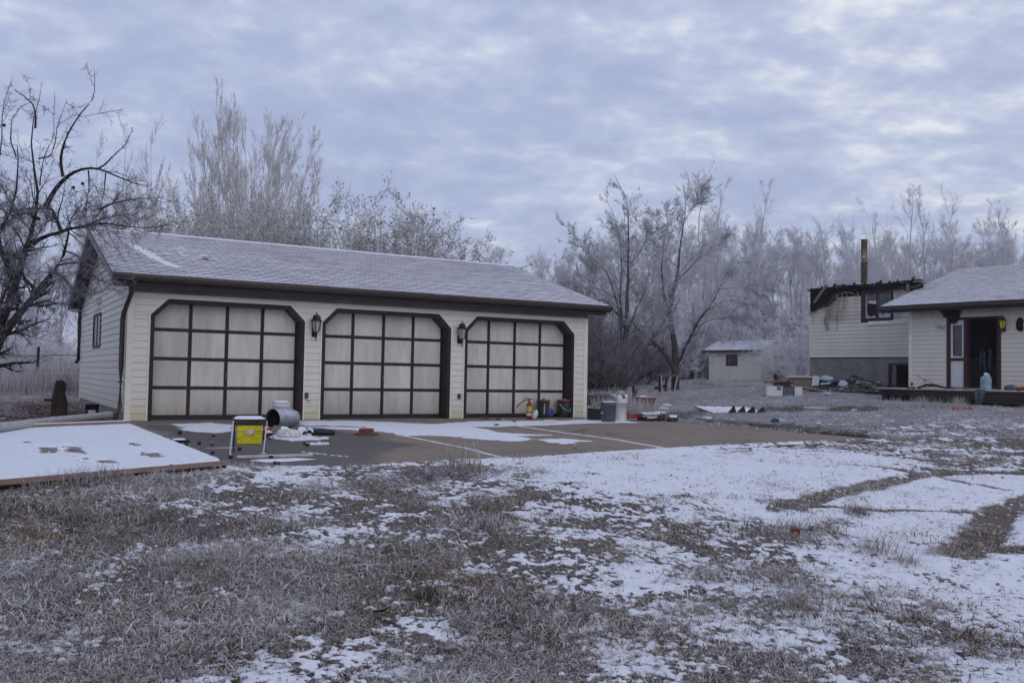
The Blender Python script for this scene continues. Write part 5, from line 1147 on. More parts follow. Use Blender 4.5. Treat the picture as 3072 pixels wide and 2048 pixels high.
# group at the garage corner
cr = put('black_crate', 'low black plastic tub with handle beside the garage corner', 'tub', 1785, 1260, 0, -.45)
mb = MB(); mb.lathe([(.165, 0), (.17, .01), (.178, .24), (.186, .245), (.186, .262), (.16, .262), (.15, .1), (0, .1)], 24); mb.build('body', 'black', cr)
MB().tube([(-.04, -.10, .25), (-.04, -.10, .34), (.08, -.10, .345), (.11, -.10, .33), (.115, -.10, .25)], .012, 6).build('handle', 'blackm', cr)
MB().box(-.06, .0, .15, .10, .03, .36, T=Matrix.Rotation(.1, 4, 'X')).build('white_contents', 'white_dirty', cr)
gb = put('grey_bin', 'tall dark grey plastic pail with snow on its lid', 'pail', 1825, 1266, 0)
mb = MB(); mb.lathe([(.145, 0), (.15, .01), (.165, .36), (.176, .365), (.176, .385), (.168, .39), (.172, .43), (.0, .435)], 24); mb.build('body', 'grey_pl', gb); MB().box(-.19, -.02, .19, -.155, .02, .215).build('handle_stub', 'white_dirty', gb)
m2 = MB(); blob_sheet(m2, [(.16*math.cos(t), .15*math.sin(t)) for t in np.linspace(0, 5.7, 10)], .015, Matrix.Translation((0, 0, .436))); m2.build('snow_cap', 'snow', gb)
wb = put('white_bucket', 'tall white pail heaped with rubbish right of the grey pail', 'pail', 1863, 1262, 0)
mb = MB(); mb.lathe([(.12, 0), (.123, .01), (.138, .40), (.145, .40), (.145, .43), (.138, .435), (.150, .47), (.155, .50), (.0, .49)], 24); mb.build('body', 'white_pl', wb)
MB().box(.07, -.125, .16, .09, -.108, .19, T=Matrix.Identity(4)).box(.09, -.105, .30, .11, -.09, .33).build('print', 'blackm', wb)
mb = MB(); mb.tube([(-.03, 0, .50), (-.03, 0, .62), (.02, 0, .665), (.07, 0, .62), (.07, 0, .51)], .013, 8); mb.build('white_handle', 'white_pl', wb)
mb = MB(); mb.lathe([(0, 0), (.09, .0), (.08, .07), (0, .09)], 8, T=Matrix.Translation((-.07, 0, .49))); mb.build('white_wad', 'white_pl', wb)
MB().box(-.02, -.05, .5, .07, .05, .56).build('blue_packet', 'blue', wb)
mb = MB(); mb.lathe([(.035, -.05), (.035, .05)], 12, T=Matrix.Translation((.11, 0, .54)) @ Matrix.Rotation(R(70), 4, 'Y'), capt=True); mb.build('paper_roll', 'trim_cream', wb)
mb = MB(); mb.prism([(-.24, .0), (.02, -.13), (.06, -.12), (-.18, .03)], -.05, .05, T=Matrix.Translation((0, 0, .60))); mb.build('pale_flap', 'white_dirty', wb, (-.04, 0, -.03))
bt = gp(1800, 1215); mb = MB(); mb.prism([(-.5, 0), (.5, 0), (.55, .30), (-.52, .34)], -.2, .2); mb.box(-.2, -.23, .34, .8, .25, .37, T=Matrix.Rotation(.03, 4, 'Y')); o = mb.build('dark_box', 'black', None, bt+np.array([0, 0, -.02]), (0, 0, -.5)); setp(o, 'low dark covered box in the grass behind the pails', 'box')
mb = MB(); mb.box(-.28, -.22, .02, -.02, -.19, .26); mb.build('pale_panel', 'olive', o)
tp = gp(1937, 1226); tpo = thing('planter', 'terracotta plastic planter tub standing on the grass', 'planter', tp)
mb = MB(); mb.lathe([(.20, 0), (.21, .01), (.265, .27), (.30, .29), (.305, .345), (.28, .345), (.26, .3), (0, .28)], 26); mb.build('body', 'terra', tpo)
mb = MB(); mb.lathe([(.305, .346), (.285, .353)], 26); blob_sheet(mb, [(-.22, -.05), (-.1, -.1), (.0, -.06), (-.05, .08), (-.2, .06)], .04, Matrix.Translation((0, 0, .34))); mb.build('snow_rim', 'snow', tpo)
q = gp(1900, 1204); mb = MB(); mb.tube([(0, 0, -.05), (.02, 0, .25), (-.01, 0, .48), (.02, 0, .55)], [.07, .06, .05, .02], 7); mb.tube([(.02, 0, .1), (.12, 0, .3), (.17, 0, .45)], [.03, .025, .01], 6); setp(mb.build('dark_stump', 'wood_dark', None, q), 'short dark stump standing left of the planter', 'stump')
q = gp(1900, 1224); mb = MB(); blob_sheet(mb, [(-.25, -.05), (-.1, -.18), (.2, -.12), (.3, .05), (.1, .15), (-.15, .14)], .16); setp(mb.build('pale_sheeting', 'tarp', None, q), 'crumpled pale blue plastic sheeting behind the white pail', 'sheeting')
for (a, b, lab) in ((2000, 1218, 'white crumpled plastic on the grass right of the planter'), (1990, 1228, 'flattened white plastic scrap nearer the slab right of the planter'), (2122, 1258, 'white crumpled paper at the slab edge below the stair stringer')):
    mb = MB(); blob_sheet(mb, [(.17*math.cos(t)*random.uniform(.7, 1.2), .10*math.sin(t)*random.uniform(.7, 1.2)) for t in np.linspace(0, 5.7, 9)], .05); setp(mb.build('plastic_scrap', 'white_pl', None, gp(a, b, .02)), lab, 'scrap')
# broken boards right of the pails
bd = put('broken_boards', 'jumble of red and white broken boards at the slab edge', 'boards', 1940, 1262, 0)
for (nm, m_, x, y, z, sx_, sy_, sz_, rz_, rx_) in (('red_board', 'red', -.30, .05, .08, .5, .07, .03, .35, .2), ('red_board', 'red', -.15, .2, .13, .55, .08, .02, .15, -.2), ('orange_board', 'orange', -.2, .12, .10, .4, .06, .02, .6, .1), ('dark_board', 'char', .1, .0, .05, .6, .2, .05, -.1, .1), ('white_board', 'white_pl', .08, -.02, .17, .42, .16, .02, .1, .2), ('white_stick', 'white_pl', .0, -.16, .08, .45, .035, .03, .75, 0), ('dark_post', 'black', .38, .05, .10, .09, .10, .2, 0, 0), ('grey_chunk', 'wood_grey', .50, .0, .09, .12, .12, .16, .4, .1), ('snowy_chunk', 'snow', .45, .1, .19, .24, .14, .03, .4, .1), ('blue_dark_case', 'blackm', .64, -.03, .05, .26, .16, .07, -.2, .1), ('snowy_top', 'snow', .66, .0, .11, .22, .12, .02, -.3, .3), ('olive_piece', 'olive', -.12, -.12, .03, .3, .08, .05, -.5, 0)):
    MB().box(-sx_/2, -sy_/2, -sz_/2, sx_/2, sy_/2, sz_/2, T=Matrix.Rotation(rz_-.45, 4, 'Z') @ Matrix.Rotation(rx_, 4, 'X')).build(nm, m_, bd, (x*.864-y*.5+.0, -x*.504*.6+y*.8, z))
# ------------------------------------------------------------------ yard
# stair flight lying on its back: two saw-toothed stringers and snowy risers
q = gp(2180, 1240); ss = thing('wooden_steps', 'overturned flight of wooden steps with snow lying in the grass', 'steps', q+np.array([0, 0, -.03]), -YAW-.10)
sc_ = .0090*21.5/9.09*1.05
U1 = 21.5/2727*1.0
def tooth(x0, x1, h): return [(x0, 0), (x1-.06, h), (x1, h-.02), (x1+.05, 0)]
wv = np.array([2180, 2215, 2238, 2262, 2289]); 
pitch_ = .245
mb = MB()
prof = [(0, .0)]
for k in range(4): prof += [(k*pitch_+.17, .20), (k*pitch_+.20, .19), (k*pitch_+.24, .03)]
prof += [(4*pitch_, 0.0)]
MB().prism(prof, -.05, -.01).build('stringer', 'wood_dark', ss, (0, 0, .03))
MB().prism([(x-.0, z) for x, z in prof], -.02, .02).build('stringer', 'wood_dark', ss, (-.60, 1.12, 0.01))
MB().prism([(-.0, .0), (.17, .20), (.20, .19), (.26, .02), (.26, 0)], -.02, .02).build('stringer', 'wood_dark', ss, (-.62, .0, 0)) if False else None
for k in range(-2, 4):
    x0, x1 = k*pitch_+.10, (k+1)*pitch_+.09; sh, yb, zb = .42, .95, .165
    if k == -2: x0 += .08
    MB().add([(x0, .0, .02), (x1, .0, .02), (x1-sh, yb, zb), (x0-sh, yb, zb), (x0, .0, -.01), (x1, .0, -.01), (x1-sh, yb, zb-.03), (x0-sh, yb, zb-.03)], [(0, 1, 2, 3), (4, 7, 6, 5), (0, 4, 5, 1), (3, 2, 6, 7), (0, 3, 7, 4), (1, 5, 6, 2)]).build('step_board', 'wood_grey', ss)
    MB().add([(x0+.005, .01, .024), (x1-.005, .01, .024), (x1-.005-sh, yb-.01, zb+.004), (x0+.005-sh, yb-.01, zb+.004), (x0+.005, .01, .038), (x1-.005, .01, .038), (x1-.005-sh, yb-.01, zb+.018), (x0+.005-sh, yb-.01, zb+.018)], [(4, 5, 6, 7), (0, 1, 5, 4), (2, 3, 7, 6), (3, 0, 4, 7), (1, 2, 6, 5)]).build('snow_layer', 'snow', ss)
# work table under the trees
q = gp(2003, 1176); tb = thing('work_table', 'rough wooden table with splayed red and white legs under the bare trees', 'table', q, -YAW+.05)
MB().box(-.62, -.3, .72, .42, .3, .755).box(-.5, -.25, .66, .35, .25, .718).build('tabletop', 'wood_grey', tb)
for (x0, x1, y, m_, w) in ((-.38, -.40, -.2, 'maroon', .05), (-.30, -.34, -.26, 'white_pl', .022), (-.06, -.0, .2, 'maroon', .045), (.04, .04, -.2, 'white_pl', .022), (.20, .36, -.26, 'white_pl', .022), (.30, .32, .2, 'maroon', .05)):
    MB().tube([(x0, y, -.03), (x1, y, .70)], w, 4).build('leg', m_, tb)
q = gp(1965, 1168); mb = MB(); mb.tube([(0, 0, .05), (.5, .05, .16)], [.08, .07], 7); setp(mb.build('log', 'wood_dark', None, q, (0, 0, -.3)), 'short dark log in the grass left of the table', 'log')
# white appliance shell, red brown panel, box, cans
q = gp(2340, 1186); wbx = thing('white_appliance_shell', 'white broken appliance casing lying in the frosty grass', 'appliance', q, -YAW-.15)
MB().box(-.45, -.2, -.02, .05, .2, .30).build('left_panel', 'white_pl', wbx); MB().box(-.12, -.22, .18, .0, -.19, .34).build('notch', 'wood_grey', wbx)
MB().box(.05, -.16, -.02, .44, .2, .28).build('grey_panel', 'rag', wbx); MB().box(.44, -.2, -.02, .68, .2, .29).build('right_panel', 'white_pl', wbx)
mb = MB(); mb.add([(-.0, 0, .40), (.45, 0, .44), (.95, 0, .26), (.45, .02, .25), (.0, .05, .28)], [(0, 1, 2, 3, 4)]); mb.box(-.35, -.05, .36, .05, .0, .40)
o = mb.build('dark_red_sheet', 'maroon', None, gp(2345, 1180)+np.array([0, .35, -.02]), (0, 0, -YAW-.1)); setp(o, 'dark red panel lying across the white appliance casing', 'panel')
q = gp(2390, 1178); mb = MB(); mb.tube([(-.2, 0, .24), (.6, 0, .12), (1.15, .0, .03)], [.05, .05, .05], 4); setp(mb.build('long_plank', 'wood_grey', None, q, (0, 0, -YAW-.1)), 'long thin plank sloping to the grass beside the grey box', 'plank')
q = gp(2405, 1170); bx = thing('storage_box', 'grey wooden box with snowy lid near the house corner', 'box', q, -YAW-.35)
for k in range(5): MB().box(-.42+.16*k, -.22, 0, -.27+.16*k, -.19, .42).build('slat', 'wood_grey', bx)
MB().box(-.42, -.19, 0, .38, .25, .40).build('body', 'wood_dark', bx); MB().box(-.50, -.27, .42, .44, .3, .455).build('lid', 'wood_grey', bx); MB().box(-.49, -.26, .456, .43, .29, .48).build('snow_cap', 'snow', bx)
q = gp(2372, 1166); mb = MB(); mb.lathe([(.14, 0), (.14, .32), (.10, .36), (0, .36)], 14); setp(mb.build('red_drum', 'red', None, q), 'red jerry can left of the grey box', 'can')
q = gp(2360, 1166); mb = MB(); mb.lathe([(.10, 0), (.10, .26), (0, .27)], 14); setp(mb.build('red_tin', 'red', None, q), 'small red tin left of the red jerry can', 'tin')
q = gp(2442, 1172); mb = MB(); mb.box(-.10, -.06, 0, .10, .06, .52, T=Matrix.Rotation(.22, 4, 'Y')); mb.box(-.25, -.08, 0, .25, .1, .12); setp(mb.build('frosted_slab', 'white_pl', None, q), 'upright white frosted slab beside the grey box', 'slab')
mb = MB(); mb.lathe([(.0, 0), (.22, .0), (.20, .12), (.1, .2), (0, .21)], 12); o = mb.build('dark_dome', 'black', None, gp(2447, 1174)); setp(o, 'dark rounded tub with frost right of the white slab', 'tub')
q = gp(2483, 1232); mb = MB(); mb.tube([(0, 0, -.05), (-.02, 0, .25), (-.06, 0, .42)], .022, 8); mb.box(-.20, -.05, .40, -.03, .05, .44, T=Matrix.Rotation(.18, 4, 'Y')); sp_ = mb.build('pipe_stand', 'galv', None, q); setp(sp_, 'short bent grey pipe with flat snowy top standing in the yard', 'pipe')
MB().box(-.20, -.05, .442, -.03, .05, .46, T=Matrix.Rotation(.18, 4, 'Y')).build('snow_cap', 'snow', sp_)
q = gp(2447, 1226); mb = MB(); mb.lathe([(.0, 0), (.36, .0), (.38, .02), (.30, .045), (0, .05)], 26); o = mb.build('round_lid', 'tarp', None, q); setp(o, 'flat round pale grey lid lying in the grass by the pipe stand', 'lid')
q = gp(2326, 1268); mb = MB(); mb.lathe([(.0, 0), (.07, .0), (.085, .06), (.05, .1), (0, .1)], 10); o = mb.build('blue_cup', 'blue', None, q); o.scale = (1.4, .8, 1); setp(o, 'crumpled blue plastic cup in the grass beyond the slab', 'cup')
mb = MB(); mb.box(-.1, -.06, 0, .1, .06, .05); o = mb.build('white_wrapper', 'white_pl', None, gp(2336, 1262)); setp(o, 'pale wrapper just behind the blue cup', 'wrapper')
for i, (a, m_, lab) in enumerate(((2870, 'orange', 'orange and yellow food wrapper on the grass before the deck'), (2902, 'red', 'red and white food wrapper on the grass before the deck'))):
    mb = MB(); [scrap(mb, random.uniform(-.1, .1), random.uniform(-.05, .05), .04, .14, .08, .03) for k in range(4)]; blob_sheet(mb, [(.05*math.cos(t), .04*math.sin(t)) for t in np.linspace(0, 5.5, 7)], .09, mi=1); setp(mb.build('food_wrapper', [m_, 'label_y' if i == 0 else 'white_pl'], None, gp(a, 1231, .01)), lab, 'wrapper')
mb = MB(); blob_sheet(mb, [(.20*math.cos(t), .07*math.sin(t)) for t in np.linspace(0, 5.7, 10)], .05); setp(mb.build('white_strip', 'snow', None, gp(2567, 1232, .0)), 'small white snow capped scrap in the yard', 'scrap')
mb = MB(); mb.box(-.10, -.035, -.01, .07, .035, .022); mb.box(.03, -.03, .0, .085, .03, .06); setp(mb.build('brick_piece', 'rust', None, gp(2362, 1608), (0, 0, -.5)), 'broken red brown brick lying in the snow at the right', 'brick')
# rusty fence wire on the left
fw = thing('wire_fence', 'thin wire fence in the tall dry grass left of the garage', 'fence', at(-300, 1110, 30))
b0 = at(-300, 1110, 30)
for yy_ in (1066, 1110):
    pts = []
    for k, px_ in enumerate(np.linspace(-300, 420, 13)): w_ = at(px_, yy_+3*math.sin(k*1.3)+(px_-100)*.012, 30); pts.append(tuple(w_-b0))
    MB().tube(pts, .012, 5).build('wire', 'fence', fw)
for px_ in (-150, 110, 400):
    w_ = at(px_, 1140, 30); MB().tube([tuple(w_-b0+np.array([0, 0, -.4])), tuple(w_-b0+np.array([0.02, 0, 1.1]))], .045, 6).build('post', 'wood_dark', fw)

# ------------------------------------------------------------------ trees
def norm(a): return a/(np.linalg.norm(a, axis=-1, keepdims=True)+1e-9)
def spawn(P, Rd, n, t0, t1, a0, a1, l0, l1, K, up, wob, rr, r, tip=.25, rmin=.002, absl=None, shape=.5, side=None, zc=None, lw=None):
    Nn, S = P.shape[:2]; t = r.uniform(t0, t1, (Nn, n)); ii = np.minimum((t*(S-1)).astype(int), S-2); f = (t*(S-1)-ii)[..., None]
    rows = np.arange(Nn)[:, None]
    base = P[rows, ii]*(1-f)+P[rows, ii+1]*f; rad = Rd[rows, ii]*(1-f[..., 0])+Rd[rows, ii+1]*f[..., 0]
    dp = norm(P[rows, ii+1]-P[rows, ii]); rv = r.normal(size=dp.shape)
    if side is not None: rv = rv*np.array([1, 1, side])
    rv -= (rv*dp).sum(-1, keepdims=True)*dp; pr = norm(rv)
    a = r.uniform(a0, a1, (Nn, n, 1)); d = dp*np.cos(a)+pr*np.sin(a); d[..., 2] += up; d = norm(d)
    L = np.linalg.norm(P[:, -1]-P[:, 0], axis=-1)[:, None] if absl is None else absl
    L = L*r.uniform(l0, l1, (Nn, n))*(1-shape*(t-t0)/(t1-t0+1e-6))
    base = base.reshape(-1, 3); d = d.reshape(-1, 3); L = L.reshape(-1); rad = np.maximum(rad.reshape(-1)*rr, rmin)
    out = np.zeros((len(L), K+1, 3)); out[:, 0] = base; p = base.copy()
    for k in range(K):
        d = d+r.normal(size=d.shape)*wob; d[:, 2] += up*.35; d = norm(d); p = p+d*(L/K)[:, None]; out[:, k+1] = p
    rads = rad[:, None]*np.linspace(1, tip, K+1)[None]
    if lw is not None:
        k = np.repeat(r.uniform(0, 1, Nn*n).reshape(Nn, n) < np.clip(np.linalg.norm(np.diff(P, axis=1), axis=-1).sum(1)/lw, .12, 1)[:, None], 1, 1).ravel(); out, rads = out[k], rads[k]
    if zc is not None: k = (out[:, 0, 2] < zc) | (r.uniform(0, 1, len(out)) < .16); out, rads = out[k], rads[k]
    return out, rads
def tubes(P, Rd, sides):
    """cones: every path ends in one tip vertex"""
    Nn, S = P.shape[:2]; d = norm(np.diff(P, axis=1)); d = np.concatenate([d, d[:, -1:]], 1)
    ref = np.where(np.abs(d[..., 2:3]) > .9, np.array([1., 0, 0]), np.array([0, 0, 1.])); a = norm(np.cross(d, ref)); b = np.cross(d, a)
    th = np.arange(sides)*2*np.pi/sides
    ring = P[:, :-1, None]+(a[:, :-1, None]*np.cos(th)[None, None, :, None]+b[:, :-1, None]*np.sin(th)[None, None, :, None])*Rd[:, :-1, None, None]
    v = np.concatenate([ring.reshape(Nn, -1, 3), P[:, -1:]], 1); per = v.shape[1]
    thick = np.concatenate([np.repeat(Rd[:, :-1], sides, 1), Rd[:, -1:]], 1)
    q = []; base = (np.arange(Nn)*per)[:, None]
    for k in range(S-2):
        for s in range(sides): s2 = (s+1) % sides; q.append(base+np.array([[k*sides+s, k*sides+s2, (k+1)*sides+s2, (k+1)*sides+s]]))
    q = np.concatenate(q) if q else np.zeros((0, 4), int)
    t = np.concatenate([base+np.array([[(S-2)*sides+s, (S-2)*sides+(s+1) % sides, per-1]]) for s in range(sides)])
    return v.reshape(-1, 3), q, t, thick.ravel()
def merge(parts):
    V, Q, T, A = [], [], [], []; o = 0
    for v, q, t, a in parts: V.append(v); Q.append(q+o); T.append(t+o); A.append(a); o += len(v)
    return np.concatenate(V), np.concatenate(Q), np.concatenate(T), np.concatenate(A)
def bmesh_of(name, parts, m):
    v, q, t, a = merge(parts); return npmesh(name, v, q, t, m, dict(thick=a), smooth=True)
def path(pts, K):
    pts = np.array(pts, float); l = np.r_[0, np.cumsum(np.linalg.norm(np.diff(pts, axis=0), axis=1))]; tt = np.linspace(0, l[-1], 4*K+1)
    c = np.stack([np.interp(tt, l, pts[:, i]) for i in range(3)], -1)
    for _ in range(3): c[1:-1] = (c[:-2]+2*c[1:-1]+c[2:])/4
    return c[::4]
def leaves(P, n, size, r, nm, m):
    k = r.integers(0, len(P), n); c = P[k]+r.normal(size=(n, 3))*.05; a = norm(r.normal(size=(n, 3))); b = norm(np.cross(a, r.normal(size=(n, 3)))); s = size*r.uniform(.6, 1.3, (n, 1))
    v = np.stack([c-a*s, c+b*s*.6, c+a*s, c-b*s*.6+np.array([0, 0, -.3])*s], 1).reshape(-1, 3)
    q = np.arange(4*n).reshape(n, 4); return npmesh(nm, v, q, np.zeros((0, 3), int), m)
def place(nm, label, cat, meshes, loc, rz=0, s=1.0, sz=None, group=None):
    o = thing(nm, label, cat, loc, rz, group); o.scale = (s, s, sz or s)
    for pn, me in meshes: linkmesh(pn, me, o)
    return o
# aspen of the far wood: straight stem, rising branches
def aspen(seed, h, spread, n1=30, n2=10, n3=8, n4=3, low=.10, mat_='bark_far', rt=.11, ang=(.5, .95), up=.16, tw=.0085):
    r = np.random.default_rng(seed); K = 10
    st = np.zeros((1, K+1, 3)); st[0, :, 2] = np.linspace(-.3, h, K+1); st[0, :, 0] = np.cumsum(r.normal(0, .10, K+1)); st[0, :, 1] = np.cumsum(r.normal(0, .10, K+1))
    sr_ = (rt*np.linspace(1, .12, K+1))[None]
    p1, r1 = spawn(st, sr_, n1, low, .97, ang[0]*.8, ang[1]*.85, .20*spread, .38*spread, 5, up, .07, .45, r, shape=.60, rmin=.010)
    p2, r2 = spawn(p1, r1, n2, .12, .98, .3, .75, .30, .65, 3, up*.6, .10, .5, r, rmin=.0075)
    p3, r3 = spawn(p2, r2, n3, .12, .95, .45, 1.1, .35, .75, 2, .04, .14, .6, r, rmin=tw*.65)
    p4, r4 = spawn(p3, r3, n4, .15, .9, .5, 1.2, .4, .9, 1, .0, .1, .7, r, rmin=tw*.5)
    tr = bmesh_of('trunk', [tubes(st, sr_, 7)], mat_); cr = bmesh_of('crown', [tubes(p1, r1, 4), tubes(p2, r2, 3), tubes(p3, r3, 3), tubes(p4, r4, 3)], mat_)
    return [('trunk', tr), ('crown', cr)]
A_ = [aspen(11, 11.5, 1.0, n1=34, n3=9), aspen(12, 12.5, .9, ang=(.35, .75), n1=36, n3=9), aspen(13, 10.5, 1.2, low=.08, n1=34, n3=9), aspen(14, 12, 1.0, n1=38, n3=9)]
def brush(seed, h, n0=26, n1=9, n2=7, n3=4, mat_='bark_far', tw=.007, sp=.55, r0=.022):
    r = np.random.default_rng(seed); K = 5
    st = np.zeros((n0, K+1, 3)); d = norm(np.stack([r.normal(0, sp, n0), r.normal(0, sp, n0), np.ones(n0)], -1)); p = np.stack([r.normal(0, .35, n0), r.normal(0, .35, n0), np.full(n0, -.1)], -1); L = h*r.uniform(.55, 1.05, n0)
    st[:, 0] = p
    for k in range(K): d = norm(d+r.normal(size=d.shape)*.10); p = p+d*(L/K)[:, None]; st[:, k+1] = p
    s0 = np.full((n0, 1), r0)*np.linspace(1, .3, K+1)[None]
    p1, r1 = spawn(st, s0, n1, .15, 1, .3, .9, .25, .5, 3, .05, .15, .6, r, rmin=tw*1.2); p2, r2 = spawn(p1, r1, n2, .15, 1, .4, 1.1, .3, .7, 2, 0.02, .16, .6, r, rmin=tw); p3, r3 = spawn(p2, r2, n3, .2, 1, .4, 1.2, .35, .8, 1, 0, .1, .7, r, rmin=tw*.8)
    return [('stems', bmesh_of('stems', [tubes(st, s0, 4)], mat_)), ('twigs', bmesh_of('twigs', [tubes(p1, r1, 3), tubes(p2, r2, 3), tubes(p3, r3, 3)], mat_))]
B_ = [brush(21, 3.6), brush(22, 4.4, sp=.7), brush(23, 3.0, sp=.8)]
D_br = [brush(31, 3.4, n0=34, mat_='bark_brush', tw=.006, sp=.45), brush(32, 2.6, n0=34, mat_='bark_brush', tw=.006, sp=.6)]
def far(px, d): 
    q = at(px, 1140, d); q[2] = g1(q[0], q[1]); return q
r = np.random.default_rng(5)
# individually recognisable tall aspens on the skyline: (photo x of the stem, photo y of the top, distance, variant, label)
tall = [(2092, 520, 62, 0, 'frosted aspen reaching high behind the right side of the spreading yard tree'), (2180, 545, 60, 1, 'slender frosted aspen pair member above the shed to its left'), (2255, 560, 64, 1, 'tall frosted aspen with forked top above the garden shed'), (2725, 565, 62, 3, 'tallest frosted aspen right of the flue above the burned wing'), (2780, 590, 66, 1, 'frosted aspen just right of the tallest one above the house'), (2840, 610, 64, 0, 'frosted aspen above the rising house roof edge'), (2660, 640, 66, 2, 'broad frosted aspen just right of the chimney flue'), (3020, 615, 64, 1, 'tall narrow frosted aspen at the right picture edge'), (2985, 660, 68, 2, 'shorter frosted aspen left of the one at the right edge'), (2560, 690, 70, 0, 'frosted aspen standing directly behind the chimney flue'), (2480, 670, 68, 3, 'frosted aspen above the left end of the burned wing'), (2390, 700, 70, 1, 'frosted aspen between the shed and the burned wing')]
SPA = [aspen(61, 11.5, 1.0, n1=20, n2=8, n3=6, n4=1, rt=.10), aspen(62, 12.5, .85, n1=22, n2=8, n3=6, n4=1, ang=(.35, .7), rt=.10), aspen(63, 10.5, 1.1, n1=20, n2=8, n3=6, n4=1, rt=.10), aspen(64, 12, .95, n1=24, n2=8, n3=6, n4=1, rt=.11)]
for px_, ty, d, k, lab in tall:
    q = far(px_, d); top = at(px_, ty, d)[2]; h = [11.5, 12.5, 10.5, 12][k]; s = (top-q[2])/h
    place('aspen_tree', lab, 'tree', SPA[k], q, r.uniform(0, 6), s, group='frosted aspens of the far wood')
sky_x = [1560, 1640, 1700, 1780, 1880, 2000, 2080, 2140, 2230, 2310, 2400, 2500, 2600, 2700, 2800, 2900, 3000, 3100, 3250]; sky_y = [800, 770, 740, 700, 690, 690, 670, 680, 690, 690, 700, 715, 715, 690, 690, 700, 690, 690, 690]
for row, (d0, d1, nn) in enumerate(((62, 70, 34), (71, 80, 36), (82, 96, 38))):
    for k in range(nn):
        px_ = 1545+(k+.5)*(3250-1545)/nn+r.uniform(-22, 22); d = r.uniform(d0, d1); q = far(px_, d)
        ty = np.interp(px_, sky_x, sky_y)+r.uniform(-10, 60)+(50, 15, 5)[row]; top = at(px_, ty, d)[2]; v = int(r.integers(0, 4)); h = [11.5, 12.5, 10.5, 12][v]; s = (top-q[2])/h
        place('aspen_tree', 'frosted leafless aspen in the dense wood behind the yard', 'tree', A_[v], q, r.uniform(0, 6), s, s*1.0, group='frosted aspens of the far wood')
for k in range(26):
    px_ = 1600+(k+.5)*(3100-1600)/26+r.uniform(-25, 25); d = r.uniform(56, 66); q = far(px_, d); v = int(r.integers(0, 3)); s = r.uniform(1.1, 1.7)
    if 2020 < px_ < 2400: q = far(px_, 74+r.uniform(0, 4))
    place('frosted_shrub', 'frosted grey thicket shrub at the foot of the far wood', 'shrub', B_[v], q, r.uniform(0, 6), s*1.15, s, group='frosted shrubs under the far wood')
# denser frosted arching shrubs right of the shed and before the house corner
for (px_, d, v, s, lab) in ((2392, 53, 1, .95, 'large frosted arching shrub just right of the shed'), (2385, 60, 2, .6, 'smaller frosted shrub beside the shed opening'), (2345, 70, 1, 1.4, 'frosted shrub rising behind the right end of the shed roof'), (2440, 55, 0, 1.4, 'frosted shrub half hidden by the corner of the burned wing')):
    place('frosted_shrub', lab, 'shrub', B_[v], far(px_, d), r.uniform(0, 6), s*1.2, s, group='frosted shrubs by the shed')
# dark brush behind the garage's right corner
for (px_, d, v, s, lab) in ((1770, 35, 0, 1.15, 'dark bare brush right beside the garage corner'), (1830, 37, 1, 1.0, 'dark bare brush behind the left yard tree trunk'), (1790, 44, 0, 1.35, 'tall dark brush behind the garage corner brush'), (1905, 47, 1, 1.3, 'dark low brush between the two yard trees'), (2060, 64, 1, 1.1, 'dark low brush left of the shed'), (1720, 40, 0, 1.5, 'dark brush rising just over the garage roof end'), (1975, 52, 0, 1.1, 'dark bare brush behind the work table'), (1860, 54, 1, 1.6, 'far dark thicket behind the left yard tree')):
    place('bare_brush', lab, 'shrub', D_br[v], far(px_, d), r.uniform(0, 6), s, group='dark bare brush beyond the garage')
# left side: frosted trees and brush behind the apple tree
for (px_, ty, d, k) in ((20, 560, 52, 2), (-80, 600, 50, 3), (110, 650, 56, 0), (180, 700, 60, 2), (-180, 560, 54, 0), (70, 720, 64, 3), (240, 640, 66, 1)):
    q = far(px_, d); s = (at(px_, ty, d)[2]-q[2])/[11.5, 12.5, 10.5, 12][k]; place('aspen_tree', 'frosted leafless tree far behind the apple tree at the left', 'tree', A_[k], q, r.uniform(0, 6), s, group='frosted trees far behind the apple tree')
for k in range(13):
    px_ = -190+k*36+r.uniform(-12, 12); d = r.uniform(36, 50); v = int(r.integers(0, 3)); q = far(px_, d)
    place('frosted_shrub', 'frosted purple grey thicket shrub left of the garage', 'shrub', B_[v], q, r.uniform(0, 6), .85, .62, group='frosted thicket left of the garage')
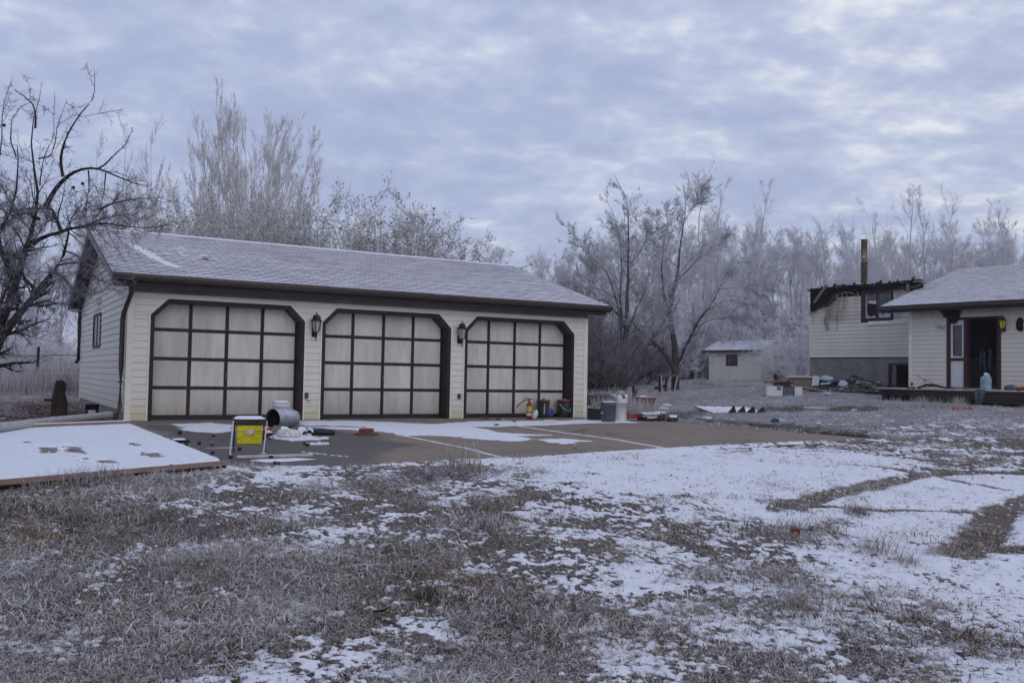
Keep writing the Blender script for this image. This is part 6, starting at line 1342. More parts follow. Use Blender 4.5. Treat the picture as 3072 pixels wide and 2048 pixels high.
# poplars behind the garage
def poplar(seed, h, n0, tw=.010, spread=.16, n1=16, n2=9, n3=5, n4=2, low=.18, rt=.09):
    r = np.random.default_rng(seed); K = 9; st = np.zeros((n0, K+1, 3)); az = r.uniform(0, 6.28, n0); sp = spread*np.sqrt(r.uniform(.02, 1, n0)); d = norm(np.stack([np.cos(az)*sp*2.2, np.sin(az)*sp*2.2, np.ones(n0)], -1)); p = np.stack([r.normal(0, .25, n0), r.normal(0, .25, n0), np.full(n0, -.2)], -1); L = h*(1-.30*(sp/spread)**3.0)*r.uniform(.86, 1.0, n0)
    st[:, 0] = p
    for k in range(K): d = norm(d+r.normal(size=d.shape)*.045+np.array([0, 0, .10])); p = p+d*(L/K)[:, None]; st[:, k+1] = p
    s0 = np.full((n0, 1), rt)*np.linspace(1, .10, K+1)[None]
    p1, r1 = spawn(st, s0, n1, low, .95, .18, .50, .13, .27, 4, .12, .06, .42, r, rmin=.008, shape=.5); p2, r2 = spawn(p1, r1, n2, .1, 1, .2, .5, .3, .65, 3, .12, .06, .6, r, rmin=.007); p3, r3 = spawn(p2, r2, n3, .15, 1, .25, .6, .35, .75, 2, .08, .08, .6, r, rmin=tw*.6); p4, r4 = spawn(p3, r3, n4, .2, 1, .25, .6, .4, .9, 1, .04, .08, .7, r, rmin=tw*.5)
    return [('trunk', bmesh_of('trunk', [tubes(st, s0, 5)], 'bark_poplar')), ('crown', bmesh_of('crown', [tubes(p1, r1, 3), tubes(p2, r2, 3), tubes(p3, r3, 3), tubes(p4, r4, 3)], 'bark_poplar'))], p3.reshape(-1, 3)
P1, lp1 = poplar(41, 11.5, 56, spread=.21, low=.05, n1=13, n2=8, n3=5, n4=2, rt=.045); P2, lp2 = poplar(42, 11.5, 3, spread=.04, n1=22, n2=7, low=.12, rt=.05)
def mtop(mesh):
    z = []
    for _, me in mesh:
        c = np.empty(len(me.vertices)*3, np.float32); me.vertices.foreach_get('co', c); z.append(np.percentile(c[2::3], 99.93))
    return float(max(z))
def ptop(px_, ty, d, h, mesh, lab, cat='tree', rz=0, sx_=1.0, nm='poplar_tree'):
    h = mtop(mesh)
    q = far(px_, d); s = (at(px_, ty, d)[2]-q[2])/h; return place(nm, lab, cat, mesh, q, rz, s*sx_, s)
ptop(708, 262, 42, 11.5, P1, 'large many stemmed frosted poplar rising behind the garage roof', rz=1.0, sx_=1.0)
ptop(800, 440, 45, 11.5, P2, 'narrow frosted poplar at the right flank of the large poplar', rz=4, sx_=1.0)
ptop(446, 335, 60, 11.5, P2, 'slender frosted poplar left of the large poplar', rz=.5)
ptop(352, 345, 62, 11.5, P2, 'slender frosted poplar above the garage roof peak', rz=3)
ptop(400, 430, 64, 11.5, P2, 'short slender poplar between the two slender ones', rz=5)
ptop(292, 385, 64, 11.5, P2, 'slender poplar seen through the apple tree branches', rz=1.7)
ptop(500, 520, 56, 11.5, P2, 'short poplar at the left foot of the large poplar', rz=2.2, sx_=1.0)
def leafy(seed, h, n0, sp, nl, size):
    r = np.random.default_rng(seed); K = 7
    st = np.zeros((n0, K+1, 3)); az = r.uniform(0, 6.28, n0); s = sp*np.sqrt(r.uniform(.02, 1, n0)); d = norm(np.stack([np.cos(az)*s, np.sin(az)*s, np.ones(n0)], -1)); p = np.stack([r.normal(0, .2, n0), r.normal(0, .2, n0), np.full(n0, -.1)], -1); L = h*(1-.25*(s/sp)**2.4)*r.uniform(.88, 1.0, n0)
    st[:, 0] = p
    for k in range(K): d = norm(d+r.normal(size=d.shape)*.09); p = p+d*(L/K)[:, None]; st[:, k+1] = p
    s0 = np.full((n0, 1), .045)*np.linspace(1, .12, K+1)[None]
    p1, r1 = spawn(st, s0, 15, .2, .98, .4, 1.0, .14, .30, 4, .06, .12, .5, r, rmin=.008, shape=.4); p2, r2 = spawn(p1, r1, 7, .1, 1, .4, 1.0, .3, .6, 2, .03, .15, .6, r, rmin=.006); p3, r3 = spawn(p2, r2, 5, .1, 1, .4, 1.1, .4, .8, 1, 0, .1, .6, r, rmin=.0045)
    return [('trunk', bmesh_of('trunk', [tubes(st, s0, 5)], 'bark_poplar')), ('crown', bmesh_of('crown', [tubes(p1, r1, 3), tubes(p2, r2, 3), tubes(p3, r3, 3)], 'bark_poplar')), ('leaves', leaves(p2.reshape(-1, 3), nl, size, r, 'leaves', 'leaf_frost'))]
LF = leafy(45, 7.0, 44, .44, 13000, .034)
ptop(1135, 550, 40, 7.0, LF, 'round frosted tree with curled brown leaves behind the middle of the roof', rz=1, sx_=1.22, nm='leafy_tree')
ptop(1250, 640, 42, 7.0, LF, 'lower frosted leafy tree sloping off right of the round one', rz=3, sx_=1.2, nm='leafy_tree')
ptop(1010, 640, 41, 7.0, LF, 'low frosted leafy tree left of the round one', rz=4.4, sx_=.8, nm='leafy_tree')
ptop(650, 560, 38, 7.0, LF, 'lower leafy tree mixed into the left foot of the large poplar', rz=2, sx_=1.05, nm='leafy_tree')
ptop(760, 545, 39, 7.0, LF, 'lower leafy tree in front of the large poplar stems', rz=5, sx_=1.0, nm='leafy_tree')
ptop(545, 600, 40, 7.0, LF, 'low leafy tree at the roof ridge left of the large poplar', rz=0, sx_=1.1, nm='leafy_tree')
BS = brush(46, 3.2, n0=16, n1=6, n2=4, n3=1, mat_='bark_mid', sp=.22, r0=.03)
ptop(905, 560, 36, 3.1, BS, 'bare upright saplings between the large poplar and the round leafy tree', 'shrub', 0, .75, 'sapling_clump')
ptop(955, 590, 37, 3.1, BS, 'thin bare saplings just left of the round leafy tree', 'shrub', 2, .6, 'sapling_clump')

# ---- hand laid trees: limbs follow the photograph at a real distance
def laid(name, label, cat, limbs, mat_, seed, base, levels, K=14, group=None, extra=None):
    r = np.random.default_rng(seed); P = []; Q = []
    for pts, d, r0, r1 in limbs:
        ds = np.linspace(d[0], d[1], len(pts)) if isinstance(d, tuple) else [d]*len(pts)
        c = path([at(x, y, dd) for (x, y), dd in zip(pts, ds)], K)-base; c = c+np.cumsum(r.normal(0, .012, c.shape), 0)*(np.linalg.norm(c[-1]-c[0])/4)
        P.append(c); Q.append(r1+(r0-r1)*(1-np.linspace(0, 1, K+1))**1.6)
    P = np.array(P); Q = np.array(Q); parts = []; lastP, lastR = P, Q; prev = [(P, Q)]
    for kw in levels:
        src = kw.pop('src', None); s_ = prev[src] if src is not None else prev[-1]
        p, q = spawn(s_[0], s_[1], r=r, **kw); prev.append((p, q)); parts.append(tubes(p, q, 3 if kw['K'] < 5 else 4))
    o = thing(name, label, cat, base, 0, group)
    linkmesh('trunk', bmesh_of('trunk', [tubes(P, Q, 8)], mat_), o); linkmesh('crown', bmesh_of('crown', parts, mat_), o)
    return o, prev
base = at(-115, 1250, 15.2); base[2] = g1(base[0], base[1])
lim = [([(-115, 1250), (-80, 1130), (0, 1003), (51, 932), (102, 865), (150, 815), (168, 799), (189, 753), (194, 702), (205, 665), (222, 635), (260, 610), (300, 600)], 15.2, .15, .005),
       ([(-100, 1200), (-50, 1060), (0, 990), (45, 915), (75, 830), (92, 735), (119, 659), (126, 609), (119, 532), (113, 475), (105, 418), (109, 353), (125, 325), (130, 305), (128, 275), (141, 225)], (15.2, 15.6), .10, .004),
       ([(106, 385), (107, 350), (103, 325), (92, 305), (72, 288), (38, 265)], 15.6, .020, .006), ([(48, 470), (30, 420), (35, 360), (60, 320), (100, 300)], 15.5, .014, .004),
       ([(135, 620), (165, 570), (191, 536), (218, 520), (245, 511), (295, 506), (344, 529), (402, 552), (455, 565)], (15.5, 14.9), .045, .007),
       ([(191, 530), (187, 500), (188, 467), (198, 425), (214, 391), (249, 337), (279, 299), (285, 265), (281, 196)], (15.4, 15.2), .028, .004),
       ([(295, 506), (318, 490), (345, 465), (375, 435), (400, 378)], (15.2, 14.8), .016, .004),
       ([(96, 730), (140, 705), (184, 693), (249, 680), (318, 674), (380, 682), (440, 690), (500, 680)], (15.3, 14.6), .040, .005),
       ([(300, 628), (330, 610), (363, 604), (420, 594), (466, 592), (500, 588)], (15.2, 14.7), .020, .004),
       ([(184, 697), (165, 655), (155, 628), (120, 625), (60, 626), (10, 640)], (15.3, 15.8), .035, .010),
       ([(60, 905), (20, 800), (-10, 700), (-20, 600), (-5, 500), (5, 400), (8, 330), (45, 208)], (15.0, 14.6), .038, .004),
       ([(0, 690), (30, 640), (48, 560), (52, 470), (48, 430)], (15.6, 15.4), .03, .008),
       ([(116, 475), (150, 470), (165, 425), (168, 385), (200, 300)], (15.5, 15.3), .014, .003), ([(120, 560), (130, 480), (165, 400), (163, 340), (164, 272)], (15.5, 15.2), .012, .003),
       ([(168, 799), (200, 790), (240, 790), (285, 830), (320, 855)], (15.2, 14.9), .018, .004), ([(160, 810), (200, 850), (250, 890), (300, 880), (330, 865)], (15.2, 15.0), .018, .004),
       ([(189, 753), (225, 760), (258, 790), (290, 815)], (15.0, 14.8), .015, .004), ([(150, 815), (195, 830), (225, 870), (260, 893)], (15.0, 14.8), .016, .004),
       ([(51, 932), (90, 915), (140, 900), (190, 910), (220, 905)], (15.2, 15.0), .020, .005), ([(20, 960), (60, 990), (90, 1010), (120, 1000)], (15.2, 15.0), .014, .004),
       ([(265, 511), (268, 560), (262, 600), (248, 640)], (15.3, 15.2), .014, .004), ([(-40, 1100), (-20, 950), (20, 860), (60, 790), (40, 720), (60, 650)], 14.9, .05, .005), ([(0, 1003), (-10, 900), (-30, 800), (-10, 700), (30, 640), (90, 600)], 15.6, .04, .005), ([(45, 915), (20, 850), (40, 780), (20, 720)], 15.0, .02, .004), ([(92, 735), (60, 760), (20, 770), (-40, 760)], 15.0, .03, .005), ([(102, 865), (70, 830), (60, 770), (90, 700), (150, 660)], 14.8, .03, .004), ([(119, 659), (80, 640), (40, 650), (-20, 620)], 15.2, .03, .004), ([(318, 520), (312, 580), (300, 640), (280, 660)], (15.2, 15.2), .012, .004), ([(250, 680), (300, 655), (360, 645), (400, 640)], (15.1, 14.8), .016, .004)]
o, prev = laid('apple_tree', 'dark gnarled leafless apple tree reaching over the left end of the garage roof', 'tree', lim, 'bark_apple', 3, base,
     [dict(n=36, t0=.12, t1=.98, a0=.5, a1=1.35, l0=.2, l1=.65, K=5, up=.07, wob=.20, rr=.42, rmin=.005, absl=1.5, zc=3.9, lw=3.2),
      dict(n=10, t0=.1, t1=1, a0=.5, a1=1.3, l0=.25, l1=.65, K=3, up=.05, wob=.2, rr=.6, rmin=.0034),
      dict(n=6, t0=.1, t1=1, a0=.5, a1=1.3, l0=.3, l1=.7, K=2, up=.02, wob=.2, rr=.7, rmin=.0026),
      dict(n=60, t0=.15, t1=.99, a0=.9, a1=1.6, l0=.02, l1=.075, K=1, up=.05, wob=.1, rr=.35, rmin=.0045, absl=1.8, src=0)])
# a few apples still hanging
for (px_, py_) in ((12, 376), (220, 563), (248, 551), (256, 628)):
    mb = MB(); mb.lathe([(.0, -.03), (.025, -.02), (.032, 0), (.022, .025), (0, .03)], 10); q = at(px_, py_, 15.3)-base; mb.build('fruit', 'apple', o, q)
b1 = at(1868, 1162, 38); b1[2] = g1(b1[0], b1[1])
lim = [([(1868, 1168), (1873, 1065), (1880, 968), (1883, 838), (1882, 760), (1880, 709), (1873, 612), (1850, 560), (1828, 515)], 38, .15, .012), ([(1872, 1075), (1862, 985), (1846, 900), (1822, 820), (1790, 780), (1750, 755), (1715, 700), (1690, 672)], (38, 37.4), .075, .010),
       ([(1866, 985), (1858, 900), (1862, 800), (1855, 700), (1838, 640), (1810, 580)], (38, 38.6), .07, .010), ([(1882, 1000), (1902, 930), (1930, 880), (1950, 800), (1975, 700), (1980, 640)], (38, 38.3), .05, .008),
       ([(1872, 1110), (1900, 1080), (1935, 1045), (1965, 1012), (1992, 965), (2005, 900), (2020, 820)], (38, 38.5), .055, .010), ([(1860, 950), (1820, 905), (1780, 880), (1740, 850), (1700, 845)], (38, 37.5), .035, .007), ([(1882, 800), (1920, 760), (1950, 700), (1965, 650)], (38, 38.2), .03, .006), ([(1862, 900), (1810, 870), (1770, 800), (1755, 720)], (38, 38), .03, .006)]
LV = lambda n1, n2, n3, L0, n4=2: [dict(n=n1, t0=.22, t1=.99, a0=.35, a1=1.0, l0=.3, l1=.85, K=5, up=.12, wob=.13, rr=.45, rmin=.010, absl=L0), dict(n=n2, t0=.1, t1=1, a0=.35, a1=.95, l0=.25, l1=.55, K=3, up=.03, wob=.15, rr=.6, rmin=.0075), dict(n=n3, t0=.1, t1=1, a0=.35, a1=1.0, l0=.3, l1=.6, K=2, up=-.02, wob=.15, rr=.7, rmin=.006), dict(n=n4, t0=.1, t1=1, a0=.4, a1=1.0, l0=.4, l1=.9, K=1, up=-.03, wob=.1, rr=.8, rmin=.0045)]
laid('yard_tree', 'tall bare forked yard tree just beyond the right end of the garage', 'tree', lim, 'bark_mid', 8, b1, LV(24, 10, 8, 2.2))
b2 = at(2027, 1160, 41); b2[2] = g1(b2[0], b2[1])
lim = [([(2027, 1165), (2029, 1120), (2030, 1095), (2027, 1053), (2018, 985), (2010, 930), (2035, 838), (2048, 709), (2061, 612), (2048, 534)], 41, .19, .010), ([(2028, 1120), (2006, 1080), (1985, 1050), (1962, 1029), (1938, 1002), (1907, 978), (1880, 940)], (41, 40.2), .13, .03),
       ([(2030, 1105), (2045, 1075), (2057, 1046), (2075, 1010), (2084, 985), (2105, 950), (2132, 916), (2165, 850), (2197, 793), (2255, 760)], (41, 40), .10, .008), ([(2150, 870), (2171, 864), (2230, 861), (2280, 872), (2326, 870)], (40.4, 39.5), .025, .004),
       ([(2012, 950), (1990, 880), (1985, 800), (2000, 700), (2010, 620)], (41, 41.6), .07, .010), ([(2035, 840), (2075, 800), (2110, 760), (2150, 740), (2180, 710)], (41, 40.4), .04, .007), ([(1962, 1029), (1958, 960), (1950, 900), (1930, 860)], (40.6, 40.2), .05, .010), ([(2084, 985), (2130, 960), (2190, 950), (2250, 965), (2300, 1000)], (40.6, 39.6), .028, .004),
       ([(2120, 930), (2180, 900), (2250, 910), (2330, 960), (2380, 1010)], (40.4, 39.2), .025, .004), ([(2055, 660), (2090, 610), (2110, 560)], (41, 41), .02, .005)]
laid('yard_tree', 'spreading multi limbed bare tree behind the work table', 'tree', lim, 'bark_mid', 9, b2, LV(24, 10, 8, 2.3))

# ------------------------------------------------------------------ grass, dead leaves
def grass_mat(name, cols, frostc, fmin, fmax):
    m = bpy.data.materials.new(name); m.use_nodes = True; t = m.node_tree; b = t.nodes['Principled BSDF']; b.inputs['Roughness'].default_value = .85; b.inputs['Specular IOR Level'].default_value = .1
    oi = N(t, 'ShaderNodeObjectInfo'); geo = N(t, 'ShaderNodeNewGeometry'); at_ = N(t, 'ShaderNodeAttribute', attribute_name='tip')
    rnd = N(t, 'ShaderNodeAttribute', attribute_name='rnd').outputs['Fac']
    big = noise(t, geo.outputs['Position'], .9, 4, .6); fine = noise(t, geo.outputs['Position'], 22, 4, .7)
    f = math_node(t, 'ADD', math_node(t, 'MULTIPLY', rnd, .50), math_node(t, 'MULTIPLY', big, .50))
    col = ramp(t, f, cols); patch = noise(t, geo.outputs['Position'], .55, 4, .65)
    fr = math_node(t, 'ADD', math_node(t, 'MULTIPLY', at_.outputs['Fac'], .55), math_node(t, 'MULTIPLY', fine, .9)); fr = math_node(t, 'ADD', fr, math_node(t, 'MULTIPLY', oi.outputs['Random'], .40)); fr = math_node(t, 'ADD', fr, math_node(t, 'MULTIPLY', math_node(t, 'SUBTRACT', math_node(t, 'FRACT', math_node(t, 'MULTIPLY', rnd, 7.3)), .5), .35))
    fr = math_node(t, 'ADD', fr, math_node(t, 'MULTIPLY', math_node(t, 'SUBTRACT', patch, .5), 1.3))
    fr = ramp(t, fr, [(.66, fmin), (1.22, fmax)])
    t.links.new(mixc(t, fr, col, frostc), b.inputs['Base Color']); return m
M['grass'] = grass_mat('frosted_grass', [(.25, (.045, .030, .018)), (.36, (.14, .092, .052)), (.46, (.27, .20, .12)), (.54, (.075, .048, .030)), (.62, (.21, .145, .085)), (.72, (.34, .26, .165))], (.66, .66, .69), .0, .66)
M['yardgrass'] = grass_mat('frosted_yard_grass', [(.3, (.14, .11, .085)), (.5, (.24, .20, .155)), (.7, (.16, .125, .10))], (.60, .60, .64), .35, .95)
M['tallgrass'] = grass_mat('tan_tall_grass', [(.3, (.20, .15, .10)), (.5, (.30, .24, .17)), (.7, (.16, .12, .085))], (.52, .51, .55), .05, .8)
M['greengrass'] = grass_mat('dull_green_tuft', [(.3, (.050, .050, .020)), (.5, (.11, .085, .035)), (.7, (.07, .065, .025))], (.45, .45, .48), .0, .45)
def clump(seed, n, h0, h1, w, rad, lean, m, name):
    r = np.random.default_rng(seed); b = np.stack([r.normal(0, rad, n), r.normal(0, rad, n), np.full(n, -.012)], -1); az = r.uniform(0, 6.28, n); ln = r.uniform(.25, 1.0, n)*lean; h = r.uniform(h0, h1, n)
    d = np.stack([np.cos(az), np.sin(az), np.zeros(n)], -1); sd = np.stack([-np.sin(az+r.normal(0, .5, n)), np.cos(az), np.zeros(n)], -1); ww = (w*r.uniform(.6, 1.4, n))[:, None]
    V = []; T_ = []
    for k, (t, wk) in enumerate(((0, 1.), (.45, .85), (.8, .55), (1, 0))):
        c = b+d*(h*ln*t**1.25)[:, None]; c[:, 2] += h*np.where(ln > 1.0, .62*np.sin(math.pi*.80*t), t*(1-.35*ln*t))
        if wk > 0: V += [c-sd*ww*wk, c+sd*ww*wk]; T_ += [np.full(n, t)]*2
        else: V += [c]; T_ += [np.full(n, t)]
    V = np.stack(V, 1).reshape(-1, 3); T_ = np.stack(T_, 1).ravel(); o = (np.arange(n)*7)[:, None]
    q = np.concatenate([o+np.array([[0, 1, 3, 2]]), o+np.array([[2, 3, 5, 4]])]); t = o+np.array([[4, 5, 6]])
    return npmesh(name, V, q, t, m, dict(tip=T_, rnd=np.repeat(r.uniform(0, 1, n), 7)))
def scatter(name, pts, scales, clumps, kind_label, tilt=.25):
    """one 'stuff' object: points that carry grass clumps"""
    me = bpy.data.meshes.new(name); n = len(pts); me.vertices.add(n); me.vertices.foreach_set('co', np.asarray(pts, np.float32).ravel())
    a = me.attributes.new('sc', 'FLOAT', 'POINT'); a.data.foreach_set('value', np.asarray(scales, np.float32))
    rr = np.stack([rng.uniform(-tilt, tilt, n), rng.uniform(-tilt, tilt, n), rng.uniform(0, 6.28, n)], -1).astype(np.float32)
    a = me.attributes.new('ro', 'FLOAT_VECTOR', 'POINT'); a.data.foreach_set('vector', rr.ravel())
    o = bpy.data.objects.new(name, me); COL.objects.link(o); o['kind'] = 'stuff'
    ng = bpy.data.node_groups.new(name+'_nodes', 'GeometryNodeTree'); ng.interface.new_socket('Geometry', in_out='INPUT', socket_type='NodeSocketGeometry'); ng.interface.new_socket('Geometry', in_out='OUTPUT', socket_type='NodeSocketGeometry')
    gi = ng.nodes.new('NodeGroupInput'); go = ng.nodes.new('NodeGroupOutput'); ins = ng.nodes.new('GeometryNodeInstanceOnPoints'); ins.inputs['Pick Instance'].default_value = True
    mtp = ng.nodes.new('GeometryNodeMeshToPoints'); ng.links.new(gi.outputs[0], mtp.inputs[0]); ng.links.new(mtp.outputs[0], ins.inputs['Points'])
    gti = ng.nodes.new('GeometryNodeGeometryToInstance')
    for c in reversed(clumps):
        oi = ng.nodes.new('GeometryNodeObjectInfo'); oi.inputs['Object'].default_value = c; oi.inputs['As Instance'].default_value = True; ng.links.new(oi.outputs['Geometry'], gti.inputs[0])
    ng.links.new(gti.outputs[0], ins.inputs['Instance'])
    ri = ng.nodes.new('FunctionNodeRandomValue'); ri.data_type = 'INT'; ri.inputs[4].default_value = 0; ri.inputs[5].default_value = len(clumps)-1; ng.links.new(ri.outputs[2], ins.inputs['Instance Index'])
    na = ng.nodes.new('GeometryNodeInputNamedAttribute'); na.data_type = 'FLOAT'; na.inputs[0].default_value = 'sc'; ng.links.new(na.outputs[0], ins.inputs['Scale'])
    nb_ = ng.nodes.new('GeometryNodeInputNamedAttribute'); nb_.data_type = 'FLOAT_VECTOR'; nb_.inputs[0].default_value = 'ro'; ng.links.new(nb_.outputs[0], ins.inputs['Rotation'])
    ng.links.new(ins.outputs[0], go.inputs[0]); md = o.modifiers.new('scatter', 'NODES'); md.node_group = ng
    return o
# the clump prototypes lie below the ground sheet, out of everybody's sight, as one flat patch of the same grass
def proto(me): 
    o = bpy.data.objects.new(me.name, me); o['kind'] = 'stuff'; return o
G_ = [proto(clump(100+i, 40, .012, .040, .0016, .055, 2.3, 'grass', 'grass_clump')) for i in range(5)]
GS = [proto(clump(120+i, 20, .012, .038, .0019, .055, 1.8, 'grass', 'short_grass_clump')) for i in range(4)]
GT = [proto(clump(140+i, 26, .35, .85, .0045, .13, .45, 'tallgrass', 'tall_grass_clump')) for i in range(3)]
GY = [proto(clump(190+i, 26, .020, .060, .0026, .07, 2.3, 'yardgrass', 'yard_grass_clump')) for i in range(3)]
GG = [proto(clump(160+i, 30, .05, .14, .004, .06, 1.1, 'greengrass', 'green_grass_clump')) for i in range(3)]
def scat_pts(n, u0, u1, d0, d1, r, power=1.0):
    u = r.uniform(u0, u1, n); d = d0*(d1/d0)**(r.uniform(0, 1, n)**power); x = CX+d*(u*RH[0]+FH[0]); y = CY+d*(u*RH[1]+FH[1]); return x, y, d
def clear(x, y):
    """true where nothing built stands"""
    ok = ~((x > -.75) & (slab_inside(x, y) > -.02) & (y < 8.6)) & ~((x > -.1) & (x < W+.1) & (y > -.2) & (y < DEP+.1))
    ok &= ~poly_in(x, y, PLATP)
    hx_ = (x-HO.x)*math.cos(HR)+(y-HO.y)*math.sin(HR); hy_ = -(x-HO.x)*math.sin(HR)+(y-HO.y)*math.cos(HR)
    return ok & ~((hx_ > -.1) & (hy_ > -1.9) & (hy_ < 9.5)) & ~((hx_ > -4.8) & (hy_ > 1.7) & (hy_ < 9.5))
r = np.random.default_rng(17)
def ground_z(x, y): return gz(x, y)
x, y, d = scat_pts(150000, -.78, .78, 3.3, 17, r)
sn = snow_mask(x, y); base_s = snow_base(x, y); tr = track(x, y)
dens = fbm(x, y, 1.8, 91); keep = clear(x, y) & (r.uniform(0, 1, len(x)) > litter_f(x, y)*.95) & (r.uniform(0, 1, len(x)) < (1-sn)*np.clip((dens-.36)*4.5, .10, 1)*(1-.92*tr)+.06*sn) & (base_s < .985)
x, y, d, base_s, dens = x[keep], y[keep], d[keep], base_s[keep], dens[keep]
lush = np.clip((.55-base_s)*2.2, 0, 1); sel = r.uniform(0, 1, len(x)) < (.30+.7*lush)
z = ground_z(x, y)
tus = np.clip((fbm(x, y, 3.2, 97)-.56)/.08, 0, 1); sc_l = (.40+.9*dens+.35*lush+.75*tus)*(1+.02*np.maximum(d-6, 0))
scatter('lawn_grass', np.stack([x, y, z], -1)[sel], (sc_l*r.uniform(.7, 1.3, len(x)))[sel], G_, '')
scatter('short_grass', np.stack([x, y, z], -1)[~sel], (1.0*r.uniform(.7, 1.4, len(x))*(1+.05*np.maximum(d-6, 0)))[~sel], GS, '')
x, y, d = scat_pts(56000, -.85, .75, 15.5, 75, r); keep = clear(x, y) & (r.uniform(0, 1, len(x)) > snow_mask(x, y)*.85) & (r.uniform(0, 1, len(x)) > litter_f(x, y)*.97); x, y, d = x[keep], y[keep], d[keep]
scatter('yard_grass', np.stack([x, y, ground_z(x, y)], -1), r.uniform(.5, 1.1, len(x))*(1+d/60), GY, '')
# tall dry grass: left of the garage, before the deck, along the brush
T3 = []
def tallpatch(pxa, pxb, da, db, n, s0, s1):
    for k in range(n):
        px_ = random.uniform(pxa, pxb); dd = random.uniform(da, db); q = far(px_, dd)
        if clear(np.array([q[0]]), np.array([q[1]]))[0]: T3.append((q[0], q[1], q[2], random.uniform(s0, s1)))
tallpatch(-300, 420, 27, 40, 2600, .8, 1.5); tallpatch(-200, 250, 23, 27, 150, .25, .45); tallpatch(2600, 2900, 23.5, 25.0, 60, .3, .55); tallpatch(2640, 3080, 22, 23.5, 50, .15, .3); tallpatch(1770, 1940, 30, 34, 140, .3, .6); tallpatch(1770, 2140, 44, 50, 120, .3, .6); tallpatch(2150, 2300, 54, 56, 40, .2, .5); tallpatch(1780, 1960, 22, 28, 160, .3, .7); tallpatch(2320, 2450, 42, 46, 60, .3, .6)
T3 = np.array(T3); scatter('tall_dry_grass', T3[:, :3], T3[:, 3], GT, '', .1)
# dull green fringe along the far slab edge, by the steps and in tufts
pts = []
for k in range(900):
    t = random.random(); px_ = 1990+(2600-1990)*t; py_ = np.interp(px_, [1990, 2350, 2600], [1257, 1293, 1316])-abs(random.gauss(0, 6))-4; q = gp(px_, py_); 
    if random.random() < .55: pts.append((*q, random.uniform(.35, .95)))
for (pa, pb, py_, sd_, n) in ((2100, 2170, 1233, 5, 40), (2290, 2410, 1231, 6, 90), (2490, 2640, 1229, 6, 110), (1960, 2110, 1245, 6, 60), (2380, 2430, 1224, 4, 20)):
    for k in range(n): q = gp(random.uniform(pa, pb), py_+random.gauss(0, sd_*.5)); pts.append((*q, random.uniform(.5, 1.2)))
for (px_, py_) in ((500, 1557), (230, 1570), (1300, 1790), (1550, 1880), (2350, 1530), (2560, 1545), (620, 1620), (1240, 1440)):
    for k in range(14): q = gp(px_+random.gauss(0, 25), py_+random.gauss(0, 8)); pts.append((*q, random.uniform(.5, .9)))
pts = np.array(pts); scatter('green_grass', pts[:, :3], pts[:, 3], GG, '')
# frosted tufts standing out of the snow (plants one can point at)
TUF = [clump(180+i, 130, .05, .20, .0016, .05, 1.0, 'tallgrass', 'blades') for i in range(3)]
tuf = [(1385, 1420, 1.9, 'tall pale grass tuft at the near slab edge before the right door'), (1330, 1432, 1.0, 'low pale grass tuft left of the tall one at the slab edge'), (1120, 1425, .9, 'small twiggy frosted weed at the slab edge in the middle'), (1620, 1420, .7, 'short grass tuft in the snow by the slab edge'), (2570, 1545, 1.2, 'round frosted grass tuft in the snow beside the thin wheel track'), (2470, 1600, 1.4, 'wide frosted grass tuft right of the brick'), (2370, 1595, 1.0, 'small frosted tuft behind the brick'), (2620, 1660, 1.4, 'frosted grass tuft in the snow below the round tuft'), (2800, 1670, .9, 'thin pale tuft near the wide wheel rut'), (2710, 1695, 1.0, 'low pale tuft left of the wide wheel rut'), (2400, 1830, 1.3, 'large frosted tuft amid the patchy snow at lower right'), (250, 1450, 1.2, 'tall frosted grass tuft against the platform edge board'), (180, 1458, 1.1, 'frosted grass tuft left along the platform edge'), (480, 1440, .9, 'frosted grass tuft near the right end of the platform'), (1480, 1600, 1.1, 'tan tuft at the middle of the lawn'), (330, 1448, 1.3, 'wide frosted grass tuft under the middle of the platform edge'), (100, 1470, 1.0, 'low frosted grass tuft at the far left of the platform edge'), (2850, 1420, .6, 'tiny tuft between the wheel tracks'), (2760, 1205, 2.0, 'tall dry weed before the deck')]
for i, (px_, py_, s, lab) in enumerate(tuf):
    q = gp(px_, py_); o = bpy.data.objects.new('grass_tuft', TUF[i % 3]); COL.objects.link(o); o.location = tuple(q); o.rotation_euler = (0, 0, random.uniform(0, 6)); o.scale = (s, s, s*(1.25 if i == 0 else .9)); setp(o, lab, 'grass tuft', 'frosted grass tufts')
# heap of frosted cuttings at the slab edge
hb = gp(1290, 1440); mb = MB()
for k in range(420):
    a = random.uniform(0, 6.28); rr_ = abs(random.gauss(0, .5)); x, y = hb[0]+rr_*1.3*math.cos(a)*.9, hb[1]+rr_*.5*math.sin(a); l_ = random.uniform(.05, .28); b = random.uniform(0, 6.28); z0 = g1(x, y)+random.uniform(.0, .07)*max(0, 1-rr_)
    mb.tube([(x, y, z0), (x+l_*math.cos(b)*.5, y+l_*math.sin(b)*.5, z0+random.uniform(.0, .05)), (x+l_*math.cos(b), y+l_*math.sin(b), z0+random.uniform(-.01, .04))], [.003, .0025, .001], 3, cap=False)
M['twig_frost'] = mat('frosted_cuttings', (.12, .09, .07), (.42, .41, .45), 14, .85, lo=.4, hi=.6)
setp(mb.build('twig_litter', 'twig_frost'), kind='stuff')
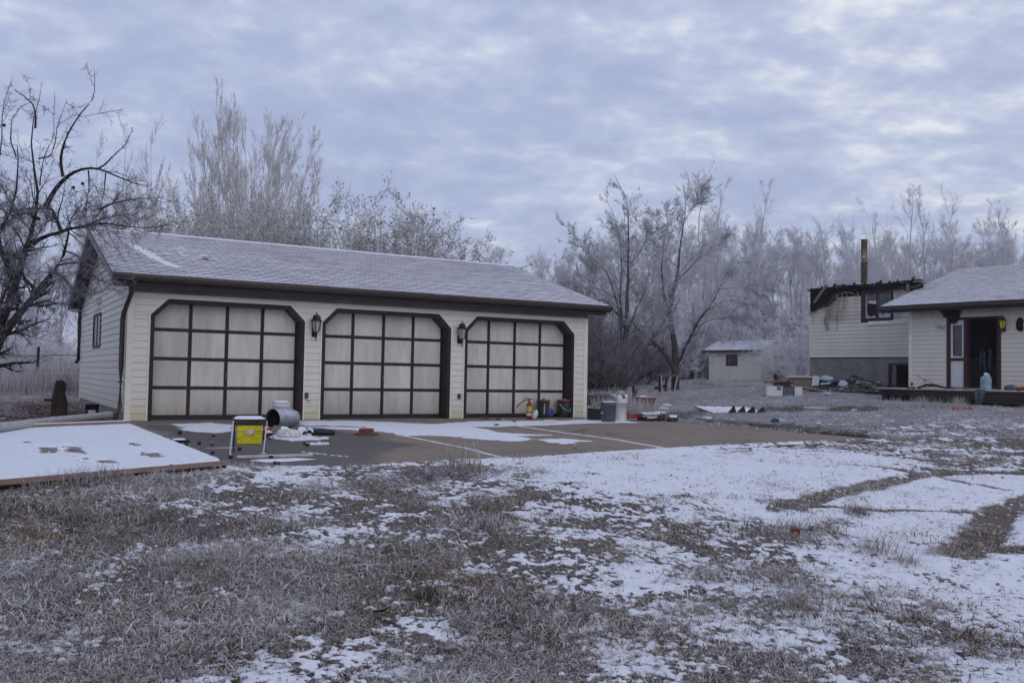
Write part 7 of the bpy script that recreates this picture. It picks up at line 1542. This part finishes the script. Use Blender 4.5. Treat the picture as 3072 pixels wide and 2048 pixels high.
# dead leaves
def leaf_litter(name, n, fn, size):
    V = []; Q = []
    for k in range(n):
        x, y, z = fn(); s = size*random.uniform(.5, 1.2); a = random.uniform(0, 6.28); c, s_ = math.cos(a), math.sin(a); t1, t2 = random.uniform(0, .7), random.uniform(-.3, .5)
        for (p, q_, h) in ((-1, 0, t1*.6), (0, -.6, 0), (1, 0, t2*.6), (0, .6, .1)): V.append((x+(p*c-q_*s_)*s, y+(p*s_+q_*c)*s, z+h*s+.008))
        Q.append([4*k, 4*k+1, 4*k+2, 4*k+3])
    o = npobj(name, npmesh(name, np.array(V), np.array(Q), np.zeros((0, 3), int), 'leaf')); o['kind'] = 'stuff'; return o
def lf_front():
    while True:
        u = random.uniform(-.65, .65); d = 3.6*(13/3.6)**random.random(); x = CX+d*(u*RH[0]+FH[0]); y = CY+d*(u*RH[1]+FH[1])
        if u > .1 and random.random() < .5: continue
        if slab_inside(np.array([x]), np.array([y]))[0] < -.05 and clear(np.array([x]), np.array([y]))[0]: return x, y, g1(x, y)+random.uniform(.0, .03)
leaf_litter('dead_leaves', 3000, lf_front, .022)
def lf_left():
    while True:
        x, y = random.uniform(-6.5, -.15), random.uniform(-2.8, 8.5)
        if random.random() < .15+float(litter_f(np.array([x]), np.array([y]))[0]): return x, y, g1(x, y)+random.uniform(0, .03)
leaf_litter('leaf_litter', 6500, lf_left, .045)
def lf_slab():
    return random.uniform(-.3, 3.5), random.uniform(-8.5, -1), .006
leaf_litter('slab_leaves', 60, lf_slab, .018)
# single brown leaves that stand out on the near lawn
for (px_, py_, s, lab) in ((1150, 1850, .075, 'large dark red brown leaf lying in the near snow left of centre'), (1340, 1965, .055, 'tan curled leaf near the bottom centre'), (1850, 1768, .05, 'small brown leaf in the snow right of centre'), (2435, 1597, .035, 'brown leaf beside the wide frosted tuft')):
    q = gp(px_, py_, .03); mb = MB(); mb.add([(-s, 0, .01), (-.3*s, -.6*s, 0), (.6*s, -.5*s, .01), (s, 0, .03), (.5*s, .6*s, .03), (-.4*s, .5*s, .02), (0, 0, -.005)], [(0, 1, 6), (1, 2, 6), (2, 3, 6), (3, 4, 6), (4, 5, 6), (5, 0, 6)], smooth=True)
    setp(mb.build('fallen_leaf', 'leaf', None, q, (random.uniform(-.3, .3), .2, random.uniform(0, 6))), lab, 'leaf')

# ------------------------------------------------------------------ frosty morning air
HZ = 0.0009
hm = bpy.data.materials.new('haze'); hm.use_nodes = True; t = hm.node_tree; t.nodes.clear()
pv = N(t, 'ShaderNodeVolumePrincipled'); pv.inputs['Color'].default_value = (.80, .84, .95, 1); pv.inputs['Density'].default_value = HZ; pv.inputs['Anisotropy'].default_value = .2
out = N(t, 'ShaderNodeOutputMaterial'); t.links.new(pv.outputs[0], out.inputs['Volume'])
hb_ = MB().box(-260, -120, -3, 300, 300, 19); M['haze'] = hm; o = hb_.build('haze', 'haze'); o['kind'] = 'stuff'
